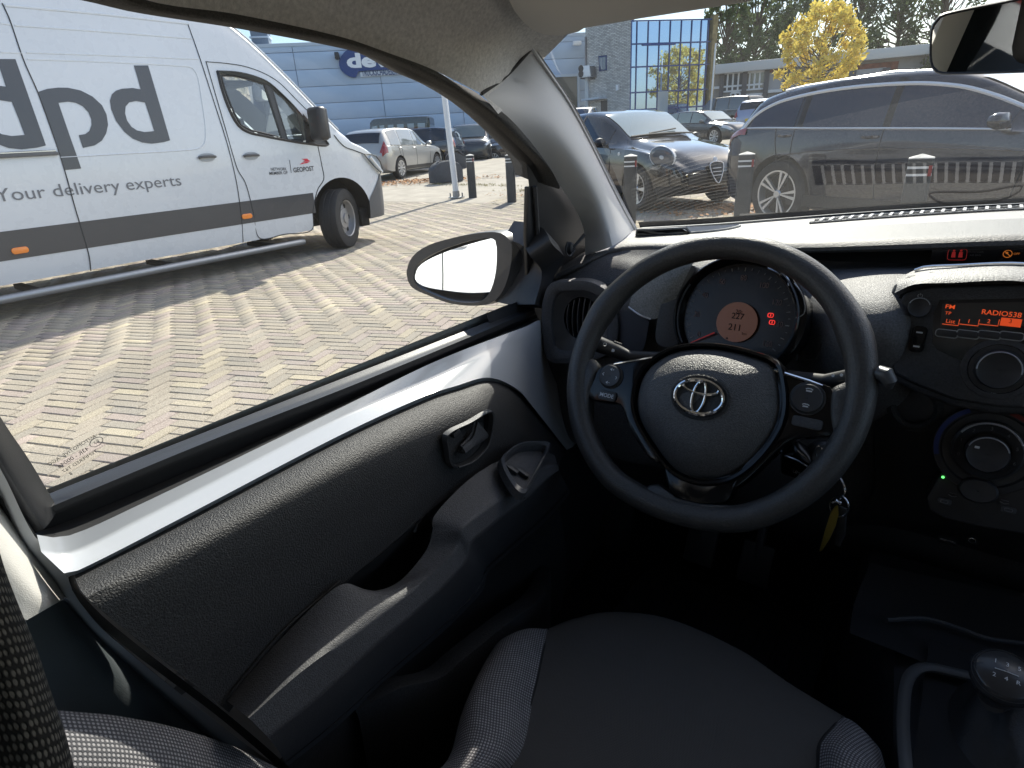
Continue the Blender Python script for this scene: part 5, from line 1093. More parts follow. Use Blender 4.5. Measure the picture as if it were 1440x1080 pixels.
wm = MB(); M_WEED = mat('dry_grass', (.33, .29, .12), .95, var=(4, .4))
for c, rx, n in ((Z(690, 262), 1.1, 260), (Z(640, 262), 1.0, 160), (Z(740, 268), .8, 160)):
    for _ in range(n):
        x = c.x+rng.gauss(0, .5)*rx; y = c.y+rng.gauss(0, .14); t = rng.uniform(0, 6.28); h = rng.uniform(.015, .05)
        p = V((x, y, hz(x, y))); u = V((cos(t), sin(t), 0))*.008; wm.add([p-u, p+u, p+V((rng.uniform(-.02, .02), rng.uniform(-.02, .02), h))], [(0, 1, 2)])
tag(wm.build('grass', M_WEED, smooth=False), kind='stuff')

# ================================================================== bollards, flagpole, blocks
M_BOL = mat('bollard_recycled_plastic', (.045, .048, .05), .7, bump=(60, .002), var=(8, .25))
M_BAND = mat('white_reflector', (.78, .78, .76), .5); M_RED = mat('red_reflector', (.28, .03, .03), .5); M_CAPS = mat('sunlit_cap', (.55, .53, .49), .8, var=(20, .3))  # cap colour lightened to carry the sun on top
def bollard(loc, rz, label):
    r = empty('bollard', loc, rz, label, 'bollard', 'bollards in a line along the parking bays')
    s = .165/2
    b = MB(); b.grid([[V((x*s*k, y*s*k, z)) for x, y in rrect(2, 2, .35, 3)] for z, k in ((-.05, 1.02), (.70, 1.0), (.705, .96), (.722, .96), (.727, 1.0), (.752, 1.0), (.757, .96), (.774, .96), (.779, 1.0), (.825, 1.0))], closed=True).build('post', M_BOL, r, ang=30)
    for z in (.7135, .7655): MB().grid([[V((x*s*.975, y*s*.975, z+h)) for x, y in rrect(2, 2, .35, 3)] for h in (-.0085, .0085)], closed=True).build('white_band', M_BAND, r)
    MB().grid([[V((x*s*k, y*s*k, z)) for x, y in rrect(2, 2, .35, 3)] for z, k in ((.825, 1.0), (.832, .99), (.858, .02))], closed=True).build('cap', M_CAPS, r, ang=20)
    MB().box((s*.80, -s-.001, .742), (s*.28, .005, .075)).build('red_reflector', M_RED, r)
    return r
b0_ = bollard(G(665, 277), radians(38), 'dark bollard right beside the white flagpole')
spots_b = [(G(720, 284), 34, 'dark bollard just inside the front edge of the side window'), (D(887, 214, 7.6), 26, 'dark bollard before the door of the black coupe'), (D(1051, 212, 6.4), 16, 'dark bollard beside the rear wheel of the navy estate'), (D(1298, 213.5, 4.45), 4, 'dark bollard in front of the front door of the navy estate')]
for p, a, lb in spots_b:
    c = copy_tree(b0_); c.location = (p.x, p.y, 0); c.rotation_euler = (0, 0, radians(a)); c['label'] = lb
# flagpole
fb = G(642, 278)
fp = empty('flagpole', fb, 0, 'white pole on a bolted hinge foot in front of the blue wall', 'pole')
lean = V((.018, -.0, 1)).normalized()
MB().tube([V((0, 0, .12)), CR_*(-.10)+V((0, 0, 3.0)), CR_*(-.2)+V((0, 0, 6.5))], [.062, .058, .045], 16).build('pole_shaft', mat('white_pole_paint', (.74, .76, .78), .45, var=(6, .06)), fp)
MB().tube([V((0, 0, .0)), V((0, 0, .14))], .075, 16).build('pole_foot', mat('galvanised', (.34, .35, .36), .45, .7), fp)
MB().prism(rrect(.30, .22, .03), XY, .02).build('foot_plate', mat('galvanised', (0, 0, 0)), fp, fix=True)
for a in range(4): MB().tube([V((.11*(1 if a % 2 else -1), .07*(1 if a > 1 else -1), .0)), V((.11*(1 if a % 2 else -1), .07*(1 if a > 1 else -1), .10))], .015, 8).build('foot_bolt', MATS['galvanised'], fp)
# rounded stop blocks
M_BLOCK = mat('dark_concrete_block', (.062, .066, .075), .85, bump=(30, .004), var=(4, .25))
def block(pa_, pb_, h, label):
    a, b = pa_, pb_; c = (a+b)/2; ang = atan2(b.y-a.y, b.x-a.x); Lb = (b-a).length
    r = empty('stop_block', c, ang, label, 'concrete block', 'low dark blocks along the parking bays')
    o = [(-Lb/2, 0), (Lb/2, 0), (Lb/2, h*.62), (Lb/2-.10, h*.84), (Lb/2-.26, h*.97), (Lb/2-.4, h), (-Lb/2+.4, h), (-Lb/2+.26, h*.97), (-Lb/2+.10, h*.84), (-Lb/2, h*.62)]
    MB().prism(o, (V((0, -.02, 0)), V((1, 0, 0)), V((0, 0, 1)), V((0, -1, 0))), -.32).build('block_body', M_BLOCK, r, bev=.03, fix=True)
    MB().box((0, .14, h+.004), (Lb*.5, .12, .008)).build('pale_top', mat('pale_concrete', (.17, .17, .17), .9, var=(9, .3)), r)  # paler strip along the top of the block
    return r
block(G(611, 259), G(652, 254), .56, 'low dark rounded block behind the foot of the white flagpole')
block(G(628, 238), G(656, 236), .60, 'dark rounded block between the pole and the front of the black off-roader')
block(G(723, 246), G(752, 243), .60, 'dark rounded block behind the bollard at the front edge of the side window')
# ================================================================== delivery van
VX, VYo = -7.07, 2.6
van = empty('delivery_van', (VX, VYo, 0), 0, 'white high-roof delivery van with dark lettering and a grey side stripe', 'van')
M_VAN = mat('white_van_paint', (.67, .695, .72), .28, coat=.5, var=(1.3, .04), roughvar=.08)
M_FILM = mat('dark_grey_film', (.062, .064, .07), .35, coat=.3)
M_BUMP = mat('grey_bumper_plastic', (.105, .108, .112), .6, bump=(400, .0004))
M_LENS_W = mat('white_lamp_strip', (.8, .82, .84), .2)
M_GAP = mat('panel_gap', (.03, .032, .035), .7)
M_TYRE = mat('tyre_rubber', (.022, .022, .023), .75, bump=(90, .002))
M_WELL = mat('wheel_well', (.008, .008, .008), .9)
M_VANGLASS = glass('cab_glass', (.80, .86, .88), 1.5, boost=1.6)
VZ = [.26, .40, .60, .80, 1.0, 1.2, 1.5, 1.8, 2.05, 2.25, 2.40, 2.6]
VXS = [.965, .992, 1.003, 1.008, 1.008, 1.0, .972, .935, .898, .862, .83, .74]
def vxs(z): return cr1(VZ, VXS, z)
VYS = [-4, 3.4, 4.2, 4.6, 4.9, 5.15, 5.32, 5.46, 5.56, 5.60]
VWS = [1, 1, 1.0, .995, .985, .962, .92, .84, .70, .60]
VTY = [-4, 3.2, 3.45, 3.75, 4.0, 4.3, 4.6, 4.85, 4.98, 5.12, 5.28, 5.42, 5.52, 5.58, 5.60]
VTZ = [2.62, 2.62, 2.56, 2.40, 2.20, 1.90, 1.585, 1.34, 1.22, 1.17, 1.09, 1.00, .88, .70, .60]
def vw(y): return cr1(VYS, VWS, y)
def vt(y): return cr1(VTY, VTZ, y)
def vside(y, z): return V((vxs(z)*vw(y), y-VYo, z))
def vsec(y):
    w_, zt = vw(y), vt(y); zb = .28 if y < 5.1 else .28+(y-5.1)*.12
    zs = min(2.36, zt-.10-.0*w_) if zt > 1.3 else zt-.05
    hs = [zb+(zs-zb)*k/15 for k in range(16)]
    half = [(0, zb), (.8*w_, zb)]+[(vxs(h)*w_, h) for h in hs]
    xe = vxs(zs)*w_
    half += [(xe-.02, zs+(zt-zs)*.42), (xe-.07, zs+(zt-zs)*.72), (xe*.80, zt-.012), (xe*.45, zt), (0, zt+.006)]
    return half
ys = [-1.6+.25*k for k in range(20)]+[3.35, 3.5, 3.65, 3.8, 3.95, 4.1, 4.25, 4.4, 4.55, 4.7, 4.8, 4.9, 4.98, 5.06, 5.14, 5.22, 5.3, 5.37, 5.43, 5.49, 5.53, 5.57, 5.60]
rows = []
for y in ys:
    h = vsec(y); rows.append([V((x, y-VYo, z)) for x, z in h]+[V((-x, y-VYo, z)) for x, z in h[-2:0:-1]])
body = MB().grid(rows, closed=True, capped=True).build('body', M_VAN, van, ang=50, fix=True)
def boolean_cut(o, cutters):
    tmp = []
    for q in cutters:
        md = o.modifiers.new('cut', 'BOOLEAN'); md.operation = 'DIFFERENCE'; md.object = q; md.solver = 'EXACT'
        try: md.material_mode = 'TRANSFER'
        except Exception: pass
        tmp.append(q)
    dg = bpy.context.evaluated_depsgraph_get(); me = bpy.data.meshes.new_from_object(o.evaluated_get(dg)); o.modifiers.clear(); old = o.data; nm = old.name; o.data = me; bpy.data.meshes.remove(old); me.name = nm
    for q in tmp: qm = q.data; bpy.data.objects.remove(q); bpy.data.meshes.remove(qm)
    me.shade_smooth(); me.set_sharp_from_angle(angle=radians(40))
def VS(px, py, off=0):                                   # pixel to the van's near side
    x = VX+1.0
    for _ in range(6):
        p = X(px, py, x); x = VX+vxs(p.z)*vw(p.y)+off
    p = X(px, py, x); return V((p.x-VX, p.y-VYo, p.z))
# arch and cab windows
cut = []
yw = 4.70
arch = MB().lathe([(.001, -.30), (.455, -.30), (.455, .3), (.001, .3)], frame(V((1.0, yw-VYo, .36)), V((0, 1, 0)), V((0, 0, 1))), 40).build('cutter', M_WELL, van, smooth=False, fix=True); cut.append(arch)
arch = MB().lathe([(.001, -.30), (.455, -.30), (.455, .3), (.001, .3)], frame(V((-1.0, yw-VYo, .36)), V((0, 1, 0)), V((0, 0, 1))), 40).build('cutter', M_WELL, van, smooth=False, fix=True); cut.append(arch)
def z1(a, b): return (a/3, b/3)
W1 = [z1(*p) for p in ((933, 318), (985, 320), (1050, 334), (1118, 356), (1150, 462), (1188, 580), (1120, 564), (1060, 550), (1018, 528), (985, 470), (950, 380))]
W2 = [z1(*p) for p in ((1146, 372), (1200, 416), (1252, 480), (1282, 592), (1212, 588), (1176, 470))]
WF = [z1(*p) for p in ((916, 300), (995, 304), (1060, 318), (1125, 344), (1175, 385), (1245, 455), (1300, 525), (1385, 610), (1290, 606), (1190, 590), (1110, 574), (1050, 560), (1008, 534), (972, 475), (938, 385))]
def cab_cut(W, m):
    a = [VS(*p) for p in W]; n = len(a)
    return MB().add([V((1.3, p.y, p.z)) for p in a]+[V((-1.3, p.y, p.z)) for p in a], [tuple(range(n)), tuple(range(n, 2*n))[::-1]]+[(i, n+i, n+(i+1) % n, (i+1) % n) for i in range(n)]).build('cutter', m, van, smooth=False, fix=True)
M_CAB = mat('grey_cab_lining', (.20, .21, .22), .8)
cut += [cab_cut(WF, M_CAB)]
cvp = [(3.42, 1.18), (4.55, 1.18), (4.86, 1.26), (4.92, 1.40), (4.66, 1.66), (4.36, 1.98), (4.06, 2.28), (3.86, 2.40), (3.42, 2.40)]
nv_ = len(cvp); cut.append(MB().add([V((.72, y-VYo, z)) for y, z in cvp]+[V((-.72, y-VYo, z)) for y, z in cvp], [tuple(range(nv_)), tuple(range(nv_, 2*nv_))[::-1]]+[(i, nv_+i, nv_+(i+1) % nv_, (i+1) % nv_) for i in range(nv_)]).build('cutter', M_CAB, van, smooth=False, fix=True))
boolean_cut(body, cut)
fr_ = MB(); n = len(WF)
def slab(W, off0, off1, name, m, par=van, **k):
    a = [VS(p[0], p[1], off0) for p in W]; return MB().solid(a, V((off1-off0, 0, 0))).build(name, m, par, fix=True, **k)
# window frame ring: outer WF, inner W1+W2 made as beads
MB().tube(cr([VS(*p, .004) for p in WF+WF[:1]], 60), .022, 6, flat=.35).build('cab_window_seal', M_SATIN, van)
wfm = MB().solid([VS(*z1(*p), .0) for p in ((1112, 350), (1150, 370), (1180, 470), (1214, 592), (1190, 588), (1152, 470))], V((-.02, 0, 0))).build('cab_window_divider', M_SATIN, van, fix=True)
for W in (W1, W2):
    a = [VS(p[0], p[1], -.012) for p in W]; MB().add(a, [tuple(range(len(a)))]).build('cab_window', M_VANGLASS, van, smooth=False)
    MB().add([V((-p.x, p.y, p.z)) for p in a], [tuple(range(len(a)))[::-1]]).build('cab_window', M_VANGLASS, van, smooth=False)
    MB().tube([VS(p[0], p[1], -.006) for p in W+W[:1]], .010, 5).build('cab_pane_bead', M_SATIN, van)
slab([z1(*p) for p in ((1275, 480), (1388, 610), (1335, 608), (1290, 602))], -.01, .006, 'mirror_base', M_SATIN)
# inside the cab: seat, dash shelf, phone holder, sun blind
yy = VS(*z1(960, 400)).y
MB().box((.45, yy-.05, 1.62), (.30, .12, .30)).build('cab_headrest', M_MATTE, van, bev=.05)
MB().box((.45, yy-.08, 1.2), (.46, .16, .6)).build('cab_seat', M_MATTE, van, bev=.05)
dsh = MB().box((0, VS(*z1(1180, 560)).y+.12, 1.18), (1.7, .55, .2)).build('cab_dash', mat('light_cab_dash', (.42, .42, .40), .8), van, bev=.05)
pq = VS(*z1(1090, 500)); MB().tube([V((.55, pq.y, 1.25)), V((.55, pq.y+.02, 1.42))], .02, 8).tube([V((.55, pq.y-.04, 1.41)), V((.55, pq.y+.07, 1.46))], .035, 10).build('phone_holder', M_MATTE, van)
bq_ = VS(*z1(1030, 350)); MB().box((.3, bq_.y+.05, bq_.z+.02), (.9, .35, .05), ).build('cab_shelf', mat('dark_cab_shelf', (.10, .11, .12), .8), van, bev=.02)
# wheel, steered
def van_wheel(y, steer, x=.89):
    r = empty('wheel', (x, y-VYo, .345)); r.parent = van; r.rotation_euler = (0, 0, steer)
    f = (V((0, 0, 0)), V((0, 1, 0)), V((0, 0, 1)), V((1, 0, 0)))
    ty = MB().lathe([(.20, -.10), (.29, -.112), (.335, -.105), (.345, -.085), (.345, -.045), (.337, -.04), (.337, -.03), (.345, -.025), (.345, .025), (.337, .03), (.337, .04), (.345, .045), (.345, .085), (.335, .105), (.29, .114), (.225, .108), (.205, .09), (.2, .05)], f, 48).build('tyre', M_TYRE, r, ang=30)
    MB().lathe([(.205, .10), (.212, .106), (.200, .098), (.195, .06), (.185, .035), (.12, .05), (.115, .062), (.06, .07), (.055, .085), (.001, .088)], f, 40).build('rim', mat('silver_steel_rim', (.32, .32, .325), .45, .5), r)
    for k in range(6):
        a = k*pi/3; MB().lathe([(.028, .0), (.02, .004), (.001, .004)], (V((0, .155*cos(a), .155*sin(a)))+V((.046, 0, 0)), f[1], f[2], f[3]), 10).build('rim_hole', M_WELL, r)
    return r
van_wheel(yw, radians(28))
w2_ = van_wheel(yw, radians(28), -.89)
van_wheel(-.55, 0, .90); van_wheel(-.55, 0, -.90)
MB().box2((.55, 5.05-VYo, .20), (.86, 5.18-VYo, .42)).build('mud_flap', M_MATTE, van, bev=.01)
MB().box2((-.6, -1.5-VYo, .27), (.5, 4.2-VYo, .36)).build('underbody', M_MATTE, van)
# stripe, bumper, step tube
def sidepatch(pts0, pts1, off, n=30, m=6): return MB().patch([[VS(p[0], p[1], off) for p in pts0], [VS(p[0], p[1], off) for p in pts1]], n, m, lin=True)
def band(y0, y1, za, zb_, off, n=24, m=4): return MB().grid([[vside(y0+(y1-y0)*j/n, za+(zb_-za)*i/m)+V((off, 0, 0)) for j in range(n+1)] for i in range(m+1)])
band(-1.5, 4.30, .465, .685, .0025, 40).build('side_stripe', M_FILM, van)
bmp = MB(); g = []
for i in range(13):
    z = .29+(.80-.29)*i/12; r = []
    ystart = 5.12 if z < .52 else 5.12+(z-.52)*1.05
    for j in range(16):
        y = ystart+(5.592-ystart)*(j/15)**.8; r.append(V((vxs(z)*vw(y)+.008, y-VYo+.004, z)))
    r += [V((r[-1].x*k, r[-1].y+.01, z)) for k in (.5, 0, -.5, -1)]
    g.append(r)
bmp.grid(g).build('bumper', M_BUMP, van)
yl = [VS(150, 399).y, 4.02-VYo]
MB().tube([V((.98, -1.2-VYo, .175)), V((.98, 4.0-VYo, .175)), V((.95, 4.1-VYo, .17))], .034, 12).build('side_step', mat('grey_step_tube', (.30, .31, .32), .4, .6), van)
for y in (.6, 1.5, 2.6, 3.7): MB().box2((.5, y-VYo-.03, .17), (.975, y-VYo+.03, .21)).build('step_bracket', M_MATTE, van)
# panel gaps and pressed lines, hugging the side
def line(pts, name, m=M_GAP, r=.006, n=40, off=.001): return MB().tube(cr([VS(p[0], p[1], off) for p in pts], n), r, 5, flat=.6).build(name, m, van)
line([z1(*p) for p in ((870, 262), (910, 400), (945, 520), (985, 660), (1005, 720), (1030, 760), (1045, 800), (1070, 900), (1095, 1004), (1200, 988), (1315, 970), (1320, 890), (1340, 800), (1366, 755), (1358, 700), (1340, 612))], 'door_gap', n=90)
line([z1(*p) for p in ((793, 102), (840, 235), (900, 420), (960, 610), (1000, 780), (1020, 930), (1026, 1022))], 'body_gap', n=60)
line([(a/4.5, b/4.5) for a, b in ((14, 20), (60, 120), (150, 380), (240, 585), (330, 830), (410, 1080), (480, 1330), (562, 1610), (575, 1715))], 'sliding_door_gap', n=70)
line([z1(*p) for p in ((867, 260), (960, 268), (1040, 282), (1120, 312), (1180, 350), (1250, 420), (1330, 500), (1395, 570))], 'door_top_gap', n=40)
M_PRESS = mat('pressed_line_shade', (.50, .53, .56), .4)
def press(pts, r=.012, n=50): return MB().tube(cr([VS(p[0], p[1], -.004) for p in pts], n), r, 6, flat=.9).build('pressed_line', M_VAN, van)
press([z1(*p) for p in ((115, 250), (450, 262), (780, 280), (812, 288), (832, 320), (850, 420), (866, 540), (864, 600), (846, 622), (800, 632), (500, 650), (250, 664))], .009, 90)
press([z1(*p) for p in ((110, 222), (480, 235), (838, 250))], .009); press([z1(*p) for p in ((62, 108), (450, 135), (808, 163))], .010); press([z1(*p) for p in ((20, 24), (400, 58), (795, 101))], .012)
press([z1(*p) for p in ((0, 220), (95, 225))], .009, 10); press([z1(*p) for p in ((0, 98), (42, 104))], .009, 8)
# handles, rail, lamps, mirror
for (a, b) in ((291, 221), (353, 219)):
    f = frame(VS(a, b, .004), V((0, 1, 0)), V((0, 0, 1)))
    rc = MB().prism(smooth2([(-.085, 0), (-.05, .03), (.05, .03), (.085, 0), (.05, -.034), (-.05, -.034)], 28), f, .003).build('handle_recess', mat('handle_shadow_cup', (.38, .40, .42), .4), van)
    MB().tube(cr([FP(f, -.085, 0, .004), FP(f, -.05, .006, .022), FP(f, .05, .006, .022), FP(f, .085, 0, .004)], 14), [.012]*14, 8).build('handle', M_BUMP, rc)
rl = MB().solid([VS(-40, 219, .002), VS(80, 213, .002), VS(82, 218, .002), VS(-40, 225, .002)], V((.022, 0, 0))).build('door_rail', M_BUMP, van, fix=True, bev=.004)
MB().tube([VS(-40, 217.5, .012), VS(78, 212, .012)], .008, 6).build('rail_highlight', M_STEEL, rl)  # steel bead drawn as the highlight along the rail
for (a, b) in ((28, 352), (347, 304)):
    f = frame(VS(a, b, .003), V((0, 1, 0)), V((0, 0, 1))); MB().prism(rrect(.115, .05, .022), f, .012).build('side_marker', mat('orange_lens', (.75, .22, .03), .25, coat=.5, emit=(1, .3, .03), estr=.05), van, bev=.004, fix=True)
hl = [(507, 218), (516, 218.5), (524, 221), (530, 229), (534.5, 243), (530, 243), (523, 237), (514, 227)]
hp = []
for a, b in hl:
    p = VS(a, b); hp.append(p+V((.020, .030, .008)))
hlo = MB().solid(hp, V((-.05, -.06, 0))).build('headlight', mat('headlight_lens', (.40, .45, .50), .05, coat=1.0), van, fix=True, bev=.006)
MB().tube([p+V((.004, .006, .002)) for p in hp], .006, 5, closed=True).build('headlight_edge', M_GAP, hlo)
MB().tube([hp[1].lerp(hp[7], .4)+V((.004, .006, 0)), hp[4].lerp(hp[5], .5)+V((.004, .006, 0))], .02, 6).build('headlight_strip', M_LENS_W, hlo)
MB().tube(cr([VS(a, b, .006) for a, b in ((470, 190), (478, 200), (486, 207), (497, 211), (513, 217), (524, 221))], 24), .005, 5).build('bonnet_gap', M_GAP, van)
MB().tube(cr([vside(y, vt(y)-.06)+V((.012, 0, .0)) for y in (3.3, 3.6, 3.9, 4.2, 4.5, 4.8)], 20), .012, 6).build('screen_edge', M_VAN, van)
ws_ = MB(); g = []
for i in range(9):
    y = 3.82+(4.9-3.82)*i/8; zt = vt(y); xe = (vxs(min(2.36, zt-.1))*vw(y)-.10); g.append([V((xe*k, y-VYo+.006, zt+.008-.012*k*k)) for k in (-1, -.6, -.2, .2, .6, 1)])
ws_.grid(g).build('windscreen', M_VANGLASS, van)
mp_ = VS(*z1(1300, 535))
mr_ = MB().box((mp_.x+.16, mp_.y+.02, mp_.z+.02), (.22, .12, .34)).build('wing_mirror', M_SATIN, van, bev=.04, seg=3)
MB().box((mp_.x+.165, mp_.y+.075, mp_.z+.02), (.19, .03, .30)).build('mirror_shell', M_BUMP, mr_, bev=.012)
MB().tube([V((mp_.x-.04, mp_.y+.05, mp_.z-.12)), V((mp_.x+.16, mp_.y+.02, mp_.z-.12))], .03, 8).build('mirror_arm', M_SATIN, mr_)
# lettering on the flank
def drape(o, off=.0035):
    bm = bmesh.new(); bm.from_mesh(o.data); bmesh.ops.triangulate(bm, faces=list(bm.faces))
    for _ in range(4):
        es = [e for e in bm.edges if e.calc_length() > .12]
        if not es: break
        bmesh.ops.subdivide_edges(bm, edges=es, cuts=1); bmesh.ops.triangulate(bm, faces=list(bm.faces))
    for v in bm.verts: v.co.x = vxs(v.co.z)*vw(v.co.y+VYo)+off
    bm.to_mesh(o.data); bm.free(); return o
def vglyph(pts, name): return drape(MB().add([VS(p[0], p[1], .0035) for p in pts], [tuple(range(len(pts)))]).build(name, M_FILM, van, smooth=False))
P4 = [(a/4.5, b/4.5) for a, b in ((236, 583), (300, 562), (370, 554), (430, 555), (510, 572), (585, 610), (645, 665), (675, 725), (684, 790), (672, 845), (645, 890), (600, 920), (525, 936), (499, 855), (540, 848), (566, 828), (580, 790), (578, 755), (560, 710), (525, 672), (480, 650), (430, 643), (370, 651), (440, 855), (514, 1066), (412, 1076), (330, 845))]
vglyph(P4, 'logo_letter')
D3o = [z1(*p) for p in ((565, 276), (625, 276), (672, 434), (718, 592), (690, 600), (640, 606), (600, 601), (560, 584), (525, 556), (490, 510), (470, 462), (464, 425), (472, 398), (490, 382), (515, 374), (560, 371), (594, 377), (580, 326))]
D3i = [z1(*p) for p in ((612, 432), (574, 426), (545, 432), (530, 450), (528, 478), (536, 508), (555, 535), (578, 550), (610, 557), (651, 553), (632, 492))]
DS = D3o[:13]+[D3o[13]]+D3i[2:]+D3i[:3]+D3o[13:]
vglyph(DS, 'logo_letter')
dshift = VS(295/4.5, 930/4.5).y - VS(718/3, 592/3).y
a = [VS(p[0], p[1], .0035) for p in DS]
drape(MB().add([vside(p.y+VYo+dshift, p.z)+V((.0035, 0, 0)) for p in a], [tuple(range(len(a)))]).build('logo_letter', M_FILM, van, smooth=False))
def vtext(s, p0, p1, capz, m, name='side_lettering', bold=0):
    """a line of print from pixel p0 to pixel p1"""
    a, b = VS(*p0, .0035), VS(*p1, .0035); f = frame(a, V((0, 1, 0)), V((0, 0, 1)))
    o = text(name, s, f, capz/.7, m, van, align='LEFT', bold=bold, valign='BOTTOM_BASELINE', ext=0)
    wid = max(v.co.y for v in o.data.vertices)-a.y; k = (b.y-a.y)/wid
    for v in o.data.vertices: v.co.y = a.y+(v.co.y-a.y)*k; v.co.z += (b.z-a.z)*(v.co.y-a.y)/(b.y-a.y); v.co.x = vxs(v.co.z)*vw(v.co.y+VYo)+.0035
    return o
vtext('Your delivery experts', (-4, 284), (256, 260.5), VS(2, 265).z-VS(2, 284).z, mat('grey_film', (.17, .175, .19), .4))
vtext('NETWORK', (381, 240), (403.5, 239.6), .030, M_FILM, bold=.01); vtext('MEMBER OF', (379, 246), (405, 244.6), .030, M_FILM, bold=.01)
vtext('GEOPOST', (413, 242.5), (442, 239.8), .048, M_FILM, bold=.02)
MB().solid([VS(406.8, 225, .003), VS(407.5, 225, .003), VS(410, 243, .003), VS(409.3, 243, .003)], V((.001, 0, 0))).build('side_lettering', M_FILM, van, smooth=False)
M_LOGO = mat('red_film', (.62, .02, .05), .4)
for q in (((424, 223.5), (432, 223), (434, 225), (436.5, 226.2), (431, 227.5), (426, 227.2), (429, 225.2)), ((421.5, 231.5), (425, 228.6), (436.8, 226.8), (432, 229.4), (428, 230)), ):
    MB().add([VS(*z, .0036) for z in q], [tuple(range(len(q)))]).build('red_emblem', M_LOGO, van, smooth=False)
# ================================================================== parked cars
M_TINT = mat('tinted_glass', (.016, .022, .034), .03)
M_CLEARG = mat('bright_screen_glass', (.20, .25, .24), .03, coat=1.0)
M_LENS = mat('clear_lens', (.62, .65, .68), .08, coat=1.0)
M_REDL = mat('red_lens', (.28, .014, .016), .12, coat=.8)
M_ALLOY = mat('alloy_wheel', (.62, .63, .65), .28, .7)
M_TRIM = mat('black_trim', (.02, .02, .022), .55)
M_PLATE = mat('yellow_plate', (.75, .50, .05), .4)
M_SILVERBAR = mat('bright_trim', (.78, .79, .81), .3, .1)
SPEC = {}
SPEC['hatch'] = dict(L=4.25, W=1.77, H=1.48, r=.315, axle=(-.62, .63),
    zt=((-1, .50), (-.985, .60), (-.95, .74), (-.90, .90), (-.80, .965), (-.5, 1), (-.1, .985), (.1, .94), (.28, .81), (.45, .675), (.55, .645), (.75, .60), (.90, .53), (.97, .45), (1, .38)),
    zw=((-1, .48), (-.985, .55), (-.95, .64), (-.85, .655), (-.4, .635), (.2, .615), (.45, .60), (.6, .585), (.75, .55), (.90, .49), (.97, .42), (1, .36)),
    zb=((-1, .26), (-.95, .17), (-.8, .13), (.8, .13), (.95, .16), (1, .22)),
    wb=((-1, .74), (-.96, .88), (-.8, .97), (0, 1), (.7, .985), (.86, .90), (.95, .78), (1, .62)),
    wt=((-1, .62), (-.95, .70), (-.85, .72), (-.4, .77), (0, .77), (.2, .74), (.45, .76), (.55, .78), (.75, .74), (.9, .62), (1, .45)),
    ws=(.44, .12), rw=(-.955, -.885), side=((-.80, -.55), (-.52, -.12), (-.09, .30)))
SPEC['estate'] = dict(SPEC['hatch'], L=4.8, W=1.88, H=1.52, r=.365, axle=(-.60, .60),
    zt=((-1, .48), (-.985, .58), (-.95, .70), (-.90, .82), (-.82, .92), (-.6, .975), (-.3, 1), (-.05, .985), (.12, .93), (.30, .80), (.45, .69), (.55, .66), (.75, .61), (.90, .54), (.97, .45), (1, .38)),
    zw=((-1, .46), (-.985, .54), (-.95, .655), (-.85, .70), (-.4, .675), (.2, .64), (.45, .62), (.6, .60), (.75, .56), (.90, .50), (.97, .42), (1, .36)),
    ws=(.44, .13), wtop=9.5, rw=(-.94, -.84), side=((-.82, -.56), (-.53, -.14), (-.11, .30)))
SPEC['coupe'] = dict(SPEC['hatch'], L=4.06, W=1.74, H=1.45, r=.315, axle=(-.60, .64),
    zt=((-1, .52), (-.985, .60), (-.95, .70), (-.88, .83), (-.75, .92), (-.45, .99), (-.2, 1), (.0, .965), (.18, .86), (.36, .72), (.46, .665), (.6, .63), (.8, .575), (.92, .50), (.98, .42), (1, .36)),
    zw=((-1, .50), (-.985, .56), (-.95, .64), (-.8, .665), (-.3, .64), (.2, .615), (.45, .60), (.6, .585), (.8, .535), (.92, .465), (.98, .40), (1, .34)),
    ws=(.37, .03), rw=(-.93, -.83), side=((-.70, -.40), (-.37, .22)))
SPEC['offroad'] = dict(SPEC['hatch'], L=4.4, W=1.80, H=1.75, r=.37, axle=(-.60, .62),
    zt=((-1, .50), (-.985, .62), (-.97, .90), (-.93, .97), (-.5, 1), (0, .99), (.12, .95), (.25, .80), (.38, .66), (.55, .645), (.85, .62), (.95, .56), (1, .48)),
    zw=((-1, .48), (-.97, .60), (-.9, .61), (.2, .60), (.4, .59), (.6, .59), (.85, .57), (.95, .52), (1, .46)),
    zb=((-1, .26), (-.95, .20), (-.8, .18), (.8, .18), (.95, .22), (1, .26)), wt=((-1, .72), (-.95, .80), (0, .82), (.2, .80), (.4, .80), (.85, .78), (.95, .68), (1, .6)),
    ws=(.36, .13), rw=(-.985, -.955), side=((-.86, -.50), (-.46, -.12), (-.09, .26)))
SPEC['boxy'] = dict(SPEC['offroad'], L=4.6, W=1.8, H=1.95,
    zt=((-1, .55), (-.99, .93), (-.96, .985), (-.5, 1), (.1, 1), (.22, .985), (.27, .93), (.34, .63), (.6, .615), (.93, .60), (.98, .56), (1, .5)),
    wt=((-1, .90), (0, .90), (.34, .90), (.9, .88), (1, .8)), wb=((-1, .96), (-.9, 1), (.9, .98), (1, .9)),
    ws=(.335, .275), wtop=8.8, rw=(-.995, -.985), side=((-.90, -.74), (-.66, -.52), (-.44, -.30), (-.22, -.10), (-.02, .08), (.13, .25)))
def tb(t, u): return cr1([a for a, b in t], [b for a, b in t], u)
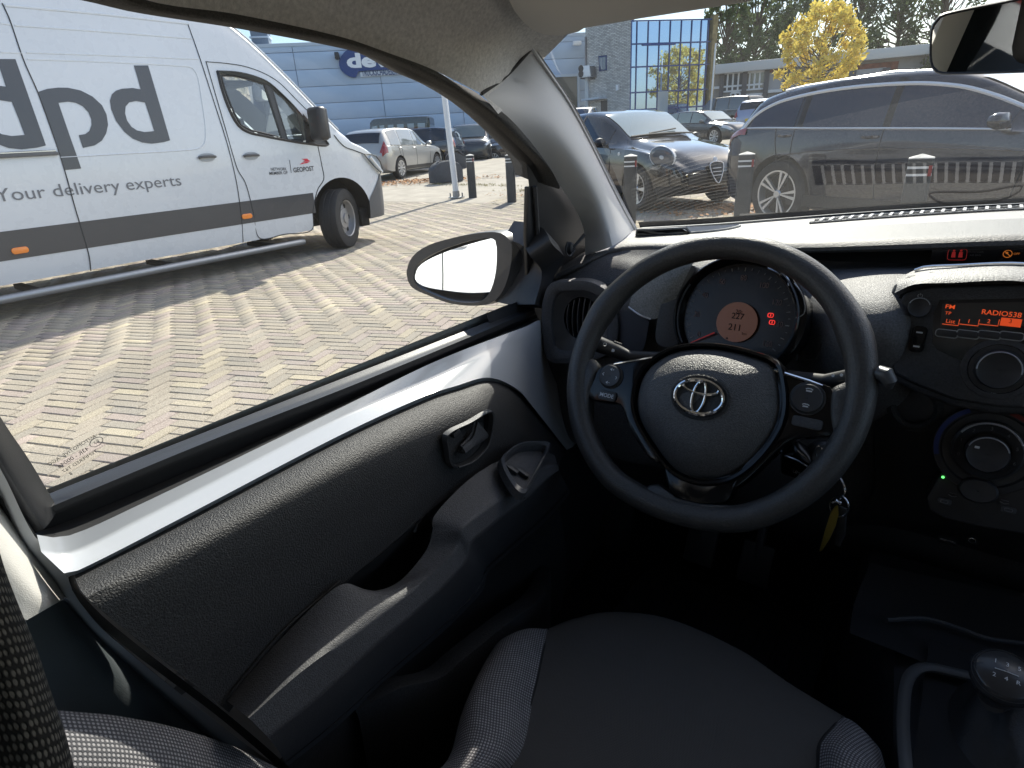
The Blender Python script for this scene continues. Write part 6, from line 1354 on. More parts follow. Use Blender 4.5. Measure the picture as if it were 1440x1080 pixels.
def section(sp, u):
    H, W = sp['H'], sp['W']/2; zb, zw, zt = tb(sp['zb'], u)*H, tb(sp['zw'], u)*H, tb(sp['zt'], u)*H
    wb, wt = tb(sp['wb'], u)*W, tb(sp['wt'], u)*W; d = zw-zb; zw = min(zw, zt-.02)
    pts = [(0, zb), (.8*wb, zb), (.965*wb, zb+.05), (wb, zb+.35*d), (1.012*wb, zb+.60*d), (1.0*wb, zb+.86*d), (.972*wb, zw)]
    x0, z0, z1_ = .945*wb, zw+.01, max(zw+.012, zt-.05)
    wt = min(wt, x0)
    for g in (0, .33, .67, 1): pts.append((x0+(wt-x0)*g+.012*sin(pi*g), z0+(z1_-z0)*g))
    pts += [(wt*.93, z1_+(zt-z1_)*.75), (wt*.55, zt), (0, zt+.008)]
    return pts
def sat(sp, u, s):
    p = section(sp, u); k = min(int(s), len(p)-2); t = s-k
    return V((p[k][0]+(p[k+1][0]-p[k][0])*t, u*sp['L']/2, p[k][1]+(p[k+1][1]-p[k][1])*t))
def bpatch(sp, u0, u1, s0, s1, off=.005, nu=10, ns=5, side=1, skew=0):
    g = []
    for i in range(ns+1):
        r = []
        for j in range(nu+1):
            s = s0+(s1-s0)*i/ns; u = u0+(u1-u0)*j/nu+skew*(i/ns); p = sat(sp, u, s)
            a = sat(sp, min(1, u+.01), s)-sat(sp, u-.01, s); b = sat(sp, u, min(12.99, s+.1))-sat(sp, u, s-.1); n = a.cross(b)
            n = n.normalized() if n.length > 1e-9 else V((0, 0, 1))
            if n.x < 0 and s < 11: n = -n
            if n.z < 0 and s >= 11: n = -n
            p = p+n*off; r.append(V((p.x*side, p.y, p.z)))
        g.append(r)
    return g
def spath(sp, pts, side=1, off=.006): return [V((p.x*side, p.y, p.z)) for p in [q+V((off, 0, 0)) for q in [sat(sp, u, s) for u, s in pts]]]
wheel_cache = {}
def car_wheel(r, spokes, style):
    key = (r, spokes, style)
    if key in wheel_cache: return wheel_cache[key]
    f = (V((0, 0, 0)), V((0, 1, 0)), V((0, 0, 1)), V((1, 0, 0))); wd = .105
    t = MB().lathe([(r*.66, -wd), (r*.92, -wd), (r, -wd*.7), (r, wd*.7), (r*.94, wd), (r*.80, wd*1.04), (r*.70, wd*.92)], f, 40)
    rm = MB(); ri = r*.70
    rm.lathe([(ri, wd*.92), (ri*1.02, wd*1.0), (ri*.95, wd*.98), (ri*.92, wd*.6), (ri*.88, -.02)], f, 40)
    rm.lathe([(ri*.20, wd*.80), (ri*.15, wd*.95), (.0005, wd*.95)], f, 20)
    for k in range(spokes):
        a = 2*pi*k/spokes
        for da in ((-.16, .16) if style == 'twin' else (0,)):
            def P_(rad, ang, h): return FP(f, rad*cos(ang), rad*sin(ang), h)
            a0, a1 = a+da*.35, a+da; w0, w1 = .10*(1 if style != 'twin' else .5)/.3, .085*(1 if style != 'twin' else .55)
            w0 = .30 if style != 'twin' else .16; w1 = .15 if style != 'twin' else .07
            rm.add([P_(ri*.14, a0-w0, wd*.86), P_(ri*.14, a0+w0, wd*.86), P_(ri*.95, a1+w1, wd*.97), P_(ri*.95, a1-w1, wd*.97), P_(ri*.14, a0-w0, wd*.5), P_(ri*.14, a0+w0, wd*.5), P_(ri*.95, a1+w1, wd*.6), P_(ri*.95, a1-w1, wd*.6)], [(0, 3, 2, 1), (0, 1, 5, 4), (1, 2, 6, 5), (2, 3, 7, 6), (3, 0, 4, 7)])
    bk = MB().lathe([(ri*.9, wd*.1), (.0005, wd*.1)], f, 24)
    wheel_cache[key] = (t, rm, bk); return wheel_cache[key]
def make_car(kind, paint, loc, rz, label, group='parked cars', glassm=None, wsm=None, spokes=9, style='single', chrome=False, plate=True, name='parked_car', roofm=None, detail=1, sc_=1.0, wipers=False):
    sp = dict(SPEC[kind]); sp['L'] *= sc_; sp['W'] *= sc_; sp['H'] *= sc_; gm_ = glassm or M_TINT
    root = empty(name, loc, rz, label, 'car', group)
    us = [-1, -.995, -.985, -.97, -.95, -.925, -.90, -.87, -.84, -.80]+[-.75+.05*k for k in range(31)]+[.80, .84, .87, .90, .925, .95, .97, .985, 1]
    rows = []
    for u in us:
        h = section(sp, u); y = u*sp['L']/2; rows.append([V((x, y, z)) for x, z in h]+[V((-x, y, z)) for x, z in h[-2:0:-1]])
    bd = MB().grid(rows, closed=True, capped=True).build('body', paint, root, ang=42, fix=True)
    cs_ = []
    for u in sp['axle']:
        for s in (1, -1):
            wx = sp['W']/2
            cs_.append(MB().lathe([(.001, -.26), (sp['r']*1.15, -.26), (sp['r']*1.15, .2), (.001, .2)], frame(V((s*wx, u*sp['L']/2, sp['r']*1.03)), V((0, 1, 0)), V((0, 0, 1))), 28).build('cutter', M_WELL, root, smooth=False, fix=True))
    boolean_cut(bd, cs_)
    t, rm, bk = car_wheel(sp['r'], spokes, style); first = None
    for u in sp['axle']:
        for s in (1, -1):
            if first is None:
                wr = empty('wheel', (0, 0, 0)); wr.parent = root
                t.build('tyre', M_TYRE, wr, ang=30); rm.build('rim', M_ALLOY, wr, ang=30); bk.build('brake', M_WELL, wr); first = wr; w_ = wr
            else: w_ = copy_tree(first, root)
            w_.location = (s*(sp['W']/2-.115), u*sp['L']/2, sp['r']); w_.rotation_euler = (0, 0, 0 if s > 0 else pi)
    for s in (1, -1):
        for a, b in sp['side']: MB().grid(bpatch(sp, a, b, 7.12, sp.get('wtop', 9.93), .005, 10, 5, s)).build('side_window', gm_, root, ang=60)
        pl = [(sp['side'][0][0]-.02, 7.05)]+[(sp['side'][0][0]-.02+(sp['side'][-1][1]+.03-sp['side'][0][0])*k/16, 7.05) for k in range(17)]
        MB().tube(spath(sp, pl, s, .006), .010, 5).build('waist_trim', M_SILVERBAR if chrome else M_TRIM, root)
        if detail:
            for a, b in list(zip(sp['side'], sp['side'][1:])):
                u = (a[1]+b[0])/2; MB().tube(spath(sp, [(u, 7), (u, 6), (u, 5), (u, 4), (u+.005, 3), (u+.012, 2.3)], s, .002), .005, 4).build('door_gap', M_GAP, root)
                q = sat(sp, u-.05, 5.5); MB().tube(cr([V((s*(q.x+.0), q.y-.09, q.z)), V((s*(q.x+.03), q.y-.05, q.z)), V((s*(q.x+.03), q.y+.05, q.z)), V((s*q.x, q.y+.09, q.z))], 8), .013, 6).build('door_handle', paint, root)
            u = sp['side'][-1][1]+.07; MB().tube(spath(sp, [(u, 6.5), (u+.01, 5.5), (u+.01, 4), (u-.005, 3), (u-.012, 2.3)], s, .002), .005, 4).build('door_gap', M_GAP, root)
            u = sp['side'][0][0]+.16; MB().tube(spath(sp, [(u, 7), (u+.01, 6), (u+.02, 5), (u+.045, 4)], s, .002), .005, 4).build('door_gap', M_GAP, root)
            MB().grid(bpatch(sp, -.55, .52, 2.05, 2.55, .006, 16, 2, s)).build('sill_trim', M_TRIM, root)
        q = sat(sp, sp['side'][-1][1]+.0, 7.2); mb_ = MB().lathe([(.001, -.06), (.07, -.05), (.095, .0), (.085, .05), (.001, .075)], (V((s*(q.x+.13), q.y-.02, q.z+.06)), V((1, 0, 0)), V((0, 0, .72)), V((0, 1, 0))), 16).build('wing_mirror', M_TRIM if kind in ('coupe',) else paint, root)
        MB().tube([V((s*q.x, q.y, q.z+.01)), V((s*(q.x+.09), q.y, q.z+.03))], .02, 6).build('mirror_arm', M_TRIM, mb_)
        if kind == 'coupe':
            c = sat(sp, .865, 5.7); f = frame(V((s*(c.x-.03), c.y+.01, c.z+.05)), V((-s*.45, .75, -.3)), V((0, .15, 1)))
            if f[3].x*s < 0: f = (f[0], -f[1], f[2], -f[3])
            f = (f[0], f[1]*1.32, f[2], f[3])
            lp = MB().lathe([(.145, -.05), (.143, .018), (.128, .028), (.10, .035), (.05, .040), (.001, .041)], f, 28).build('headlight', mat('dark_lens', (.07, .09, .12), .04, coat=1.0), root)
            MB().lathe([(.150, .006), (.149, .020), (.141, .028), (.138, .022)], f, 28).build('headlight_ring', M_SILVERBAR, lp); MB().lathe([(.030, .036), (.025, .044), (.001, .045)], f, 16).build('headlight_bulb', M_LENS, lp)
        else: MB().grid(bpatch(sp, .80, .965, 5.0, 6.7, .012, 8, 5, s, .02)).build('headlight', M_LENS, root)
        hi = 8.6 if kind in ('hatch',) else 6.9
        if kind == 'estate': MB().grid(bpatch(sp, -.985, -.83, 5.55, 6.75, .012, 10, 4, s)).build('tail_light', M_REDL, root)
        else: MB().grid(bpatch(sp, -.99, -.915, 4.6, hi, .012, 8, 6, s)).build('tail_light', M_REDL, root)
    a, b = sp['ws']; g = []
    for i in range(9):
        u = a+(b-a)*i/8; c = section(sp, u); wt_ = c[11][0]*1.0; zt = c[-1][1]; g.append([V((k*wt_*.97, u*sp['L']/2+.006, zt+.012-.02*k*k)) for k in (-1, -.75, -.4, 0, .4, .75, 1)])
    MB().grid(g).build('windscreen', wsm or gm_, root)
    MB().tube([p+V((0, .02, .004)) for p in g[0]], .014, 5).build('scuttle', M_TRIM, root)
    if wipers: MB().tube([g[0][4]+V((0, .0, .02)), g[0][2].lerp(g[2][1], .5)+V((0, 0, .025))], .012, 5).build('wiper', M_TRIM, root)
    a, b = sp['rw']; g = []
    for i in range(7):
        u = a+(b-a)*i/6; c = section(sp, u); wt_ = c[10][0]; zt = c[-1][1]; g.append([V((k*wt_*.94, u*sp['L']/2-.012, zt+.004-.02*k*k)) for k in (-1, -.75, -.4, 0, .4, .75, 1)])
    MB().grid(g).build('rear_window', M_TINT, root)
    yf, yr = sp['L']/2, -sp['L']/2
    MB().box((0, yf+.005, sp['H']*.30), (sp['W']*.55, .03, .14)).build('grille', M_TRIM, root, bev=.01)
    MB().grid([[sat(sp, u, s)+V((.004, .006, 0)) for s in (1.6, 2, 2.4, 2.8)]+[] for u in (.84, .9, .95, .985)]).build('lower_bumper', M_TRIM, root)
    if plate:
        MB().box((0, yf+.024, sp['H']*.36), (.52, .012, .115)).build('number_plate', M_PLATE, root)
        MB().box((0, yr-.012, sp['H']*.44), (.52, .012, .115)).build('number_plate', M_PLATE, root)
    if roofm:
        for s in (1, -1): MB().tube(spath(sp, [(-.7, 11), (-.6, 11.2), (-.2, 11.2), (.0, 11.1)], s, .0) , .022, 6).build('roof_rail', roofm, root)
    return root, sp
def place(px, py, d, z=None):
    p = D(px, py, d); return p
def aimed(ang): return radians(ang)-pi/2                        # heading given as angle from +x
# paints
P_NAVY = mat('navy_paint', (.008, .011, .024), .09, coat=.5)
P_BLACK = mat('black_brown_paint', (.014, .012, .013), .12, coat=1.0, roughvar=.04)
P_SILVER = mat('silver_paint', (.36, .36, .35), .32, .35, coat=.7)
P_DKBLUE = mat('dark_blue_paint', (.018, .026, .045), .2, coat=1.0)
P_CHAR = mat('charcoal_paint', (.035, .036, .038), .22, coat=1.0)
P_LAV = mat('lavender_silver_paint', (.30, .33, .46), .3, .3, coat=.7)
P_WHITE = mat('plain_white_paint', (.68, .69, .70), .25, coat=.7)
# navy estate parked across the windscreen
hd = -26; f_ = V((cos(radians(hd)), sin(radians(hd)), 0)); rt_ = V((f_.y, -f_.x, 0))     # rt_: its right side, which faces us
rw_ = Z(1092, 318); es = SPEC['estate']
cpos = rw_ - f_*(es['axle'][0]*es['L']/2) - rt_*(es['W']/2-.08)
navy, nsp = make_car('estate', P_NAVY, cpos, aimed(hd), 'navy blue estate with bright window trim parked across the view beyond the windscreen', spokes=5, style='twin', chrome=True, glassm=mat('navy_tinted_glass', (.012, .022, .048), .02), wsm=mat('sky_reflection_glass', (.20, .27, .36), .04, coat=.8), roofm=M_SILVERBAR, name='parked_estate')  # windscreen colour carries the sky it would reflect
MB().tube(cr(spath(nsp, [(-.86, 7.1), (-.835, 8.2), (-.775, 9.0), (-.66, 9.45), (-.4, 9.6), (-.1, 9.6), (.08, 9.6), (.2, 9.6), (.32, 9.6), (.40, 9.5)], 1, .008), 60), .019, 6).build('window_trim', M_SILVERBAR, navy)
MB().tube(cr(spath(nsp, [(-.62, 4.3), (-.4, 4.62), (-.1, 4.78), (.2, 4.85), (.45, 4.8)], 1, .004), 40), .007, 5).build('flank_crease', P_NAVY, navy)
MB().grid(bpatch(nsp, -.545, -.515, 7.1, 9.95, .007, 3, 4, 1)).build('window_pillar', M_GLOSS, navy); MB().grid(bpatch(nsp, -.14, -.11, 7.1, 9.95, .007, 3, 4, 1)).build('window_pillar', M_GLOSS, navy)
# black coupe
hp_ = D(950, 214, 8.5); cp_ = hp_-f_*(.865*4.06/2); lft = -rt_; cpos = V((cp_.x, cp_.y, 0))+lft*.62
cou, csp = make_car('coupe', P_BLACK, cpos, aimed(hd-3), 'glossy black coupe with round headlights parked left of the navy estate', wsm=M_CLEARG, spokes=5, wipers=True, name='parked_coupe', plate=False)
MB().box((-.42, csp['L']/2-.02, .50), (.46, .014, .11), frame(V((0, 0, 0)), V((1, .0, 0)), V((0, 1, 0)))).build('number_plate', M_PLATE, cou)
sh_o = smooth2([(0, -.17), (.10, -.02), (.115, .10), (0, .13), (-.115, .10), (-.10, -.02)], 30)
sf_ = (V((0, csp['L']/2+.012, .52)), V((-1, 0, 0)), V((0, -.25, 1)).normalized(), V((0, .97, .25)))
shd = MB().prism(sh_o, sf_, .03).build('shield_grille', M_TRIM, cou, bev=.005); MB().tube([FP(sf_, p[0], p[1], .03) for p in sh_o], .008, 6, closed=True).build('shield_trim', M_SILVERBAR, shd)
for k in range(3): MB().box((0, -.06+.05*k, .032), (.15, .010, .006), sf_).build('shield_bar', M_SILVERBAR, shd)
MB().lathe([(.036, .0), (.034, .008), (.001, .010)], (FP(sf_, 0, .165, .01), sf_[1], sf_[2], sf_[3]), 18).build('bonnet_badge', M_SILVERBAR, cou)
q_ = sat(csp, .42, 5.3); MB().lathe([(.03, 0), (.025, .008), (.001, .01)], frame(V((q_.x, q_.y, q_.z)), V((0, 1, 0)), V((0, 0, 1))), 12).build('side_repeater', M_LENS, cou)
def park(kind, paint, wpx, axle, side, hd_, label, **k):
    """car standing with one wheel (front 1 / rear -1 axle, right 1 / left -1 side) on the ground at a pixel"""
    f1 = V((cos(radians(hd_)), sin(radians(hd_)), 0)); r1 = V((f1.y, -f1.x, 0)); s1_ = SPEC[kind]; g1 = G(*wpx)
    u1 = s1_['axle'][1 if axle > 0 else 0]; loc = g1-f1*(u1*s1_['L']/2)-r1*(side*(s1_['W']/2-.09)); return make_car(kind, paint, loc, aimed(hd_), label, **k)
# rows beyond
def far(kind, paint, px, py, z, d, hd_, label, **k):
    """car whose reference point (roof centre at height z above its ground) is seen at px,py from depth d"""
    p = D(px, py, d); g = hz(p.x, p.y); loc = V((p.x, p.y, p.z-z)); loc.z = max(-.05, min(loc.z, g+.5))
    return make_car(kind, paint, loc, aimed(hd_), label, **k)
a_, b_ = G(564, 251), G(609, 241); d_ = (b_-a_).normalized()
sl_ang = math.degrees(atan2(d_.y, d_.x)); hs_ = SPEC['hatch']; fr_v = V((cos(radians(sl_ang)), sin(radians(sl_ang)), 0)); rr_v = V((fr_v.y, -fr_v.x, 0))
silv, ssp = make_car('hatch', P_SILVER, a_+fr_v*(.62*4.25/2)-rr_v*.80, aimed(sl_ang), 'silver hatchback seen from behind, just past the nose of the white van', glassm=mat('pale_glass', (.16, .18, .19), .05, coat=.8), spokes=10)
d2 = 29
park('hatch', P_DKBLUE, (617, 234), -1, -1, 205, 'dark blue hatchback turned sideways behind the silver hatchback', spokes=5, plate=False, sc_=.95)
far('boxy', P_BLACK, 543, 167, 1.93, 30, 215, 'black boxy off-roader with upright windows below the blue wall', name='parked_offroader', glassm=mat('pale_blue_glass', (.22, .27, .31), .05, coat=.8))
far('offroad', mat('black_grey_paint', (.028, .028, .03), .25, coat=.8), 660, 174, 1.75, 27, -50, 'black off-roader facing the camera right of the white flagpole', plate=False, name='parked_offroader', wsm=mat('grey_screen_glass', (.13, .15, .14), .05, coat=.8))
far('hatch', P_DKBLUE, 694, 180, 1.5, 36, -45, 'dark blue car half hidden behind the black off-roader', plate=False)
far('hatch', P_BLACK, 738, 190, 1.5, 27, -150, 'black car cut off by the edge of the side window near the bollard', plate=False)
far('estate', P_SILVER, 512, 188, 1.5, 28, 200, 'silver car with roof bars behind the nose of the white van', roofm=P_WHITE, plate=False)
far('hatch', mat('slate_blue_paint', (.06, .08, .12), .25, coat=.8), 488, 190, 1.5, 36, 200, 'slate blue car mostly hidden by the bonnet of the white van', plate=False)
# seen through the windscreen
far('hatch', P_CHAR, 996, 155, 1.28, 24, -26, 'small charcoal hatchback with pale side glass between the coupe and the estate', glassm=mat('pale_green_glass', (.22, .27, .25), .05, coat=.8), sc_=.88, plate=False)
far('offroad', mat('dark_bronze_paint', (.03, .026, .024), .25, coat=.8), 1014, 138, 1.72, 33, 165, 'dark off-roader behind the small charcoal hatchback', chrome=True, name='parked_offroader', glassm=mat('grey_window_glass', (.08, .10, .12), .05, coat=.8))
far('hatch', P_LAV, 1086, 138, 1.50, 27, 84, 'lavender silver hatchback with a yellow plate behind the tail of the navy estate', glassm=mat('milky_glass', (.20, .23, .22), .06, coat=.8))
far('hatch', P_WHITE, 934, 151, 1.48, 36, 10, 'white car whose roof shows above the roof of the black coupe', plate=False)
far('hatch', mat('grey_blue_paint', (.10, .12, .15), .3, coat=.8), 965, 147, 1.48, 40, 15, 'grey blue car below the blue glass front', plate=False)
make_car('hatch', P_WHITE, V((-1.75, -3.8, 0)), aimed(183), 'white car standing crosswise behind, seen only in the door mirror', plate=False)
far('hatch', P_SILVER, 812, 150, 1.5, 27, -70, 'silver car peeping out beside the windscreen pillar', plate=False)
# ================================================================== buildings
GW = R0.copy()                                                    # walls run square to the line of sight
def wall_frame(px, py, d, ang):
    o = D(px, py, d); u = V((cos(radians(ang)), sin(radians(ang)), 0)); o.z = 0; return (o, u, V((0, 0, 1)), u.cross(V((0, 0, 1))))
def on(f, px, py):                                                # pixel on a wall plane -> (along, height)
    q = PLN(px, py, f[0], f[3])-f[0]; return (q.dot(f[1]), q.dot(f[2]))
# --- blue clad workshop
WA = 47
wfB = wall_frame(420, 150, 36, WA)
M_CLAD = mat('blue_grey_cladding', (.43, .53, .66), .45, var=(.6, .06)); M_CLADTRIM = mat('pale_blue_flashing', (.46, .53, .61), .45)
bldg = empty('workshop_building', wfB[0], 0, 'long blue grey clad workshop behind the parked cars with a blue sign', 'building')
def bl_(f, base): return (f[0]-base, f[1], f[2], f[3])
fB = bl_(wfB, wfB[0])
htop = on(wfB, 420, 63.5)[1]; aL = -26.0; aR = on(wfB, 824, 60)[0]
dirn = 1 if fB[3].dot(FWD) < 0 else -1                            # which way the wall faces us
def outn(k): return k*dirn
MB().add([FP(fB, aL, -.5, outn(-.1)), FP(fB, aR, -.5, outn(-.1)), FP(fB, aR, htop, outn(-.1)), FP(fB, aL, htop, outn(-.1)), FP(fB, aL, -.5, outn(-14)), FP(fB, aR, -.5, outn(-14)), FP(fB, aR, htop, outn(-14)), FP(fB, aL, htop, outn(-14))], [(0, 1, 2, 3), (4, 7, 6, 5), (3, 2, 6, 7), (0, 3, 7, 4), (1, 5, 6, 2)]).build('wall', M_CLADTRIM, bldg, smooth=False, fix=True)
# sandwich panels, each its own piece: courses 1.09 m high, seams every 5.3 m
xs_ = [on(wfB, 413, 80)[0]]; seam0 = xs_[0]; seam1 = on(wfB, 538, 130)[0]; step = seam1-seam0
hs = [htop-.02, on(wfB, 420, 73.5)[1]]; cc_ = (on(wfB, 420, 99.5)[1]-on(wfB, 420, 124)[1])
hs = [htop-.03, on(wfB, 420, 73.5)[1]]
while hs[-1] > .2: hs.append(hs[-1]-cc_)
px0 = seam0-3*step; me_cache = {}
for i in range(-4, 12):
    a0 = seam0+i*step; a1 = a0+step
    a0, a1 = max(a0, aL), min(a1, aR)
    if a1-a0 < .3: continue
    for j in range(len(hs)-1):
        h1, h0 = hs[j], max(hs[j+1], -.3); key = (round(a1-a0, 3), round(h1-h0, 3))
        if key not in me_cache:
            q = MB().box(((a1-a0)/2, -(h1-h0)/2, 0), (a1-a0-.03, h1-h0-.022, .08), (V((0, 0, 0)),)+fB[1:]); o = q.build('cladding_panel', M_CLAD, bldg, bev=.012); me_cache[key] = o.data
        else: o = put('cladding_panel', me_cache[key], bldg)
        o.location = FP(fB, a0, h1, outn(-.02))
MB().add([FP(fB, aL, htop-.05, outn(.06)), FP(fB, aR, htop-.05, outn(.06)), FP(fB, aR, htop+.12, outn(.06)), FP(fB, aL, htop+.12, outn(.06)), FP(fB, aR, htop+.12, outn(-.3)), FP(fB, aL, htop+.12, outn(-.3))], [(0, 1, 2, 3), (3, 2, 4, 5)]).build('roof_edge', M_CLADTRIM, bldg, smooth=False, thick=.02)
c0_, c1_ = on(wfB, 352, 66), on(wfB, 372, 42)
chm = MB().box(((c0_[0]+c1_[0])/2, (htop+c1_[1])/2+.1, outn(-1.2)), (c1_[0]-c0_[0], c1_[1]-htop+.2, 1.0), fB).build('chimney', mat('grey_flue', (.16, .20, .26), .5), bldg, bev=.03)
MB().box(((c0_[0]+c1_[0])/2, c1_[1]+.3, outn(-1.2)), ((c1_[0]-c0_[0])*1.35, .22, 1.4), fB).build('chimney_cap', mat('grey_flue', (0, 0, 0)), chm, bev=.03)
MB().box(((c0_[0]+c1_[0])/2, c1_[1]-.25, outn(-1.2)), ((c1_[0]-c0_[0])*1.15, .1, 1.15), fB).build('chimney_band', M_CLADTRIM, chm, bev=.02)
# sign
M_SIGNB = mat('blue_sign_panel', (.018, .05, .19), .35); M_SIGNW = mat('white_sign_letters', (.80, .82, .84), .4)
so_ = [(487, 72), (479, 82), (477, 90), (480, 99), (488, 106), (496, 109.3), (503, 108.5), (502, 105), (504, 101.5), (512, 100.2), (562, 97.2), (600, 95), (640, 92), (660, 84), (664, 74), (656, 62), (640, 55), (600, 57), (540, 62), (500, 66)]
sgo = smooth2([on(wfB, a, b) for a, b in so_[:6]]+[on(wfB, a, b) for a, b in so_[6:]], 90)
sign = MB().prism(sgo, (FP(fB, 0, 0, outn(.06)), fB[1], fB[2], fB[3]*dirn), .16).build('sign', M_SIGNB, bldg, fix=True, ang=30)
def wtext(s, f, p0, p1, cap, m, par, off=.24, name='sign_lettering', bold=.0, slope=True):
    a, b = on(wfB, *p0), on(wfB, *p1); ff = (FP(f, a[0], a[1], outn(off)), f[1], f[2], f[3]*dirn)
    o = text(name, s, ff, cap/.7, m, par, align='LEFT', valign='BOTTOM_BASELINE', bold=bold, ext=0)
    wid = max((v.co-ff[0]).dot(f[1]) for v in o.data.vertices); k = (b[0]-a[0])/wid
    for v in o.data.vertices: v.co += f[1]*((v.co-ff[0]).dot(f[1])*(k-1))
    return o
wtext('deva', fB, (489, 95.5), (564, 91.5), on(wfB, 500, 76.5)[1]-on(wfB, 503, 95.5)[1], M_SIGNW, sign, bold=.045)
p = [on(wfB, *q) for q in ((506.5, 102.2), (572, 98), (573, 104.2), (507.5, 108.6))]
strip_ = MB().prism([(a, b) for a, b in p], (FP(fB, 0, 0, outn(.05)), fB[1], fB[2], fB[3]*dirn), .12).build('sign_strip', mat('pale_sign_strip', (.62, .66, .70), .4), sign, fix=True, smooth=False)
wtext('TRUCKSCHADESERVICE', fB, (509.5, 107.3), (569.5, 103.2), .33, mat('sign_print', (.03, .06, .16), .5), sign, off=.19, bold=.02)
lp = on(wfB, 474.5, 79.5); MB().box((lp[0], lp[1], outn(.3)), (.25, .35, .5), fB).build('wall_lamp', M_SATIN, bldg, bev=.04)
nb_ = [on(wfB, *q) for q in ((538, 117), (578, 111.5))]
# roller door and floodlight near the brick wing
rd = [on(wfB, *q) for q in ((781, 109), (811, 108), (816, 175), (790, 178))]
dw = MB().box(((rd[0][0]+rd[1][0])/2, (rd[0][1]-.3)/2, outn(.03)), (rd[1][0]-rd[0][0], rd[0][1]+.3, .1), fB).build('roller_door', mat('olive_door', (.20, .185, .15), .6), bldg)
MB().box(((rd[0][0]+rd[1][0])/2, rd[0][1]+.08, outn(.08)), (rd[1][0]-rd[0][0]+.3, .16, .16), fB).build('door_lintel', M_CLADTRIM, dw)
for a in (rd[0][0]-.07, rd[1][0]+.07): MB().box((a, (rd[0][1]-.3)/2, outn(.08)), (.14, rd[0][1]+.3, .16), fB).build('door_jamb', M_CLADTRIM, dw)
lp = on(wfB, 809, 62); fl_ = MB().box((lp[0], lp[1], outn(.35)), (.55, .24, .3), fB).build('floodlight', mat('white_lamp_housing', (.75, .76, .78), .4), bldg, bev=.05)
# --- brick wing
brk_o = D(824, 150, 36.5); brk_e = D(885.5, 150, 34.5); u_ = brk_e-brk_o; u_.z = 0
wfK = (V((brk_o.x, brk_o.y, 0)), u_.normalized(), V((0, 0, 1)), u_.normalized().cross(V((0, 0, 1))))
kd = 1 if wfK[3].dot(FWD) < 0 else -1
brick_b = empty('brick_building', wfK[0], 0, 'pale brick office wing with an air conditioner beside the blue glass front', 'building')
fK = bl_(wfK, wfK[0]); KL = u_.length; KH = 8.2
def brick_material(name, ang):
    m = bpy.data.materials.new(name); t, p, o = nodes(m)
    tc = N(t, 'ShaderNodeTexCoord'); mp = N(t, 'ShaderNodeMapping'); t.links.new(tc.outputs['UV'], mp.inputs[0])
    br = N(t, 'ShaderNodeTexBrick', i_Scale=1.0); br.inputs['Color1'].default_value = (.74, .73, .70, 1); br.inputs['Color2'].default_value = (.47, .465, .45, 1); br.inputs['Mortar'].default_value = (.27, .265, .26, 1)
    br.inputs['Mortar Size'].default_value = .012; br.inputs['Brick Width'].default_value = .23; br.inputs['Row Height'].default_value = .075; br.inputs['Bias'].default_value = -.1
    t.links.new(mp.outputs[0], br.inputs['Vector']); nz = N(t, 'ShaderNodeTexNoise', i_Scale=3.0, i_Detail=6.0); t.links.new(tc.outputs['UV'], nz.inputs['Vector'])
    mr = N(t, 'ShaderNodeMapRange'); mr.inputs[3].default_value = .7; mr.inputs[4].default_value = 1.25; t.links.new(nz.outputs['Fac'], mr.inputs[0])
    sc2 = N(t, 'ShaderNodeVectorMath', operation='SCALE'); t.links.new(br.outputs['Color'], sc2.inputs[0]); t.links.new(mr.outputs[0], sc2.inputs['Scale']); t.links.new(sc2.outputs[0], p.inputs['Base Color'])
    p.inputs['Roughness'].default_value = .9; b = N(t, 'ShaderNodeBump', i_Distance=.012); b.invert = True; t.links.new(br.outputs['Fac'], b.inputs['Height']); t.links.new(b.outputs[0], p.inputs['Normal'])
    return m
M_BRICK = brick_material('pale_brick', 0)
q = MB(); corner = [FP(fK, 0, -.3, 0), FP(fK, KL, -.3, 0), FP(fK, KL, KH, 0), FP(fK, 0, KH, 0), FP(fK, KL, -.3, -.3*kd), FP(fK, KL, KH, -.3*kd), FP(fK, 0, -.3, -3*kd), FP(fK, 0, KH, -3*kd)]
q.add(corner, [(0, 1, 2, 3), (1, 4, 5, 2), (6, 0, 3, 7), (3, 2, 5, 7)])
bw = q.build('wall', M_BRICK, brick_b, smooth=False); ul = bw.data.uv_layers.new(name='uv')
for pol in bw.data.polygons:
    for li_, vi in zip(pol.loop_indices, pol.vertices):
        co = bw.data.vertices[vi].co; ul.data[li_].uv = ((co.dot(fK[1]) if abs(pol.normal.dot(fK[3])) > .7 else co.dot(fK[3])), co.z)
def kbox(pts, d0, d1, name, m, par=brick_b, **k):
    a = [on(wfK, *p) for p in pts]; return MB().prism([(p[0], p[1]) for p in a], (FP(fK, 0, 0, d0*kd), fK[1], fK[2], fK[3]*kd), d1-d0).build(name, m, par, fix=True, **k)
M_BFRAME = mat('blue_window_frame', (.02, .04, .15), .4)
win = kbox([(841.5, 79), (853.5, 77.5), (853.5, 99), (842.5, 100.5)], -.12, .012, 'window', M_BFRAME)
kbox([(843, 81), (852, 79.7), (852, 97.5), (843.8, 98.6)], .013, .03, 'window_pane', mat('blue_pane', (.05, .08, .16), .05, coat=1), win)
kbox([(845.2, 82), (847.2, 81.7), (847.4, 97), (845.6, 97.3)], .031, .04, 'window_blind', mat('pale_blind', (.35, .38, .42), .7), win)
dr = kbox([(845, 142), (854, 141), (854, 165), (845.5, 166)], -.1, .02, 'door', mat('dark_door', (.03, .028, .03), .5))
kbox([(829, 139.5), (853, 136.5), (853, 138.7), (829, 142)], .0, .8, 'canopy', M_CLADTRIM)
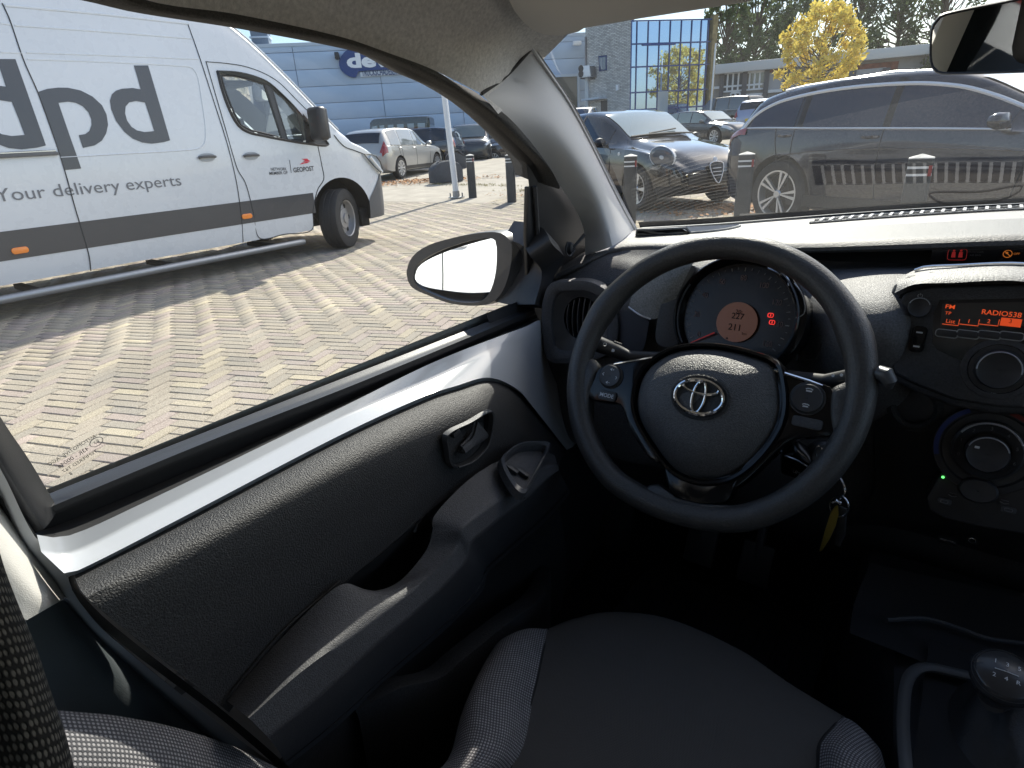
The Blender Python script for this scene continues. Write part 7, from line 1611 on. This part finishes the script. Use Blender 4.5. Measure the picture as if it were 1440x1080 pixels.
kbox([(824.4, 110), (828.5, 109.5), (829.5, 165), (825.5, 166)], .01, .16, 'downpipe', mat('pale_pipe', (.52, .55, .57), .5))
kbox([(824.0, 52), (825.4, 52), (825.4, 92), (824.2, 92)], .01, .12, 'downpipe', mat('grey_pipe', (.18, .18, .19), .5))
kbox([(868, 119.5), (871, 119), (871, 127), (868, 127.5)], .0, .15, 'wall_box', M_SIGNW)
ac = empty('air_conditioner', FP(wfK, *on(wfK, 830, 110), 0.01*kd), 0, 'white air conditioner box hung on the pale brick wall', 'air conditioner'); ko_ = ac.location
fA = (wfK[0]-ko_, wfK[1], wfK[2], wfK[3])
def abox(pts, d0, d1, name, m, par=ac, **k):
    a = [on(wfK, *p) for p in pts]; return MB().prism([(p[0], p[1]) for p in a], (FP(fA, 0, 0, d0*kd), fA[1], fA[2], fA[3]*kd), d1-d0).build(name, m, par, fix=True, **k)
acb = abox([(821.5, 94), (836, 92), (838, 107.5), (823, 110)], .05, .55, 'casing', M_SIGNW, bev=.03)
abox([(836.6, 92.6), (839, 94), (840, 108), (838.4, 108)], .1, .5, 'side_grille', M_BUMP)
for pyy in (97, 104.5):
    c = on(wfK, 825, pyy); MB().lathe([(.19, 0), (.17, .02), (.0005, .012)], (FP(fA, c[0], c[1], .56*kd), fA[1], fA[2], fA[3]*kd), 20).build('fan_grille', M_TRIM, ac)
for a in (823.5, 836): abox([(a, 109), (a+1, 109), (a+1, 111.5), (a, 111.5)], .0, .5, 'bracket', M_TRIM)
# --- blue glass front
gl_e = D(997, 150, 35.6); gl_o = V((brk_e.x, brk_e.y, 0)); u_ = V((gl_e.x, gl_e.y, 0))-gl_o
wfG = (gl_o+u_.normalized()*.02, u_.normalized(), V((0, 0, 1)), u_.normalized().cross(V((0, 0, 1)))); gd = 1 if wfG[3].dot(FWD) < 0 else -1
GL = u_.length; glass_b = empty('glass_office', wfG[0], 0, 'blue mirror glass office front that reflects a tree and the sky', 'building'); fG = bl_(wfG, wfG[0])
M_GLASSB = mat('blue_mirror_glass', (.42, .56, .78), .015, .92); M_MULL = mat('blue_mullion', (.03, .07, .25), .35)
gh = on(wfG, 960, 28)[1]
cols_ = [0]+[on(wfG, x, 60)[0] for x in (895.2, 911, 926.7, 941.7, 957, 971.5, 984.7)]+[on(wfG, 994.5, 60)[0]]
rowsh = [gh, on(wfG, 940, 60.5)[1], on(wfG, 940, 92.5)[1], on(wfG, 940, 128)[1], on(wfG, 940, 152)[1], -.2]
MB().add([FP(fG, 0, -.3, -.25*gd), FP(fG, GL, -.3, -.25*gd), FP(fG, GL, gh, -.25*gd), FP(fG, 0, gh, -.25*gd), FP(fG, GL, -.3, -8*gd), FP(fG, GL, gh, -8*gd), FP(fG, 0, gh, -8*gd)], [(0, 1, 2, 3), (1, 4, 5, 2), (3, 2, 5, 6)]).build('wall', mat('dark_back_wall', (.03, .035, .05), .7), glass_b, smooth=False)
for i in range(len(cols_)-1):
    for j in range(len(rowsh)-1):
        a0, a1 = cols_[i], cols_[i+1]; h1, h0 = rowsh[j], rowsh[j+1]
        tw_ = rng.uniform(-.004, .004); tv = rng.uniform(-.003, .003); c = ((a0+a1)/2, (h0+h1)/2)
        q = [FP(fG, a, h, (.0+tw_*(a-c[0])+tv*(h-c[1]))*gd) for a, h in ((a0+.04, h0+.04), (a1-.04, h0+.04), (a1-.04, h1-.04), (a0+.04, h1-.04))]
        MB().solid(q if gd > 0 else q[::-1], fG[3]*gd*-.02).build('pane', M_GLASSB, glass_b, smooth=False, fix=True)
for a in cols_: MB().box((a, gh/2, .02*gd), (.045, gh, .08), fG).build('mullion', M_MULL, glass_b)
for h in rowsh[:-1]: MB().box((GL*.49, h, .023*gd), (GL*.98, .06, .085), fG).build('transom', M_MULL, glass_b)
MB().box((cols_[2]*.5+cols_[4]*.5, rowsh[1]-.06, .03*gd), (cols_[4]-cols_[1], .08, .10), fG).build('transom', M_MULL, glass_b)
MB().box((GL-.06, gh*.5+.1, .05*gd), (.30, gh+.2, .35), fG).build('corner_pier', mat('ochre_pier', (.24, .19, .09), .8, var=(5, .5)), glass_b)
dr0 = on(wfG, 932, 131); 
dpan = MB().box(((cols_[3]+cols_[4])/2, rowsh[3]-1.3, .06*gd), (cols_[4]-cols_[3], 2.6, .05), fG).build('entrance_door', mat('pale_glass_door', (.35, .42, .48), .1, coat=.8), glass_b)
fpole = empty('flagpole', FP(wfG, on(wfG, 961, 150)[0], 0, 3.0*gd), 0, 'thin white pole standing before the blue glass front', 'pole')
ph = on(wfG, 962.5, 62)[1]; MB().tube([V((0, 0, -.1)), V((.03, 0, ph*.5)), V((.06, 0, ph*.93))], [.06, .05, .04], 10).build('pole_shaft', mat('white_pole_paint', (0, 0, 0)), fpole)
# --- low industrial hall behind
hall_o = D(999, 150, 46); hall_o.z = 0
wfH = (hall_o, V((cos(radians(12)), sin(radians(12)), 0)), V((0, 0, 1)), V((sin(radians(12)), -cos(radians(12)), 0)))
hd_ = 1 if wfH[3].dot(FWD) < 0 else -1
hall = empty('industrial_hall', hall_o, 0, 'low pale grey hall with a white window grid behind the parked cars', 'building'); fH = bl_(wfH, hall_o)
M_HALL = mat('grey_hall_brick', (.30, .285, .27), .9, var=(1.2, .12)); M_FASC = mat('pale_fascia', (.60, .59, .57), .7); M_HWHITE = mat('white_frame_paint', (.74, .75, .76), .5); M_HDARK = mat('dark_steel_post', (.10, .10, .11), .6); M_HPANE = mat('hall_pane', (.06, .075, .085), .08, coat=.8)
def hb(p0, p1, d0, d1, name, m, par=hall, **k):
    a, b = on(wfH, *p0), on(wfH, *p1); return MB().box(((a[0]+b[0])/2, (a[1]+b[1])/2, (d0+d1)/2*hd_), (abs(b[0]-a[0]), abs(a[1]-b[1]), abs(d1-d0)), fH).build(name, m, par, **k)
tl_, br_ = on(wfH, 1018, 96), on(wfH, 1345, 200)
HTOP = on(wfH, 1050, 92)[1]; LEN = on(wfH, 1345, 100)[0]
MB().box((LEN/2-2, HTOP/2-.3, -5*hd_), (LEN+8, HTOP+.4, 10), fH).build('wall', M_HALL, hall)
MB().box((LEN/2-1, HTOP-.12, .35*hd_), (LEN+5, .62, .9), fH).build('fascia', M_FASC, hall, bev=.02)
MB().box((LEN/2-2, HTOP+.05, -5*hd_), (LEN+9, .12, 11), fH).build('roof', mat('grey_roof', (.20, .19, .18), .9), hall)
def grid_window(p0, p1, nx, ny, hfr):
    a, b = on(wfH, *p0), on(wfH, *p1); x0, x1, z1_, z0 = a[0], b[0], a[1], b[1]
    w_ = MB().box(((x0+x1)/2, (z0+z1_)/2, .04*hd_), (x1-x0, z1_-z0, .06), fH).build('window', M_HDARK, hall)
    zs = [z1_+(z0-z1_)*h for h in hfr]
    for i in range(nx):
        for j in range(ny):
            xa, xb = x0+(x1-x0)*i/nx, x0+(x1-x0)*(i+1)/nx; MB().box(((xa+xb)/2, (zs[j]+zs[j+1])/2, .085*hd_), (xb-xa-.1, zs[j]-zs[j+1]-.1, .02), fH).build('pane', M_HPANE, w_, smooth=False)
    for i in range(nx+1): MB().box((x0+(x1-x0)*i/nx, (z0+z1_)/2, .10*hd_), (.12, z1_-z0, .08), fH).build('mullion', M_HWHITE, w_)
    for h in zs: MB().box(((x0+x1)/2, h, .102*hd_), (x1-x0, .12, .085), fH).build('transom', M_HWHITE, w_)
grid_window((1017, 97.5), (1045, 127), 4, 3, (0, .2, .78, 1)); grid_window((1048.5, 96.5), (1074.5, 124.5), 4, 3, (0, .2, .78, 1))
grid_window((1028, 131), (1039.5, 146), 2, 2, (0, .5, 1)); grid_window((1050, 133.5), (1074, 146), 5, 1, (0, 1))
for a in (1015, 1046.8, 1077, 1104.5, 1150, 1196, 1242): hb((a-1, 96), (a+1, 150), .0, .25, 'post', M_HDARK)
for a, b, c in ((1078.5, 1103, 103), (1106.5, 1149, 103), (1152, 1195, 101), (1198, 1241, 99)): hb((a, c), (b, 127), .0, .12, 'wall_panel', mat('light_wall_panel', (.40, .40, .41), .7, var=(2, .06)))
hb((1078.5, 94), (1103, 102), .0, .1, 'wall_panel', mat('rust_band', (.20, .07, .04), .8, var=(3, .5)))
hb((1196, 92), (1262, 97), .0, .1, 'wall_panel', mat('rust_band', (0, 0, 0)))
hb((998, 122.5), (1016, 124.5), .05, .2, 'gutter', M_HWHITE); hb((1077, 127), (1104, 129), .05, .2, 'gutter', M_HWHITE)
for a in range(4): hb((1165+a*8, 106), (1171+a*8, 113), .0, .14, 'vent', M_HDARK)
# --- tiled roof house behind the car, caught by the inside mirror
hs_o = V((-9.5, -13.0, 0)); house = empty('tiled_house', hs_o, 0, 'house with a brown tiled roof standing behind the car, seen in the inside mirror', 'house')
MB().box((0, -3, 1.4), (16, 6, 3.2)).build('wall', mat('house_brick', (.25, .15, .10), .9, var=(6, .3)), house)
tm = MB()
for j in range(16):
    y0, z0 = .6-.36*j, 2.9+.22*j; tm.box((0, y0-.18, z0+.1), (17, .40, .05), frame(V((0, 0, 0)), V((1, 0, 0)), V((0, 1, .0)))) if False else tm.add([V((-8.5, y0, z0)), V((8.5, y0, z0)), V((8.5, y0-.42, z0+.26)), V((-8.5, y0-.42, z0+.26)), V((-8.5, y0, z0-.06)), V((8.5, y0, z0-.06))], [(0, 1, 2, 3), (4, 5, 1, 0)])
tm.build('roof', mat('brown_roof_tiles', (.16, .085, .055), .85, var=(9, .35)), house, smooth=False)
# ================================================================== trees
def leaf_mat(name, c, c2):
    m = bpy.data.materials.new(name); t, p, o = nodes(m)
    at = N(t, 'ShaderNodeAttribute', attribute_name='tone'); mx = N(t, 'ShaderNodeMix', data_type='RGBA'); mx.inputs[6].default_value = tuple(c)+(1,); mx.inputs[7].default_value = tuple(c2)+(1,)
    t.links.new(at.outputs['Fac'], mx.inputs[0]); t.links.new(mx.outputs[2], p.inputs['Base Color']); p.inputs['Roughness'].default_value = .75; p.inputs['Specular IOR Level'].default_value = .2
    tl = N(t, 'ShaderNodeBsdfTranslucent'); t.links.new(mx.outputs[2], tl.inputs[0]); ms = N(t, 'ShaderNodeMixShader'); ms.inputs[0].default_value = .35
    t.links.new(p.outputs[0], ms.inputs[1]); t.links.new(tl.outputs[0], ms.inputs[2]); t.links.new(ms.outputs[0], o.inputs[0]); return m
M_BARK = mat('bark', (.11, .085, .06), .95, bump=(14, .02), var=(5, .3))
def crown_mesh(name, blobs, n, size, m, parent, seed, dense=.55):
    """leaf clumps spread through a set of boughs: blobs = (centre, radius)"""
    r = np.random.RandomState(seed); tot = sum(b[1]**2 for b in blobs); vs = []; tones = []
    for c, rad in blobs:
        k = max(3, int(n*rad**2/tot)); d = r.normal(size=(k, 3)); d /= np.linalg.norm(d, axis=1)[:, None]; rr = rad*(r.uniform(0, 1, k)**dense)
        pos = np.array(tuple(c))[None]+d*rr[:, None]*np.array([1, 1, .85])
        u = r.normal(size=(k, 3)); u /= np.linalg.norm(u, axis=1)[:, None]; w2 = r.normal(size=(k, 3)); w2 -= u*np.sum(u*w2, 1)[:, None]; w2 /= np.linalg.norm(w2, axis=1)[:, None]
        s = size*r.uniform(.5, 1.35, k)[:, None]
        vs.append(np.stack([pos-u*s, pos+w2*s*.55, pos+u*s, pos-w2*s*.55], 1)); tones.append(r.uniform(0, 1, k)*.6+.4*r.uniform(0, 1))
    vs = np.concatenate(vs).reshape(-1, 3); tones = np.concatenate(tones); nf = len(tones)
    me = bpy.data.meshes.new(name); me.vertices.add(nf*4); me.vertices.foreach_set('co', vs.ravel()); me.loops.add(nf*4); me.loops.foreach_set('vertex_index', np.arange(nf*4, dtype=np.int32))
    me.polygons.add(nf); me.polygons.foreach_set('loop_start', np.arange(0, nf*4, 4, dtype=np.int32)); me.polygons.foreach_set('loop_total', np.full(nf, 4, np.int32)); me.update(calc_edges=True)
    a = me.attributes.new('tone', 'FLOAT', 'FACE'); a.data.foreach_set('value', tones.astype(np.float32)); me.materials.append(m); return put(name, me, parent)
def tree(name, loc, h, r, m, label, seed, n=5000, size=.16, trunk=.16, base=.30, nb=22, flat=1.0, dense=.55, group=None, lobes=.42):
    rg = random.Random(seed); root = empty(name, loc, 0, label, 'tree', group); blobs = []; tk = MB()
    top = V((rg.uniform(-.3, .3), rg.uniform(-.3, .3), h*.8)); tk.tube([V((0, 0, -.3)), V((.03, 0, h*base*.5)), V((.05, .04, h*base)), top*.75, top], [trunk*1.25, trunk, trunk*.85, trunk*.5, trunk*.15], 8)
    for k in range(nb):
        a = k*2.399+rg.uniform(-.4, .4); t = (k+.5)/nb; hh = h*(base+(1-base)*t*.95); rad = r*sin(pi*min(.98, .16+.80*t))**.7*rg.uniform(.55, .95)
        c = V((cos(a)*rad*.8, sin(a)*rad*.8*flat, hh)); br_r = r*lobes*rg.uniform(.55, 1.05); blobs.append((c, br_r))
        st = V((0, 0, h*(base*.8+(.75-base*.8)*t*.8))); tk.tube([st, st.lerp(c, .5)+V((0, 0, -.12*r)), c], [trunk*.42, trunk*.24, trunk*.07], 5)
    blobs.append((V((0, 0, h*.93)), r*lobes*.7))
    tk.build('trunk', M_BARK, root); crown_mesh('crown', blobs, n, size, m, root, seed, dense); return root
L_GREEN = leaf_mat('dark_leaves', (.07, .10, .04), (.15, .19, .08)); L_MID = leaf_mat('mid_green_leaves', (.05, .08, .02), (.11, .15, .04))
L_YEL = leaf_mat('yellow_leaves', (.62, .48, .07), (.82, .68, .18)); L_CON = leaf_mat('conifer_leaves', (.014, .028, .016), (.028, .046, .022))
def at_ground(px, d):
    p = D(px, 160, d); return V((p.x, p.y, hz(p.x, p.y)))
tree('maple_tree', at_ground(1143, 30), 5.8, 2.75, L_YEL, 'small bright yellow tree in front of the dark trees', 12, n=5600, size=.11, trunk=.09, base=.36, nb=56, lobes=.19, dense=.8)
TG = 'tall dark trees behind the low hall'
for i, (px, d, h, r, lb) in enumerate(((1015, 52, 11.0, 3.6, 'dark tree rising right beside the blue glass front'), (1055, 56, 12.6, 4.2, 'tall dark tree left of the yellow tree'), (1098, 60, 14, 4.0, 'dark tree directly behind the left of the yellow tree'), (1190, 62, 15.5, 5.0, 'tall dark tree behind the right of the yellow tree'), (1245, 58, 16, 5.2, 'tall dark tree between the yellow tree and the inside mirror'), (1302, 56, 14, 5.0, 'dark tree behind the left end of the inside mirror'))):
    tree('poplar_tree', at_ground(px, d), h, r, L_GREEN if i % 2 == 0 else L_MID if i == 5 else L_GREEN, lb, 30+i, n=4300, size=.20, trunk=.22, base=.24, nb=64, group=TG, lobes=.20, dense=.8)
tree('shrub_tree', at_ground(1330, 40), 4.6, 2.6, L_MID, 'bushy green tree below the left end of the inside mirror', 51, n=4000, size=.16, base=.12, nb=18)
# trees behind the car that the blue glass reflects
for i, (x, y, h, r, lb) in enumerate(((9.5, -13.0, 14, 4.2, 'big tree behind the car, mirrored in the middle of the blue glass'), (15, -16, 11, 3.6, 'dark tree behind the car, mirrored at the right of the blue glass'), (2.5, -24, 9, 3.5, 'low dark tree behind the car, mirrored at the left of the blue glass'))):
    tree('conifer_tree', V((x, y, 0)), h, r, L_CON, lb, 70+i, n=5000, size=.30, base=.12, nb=26, trunk=.2)
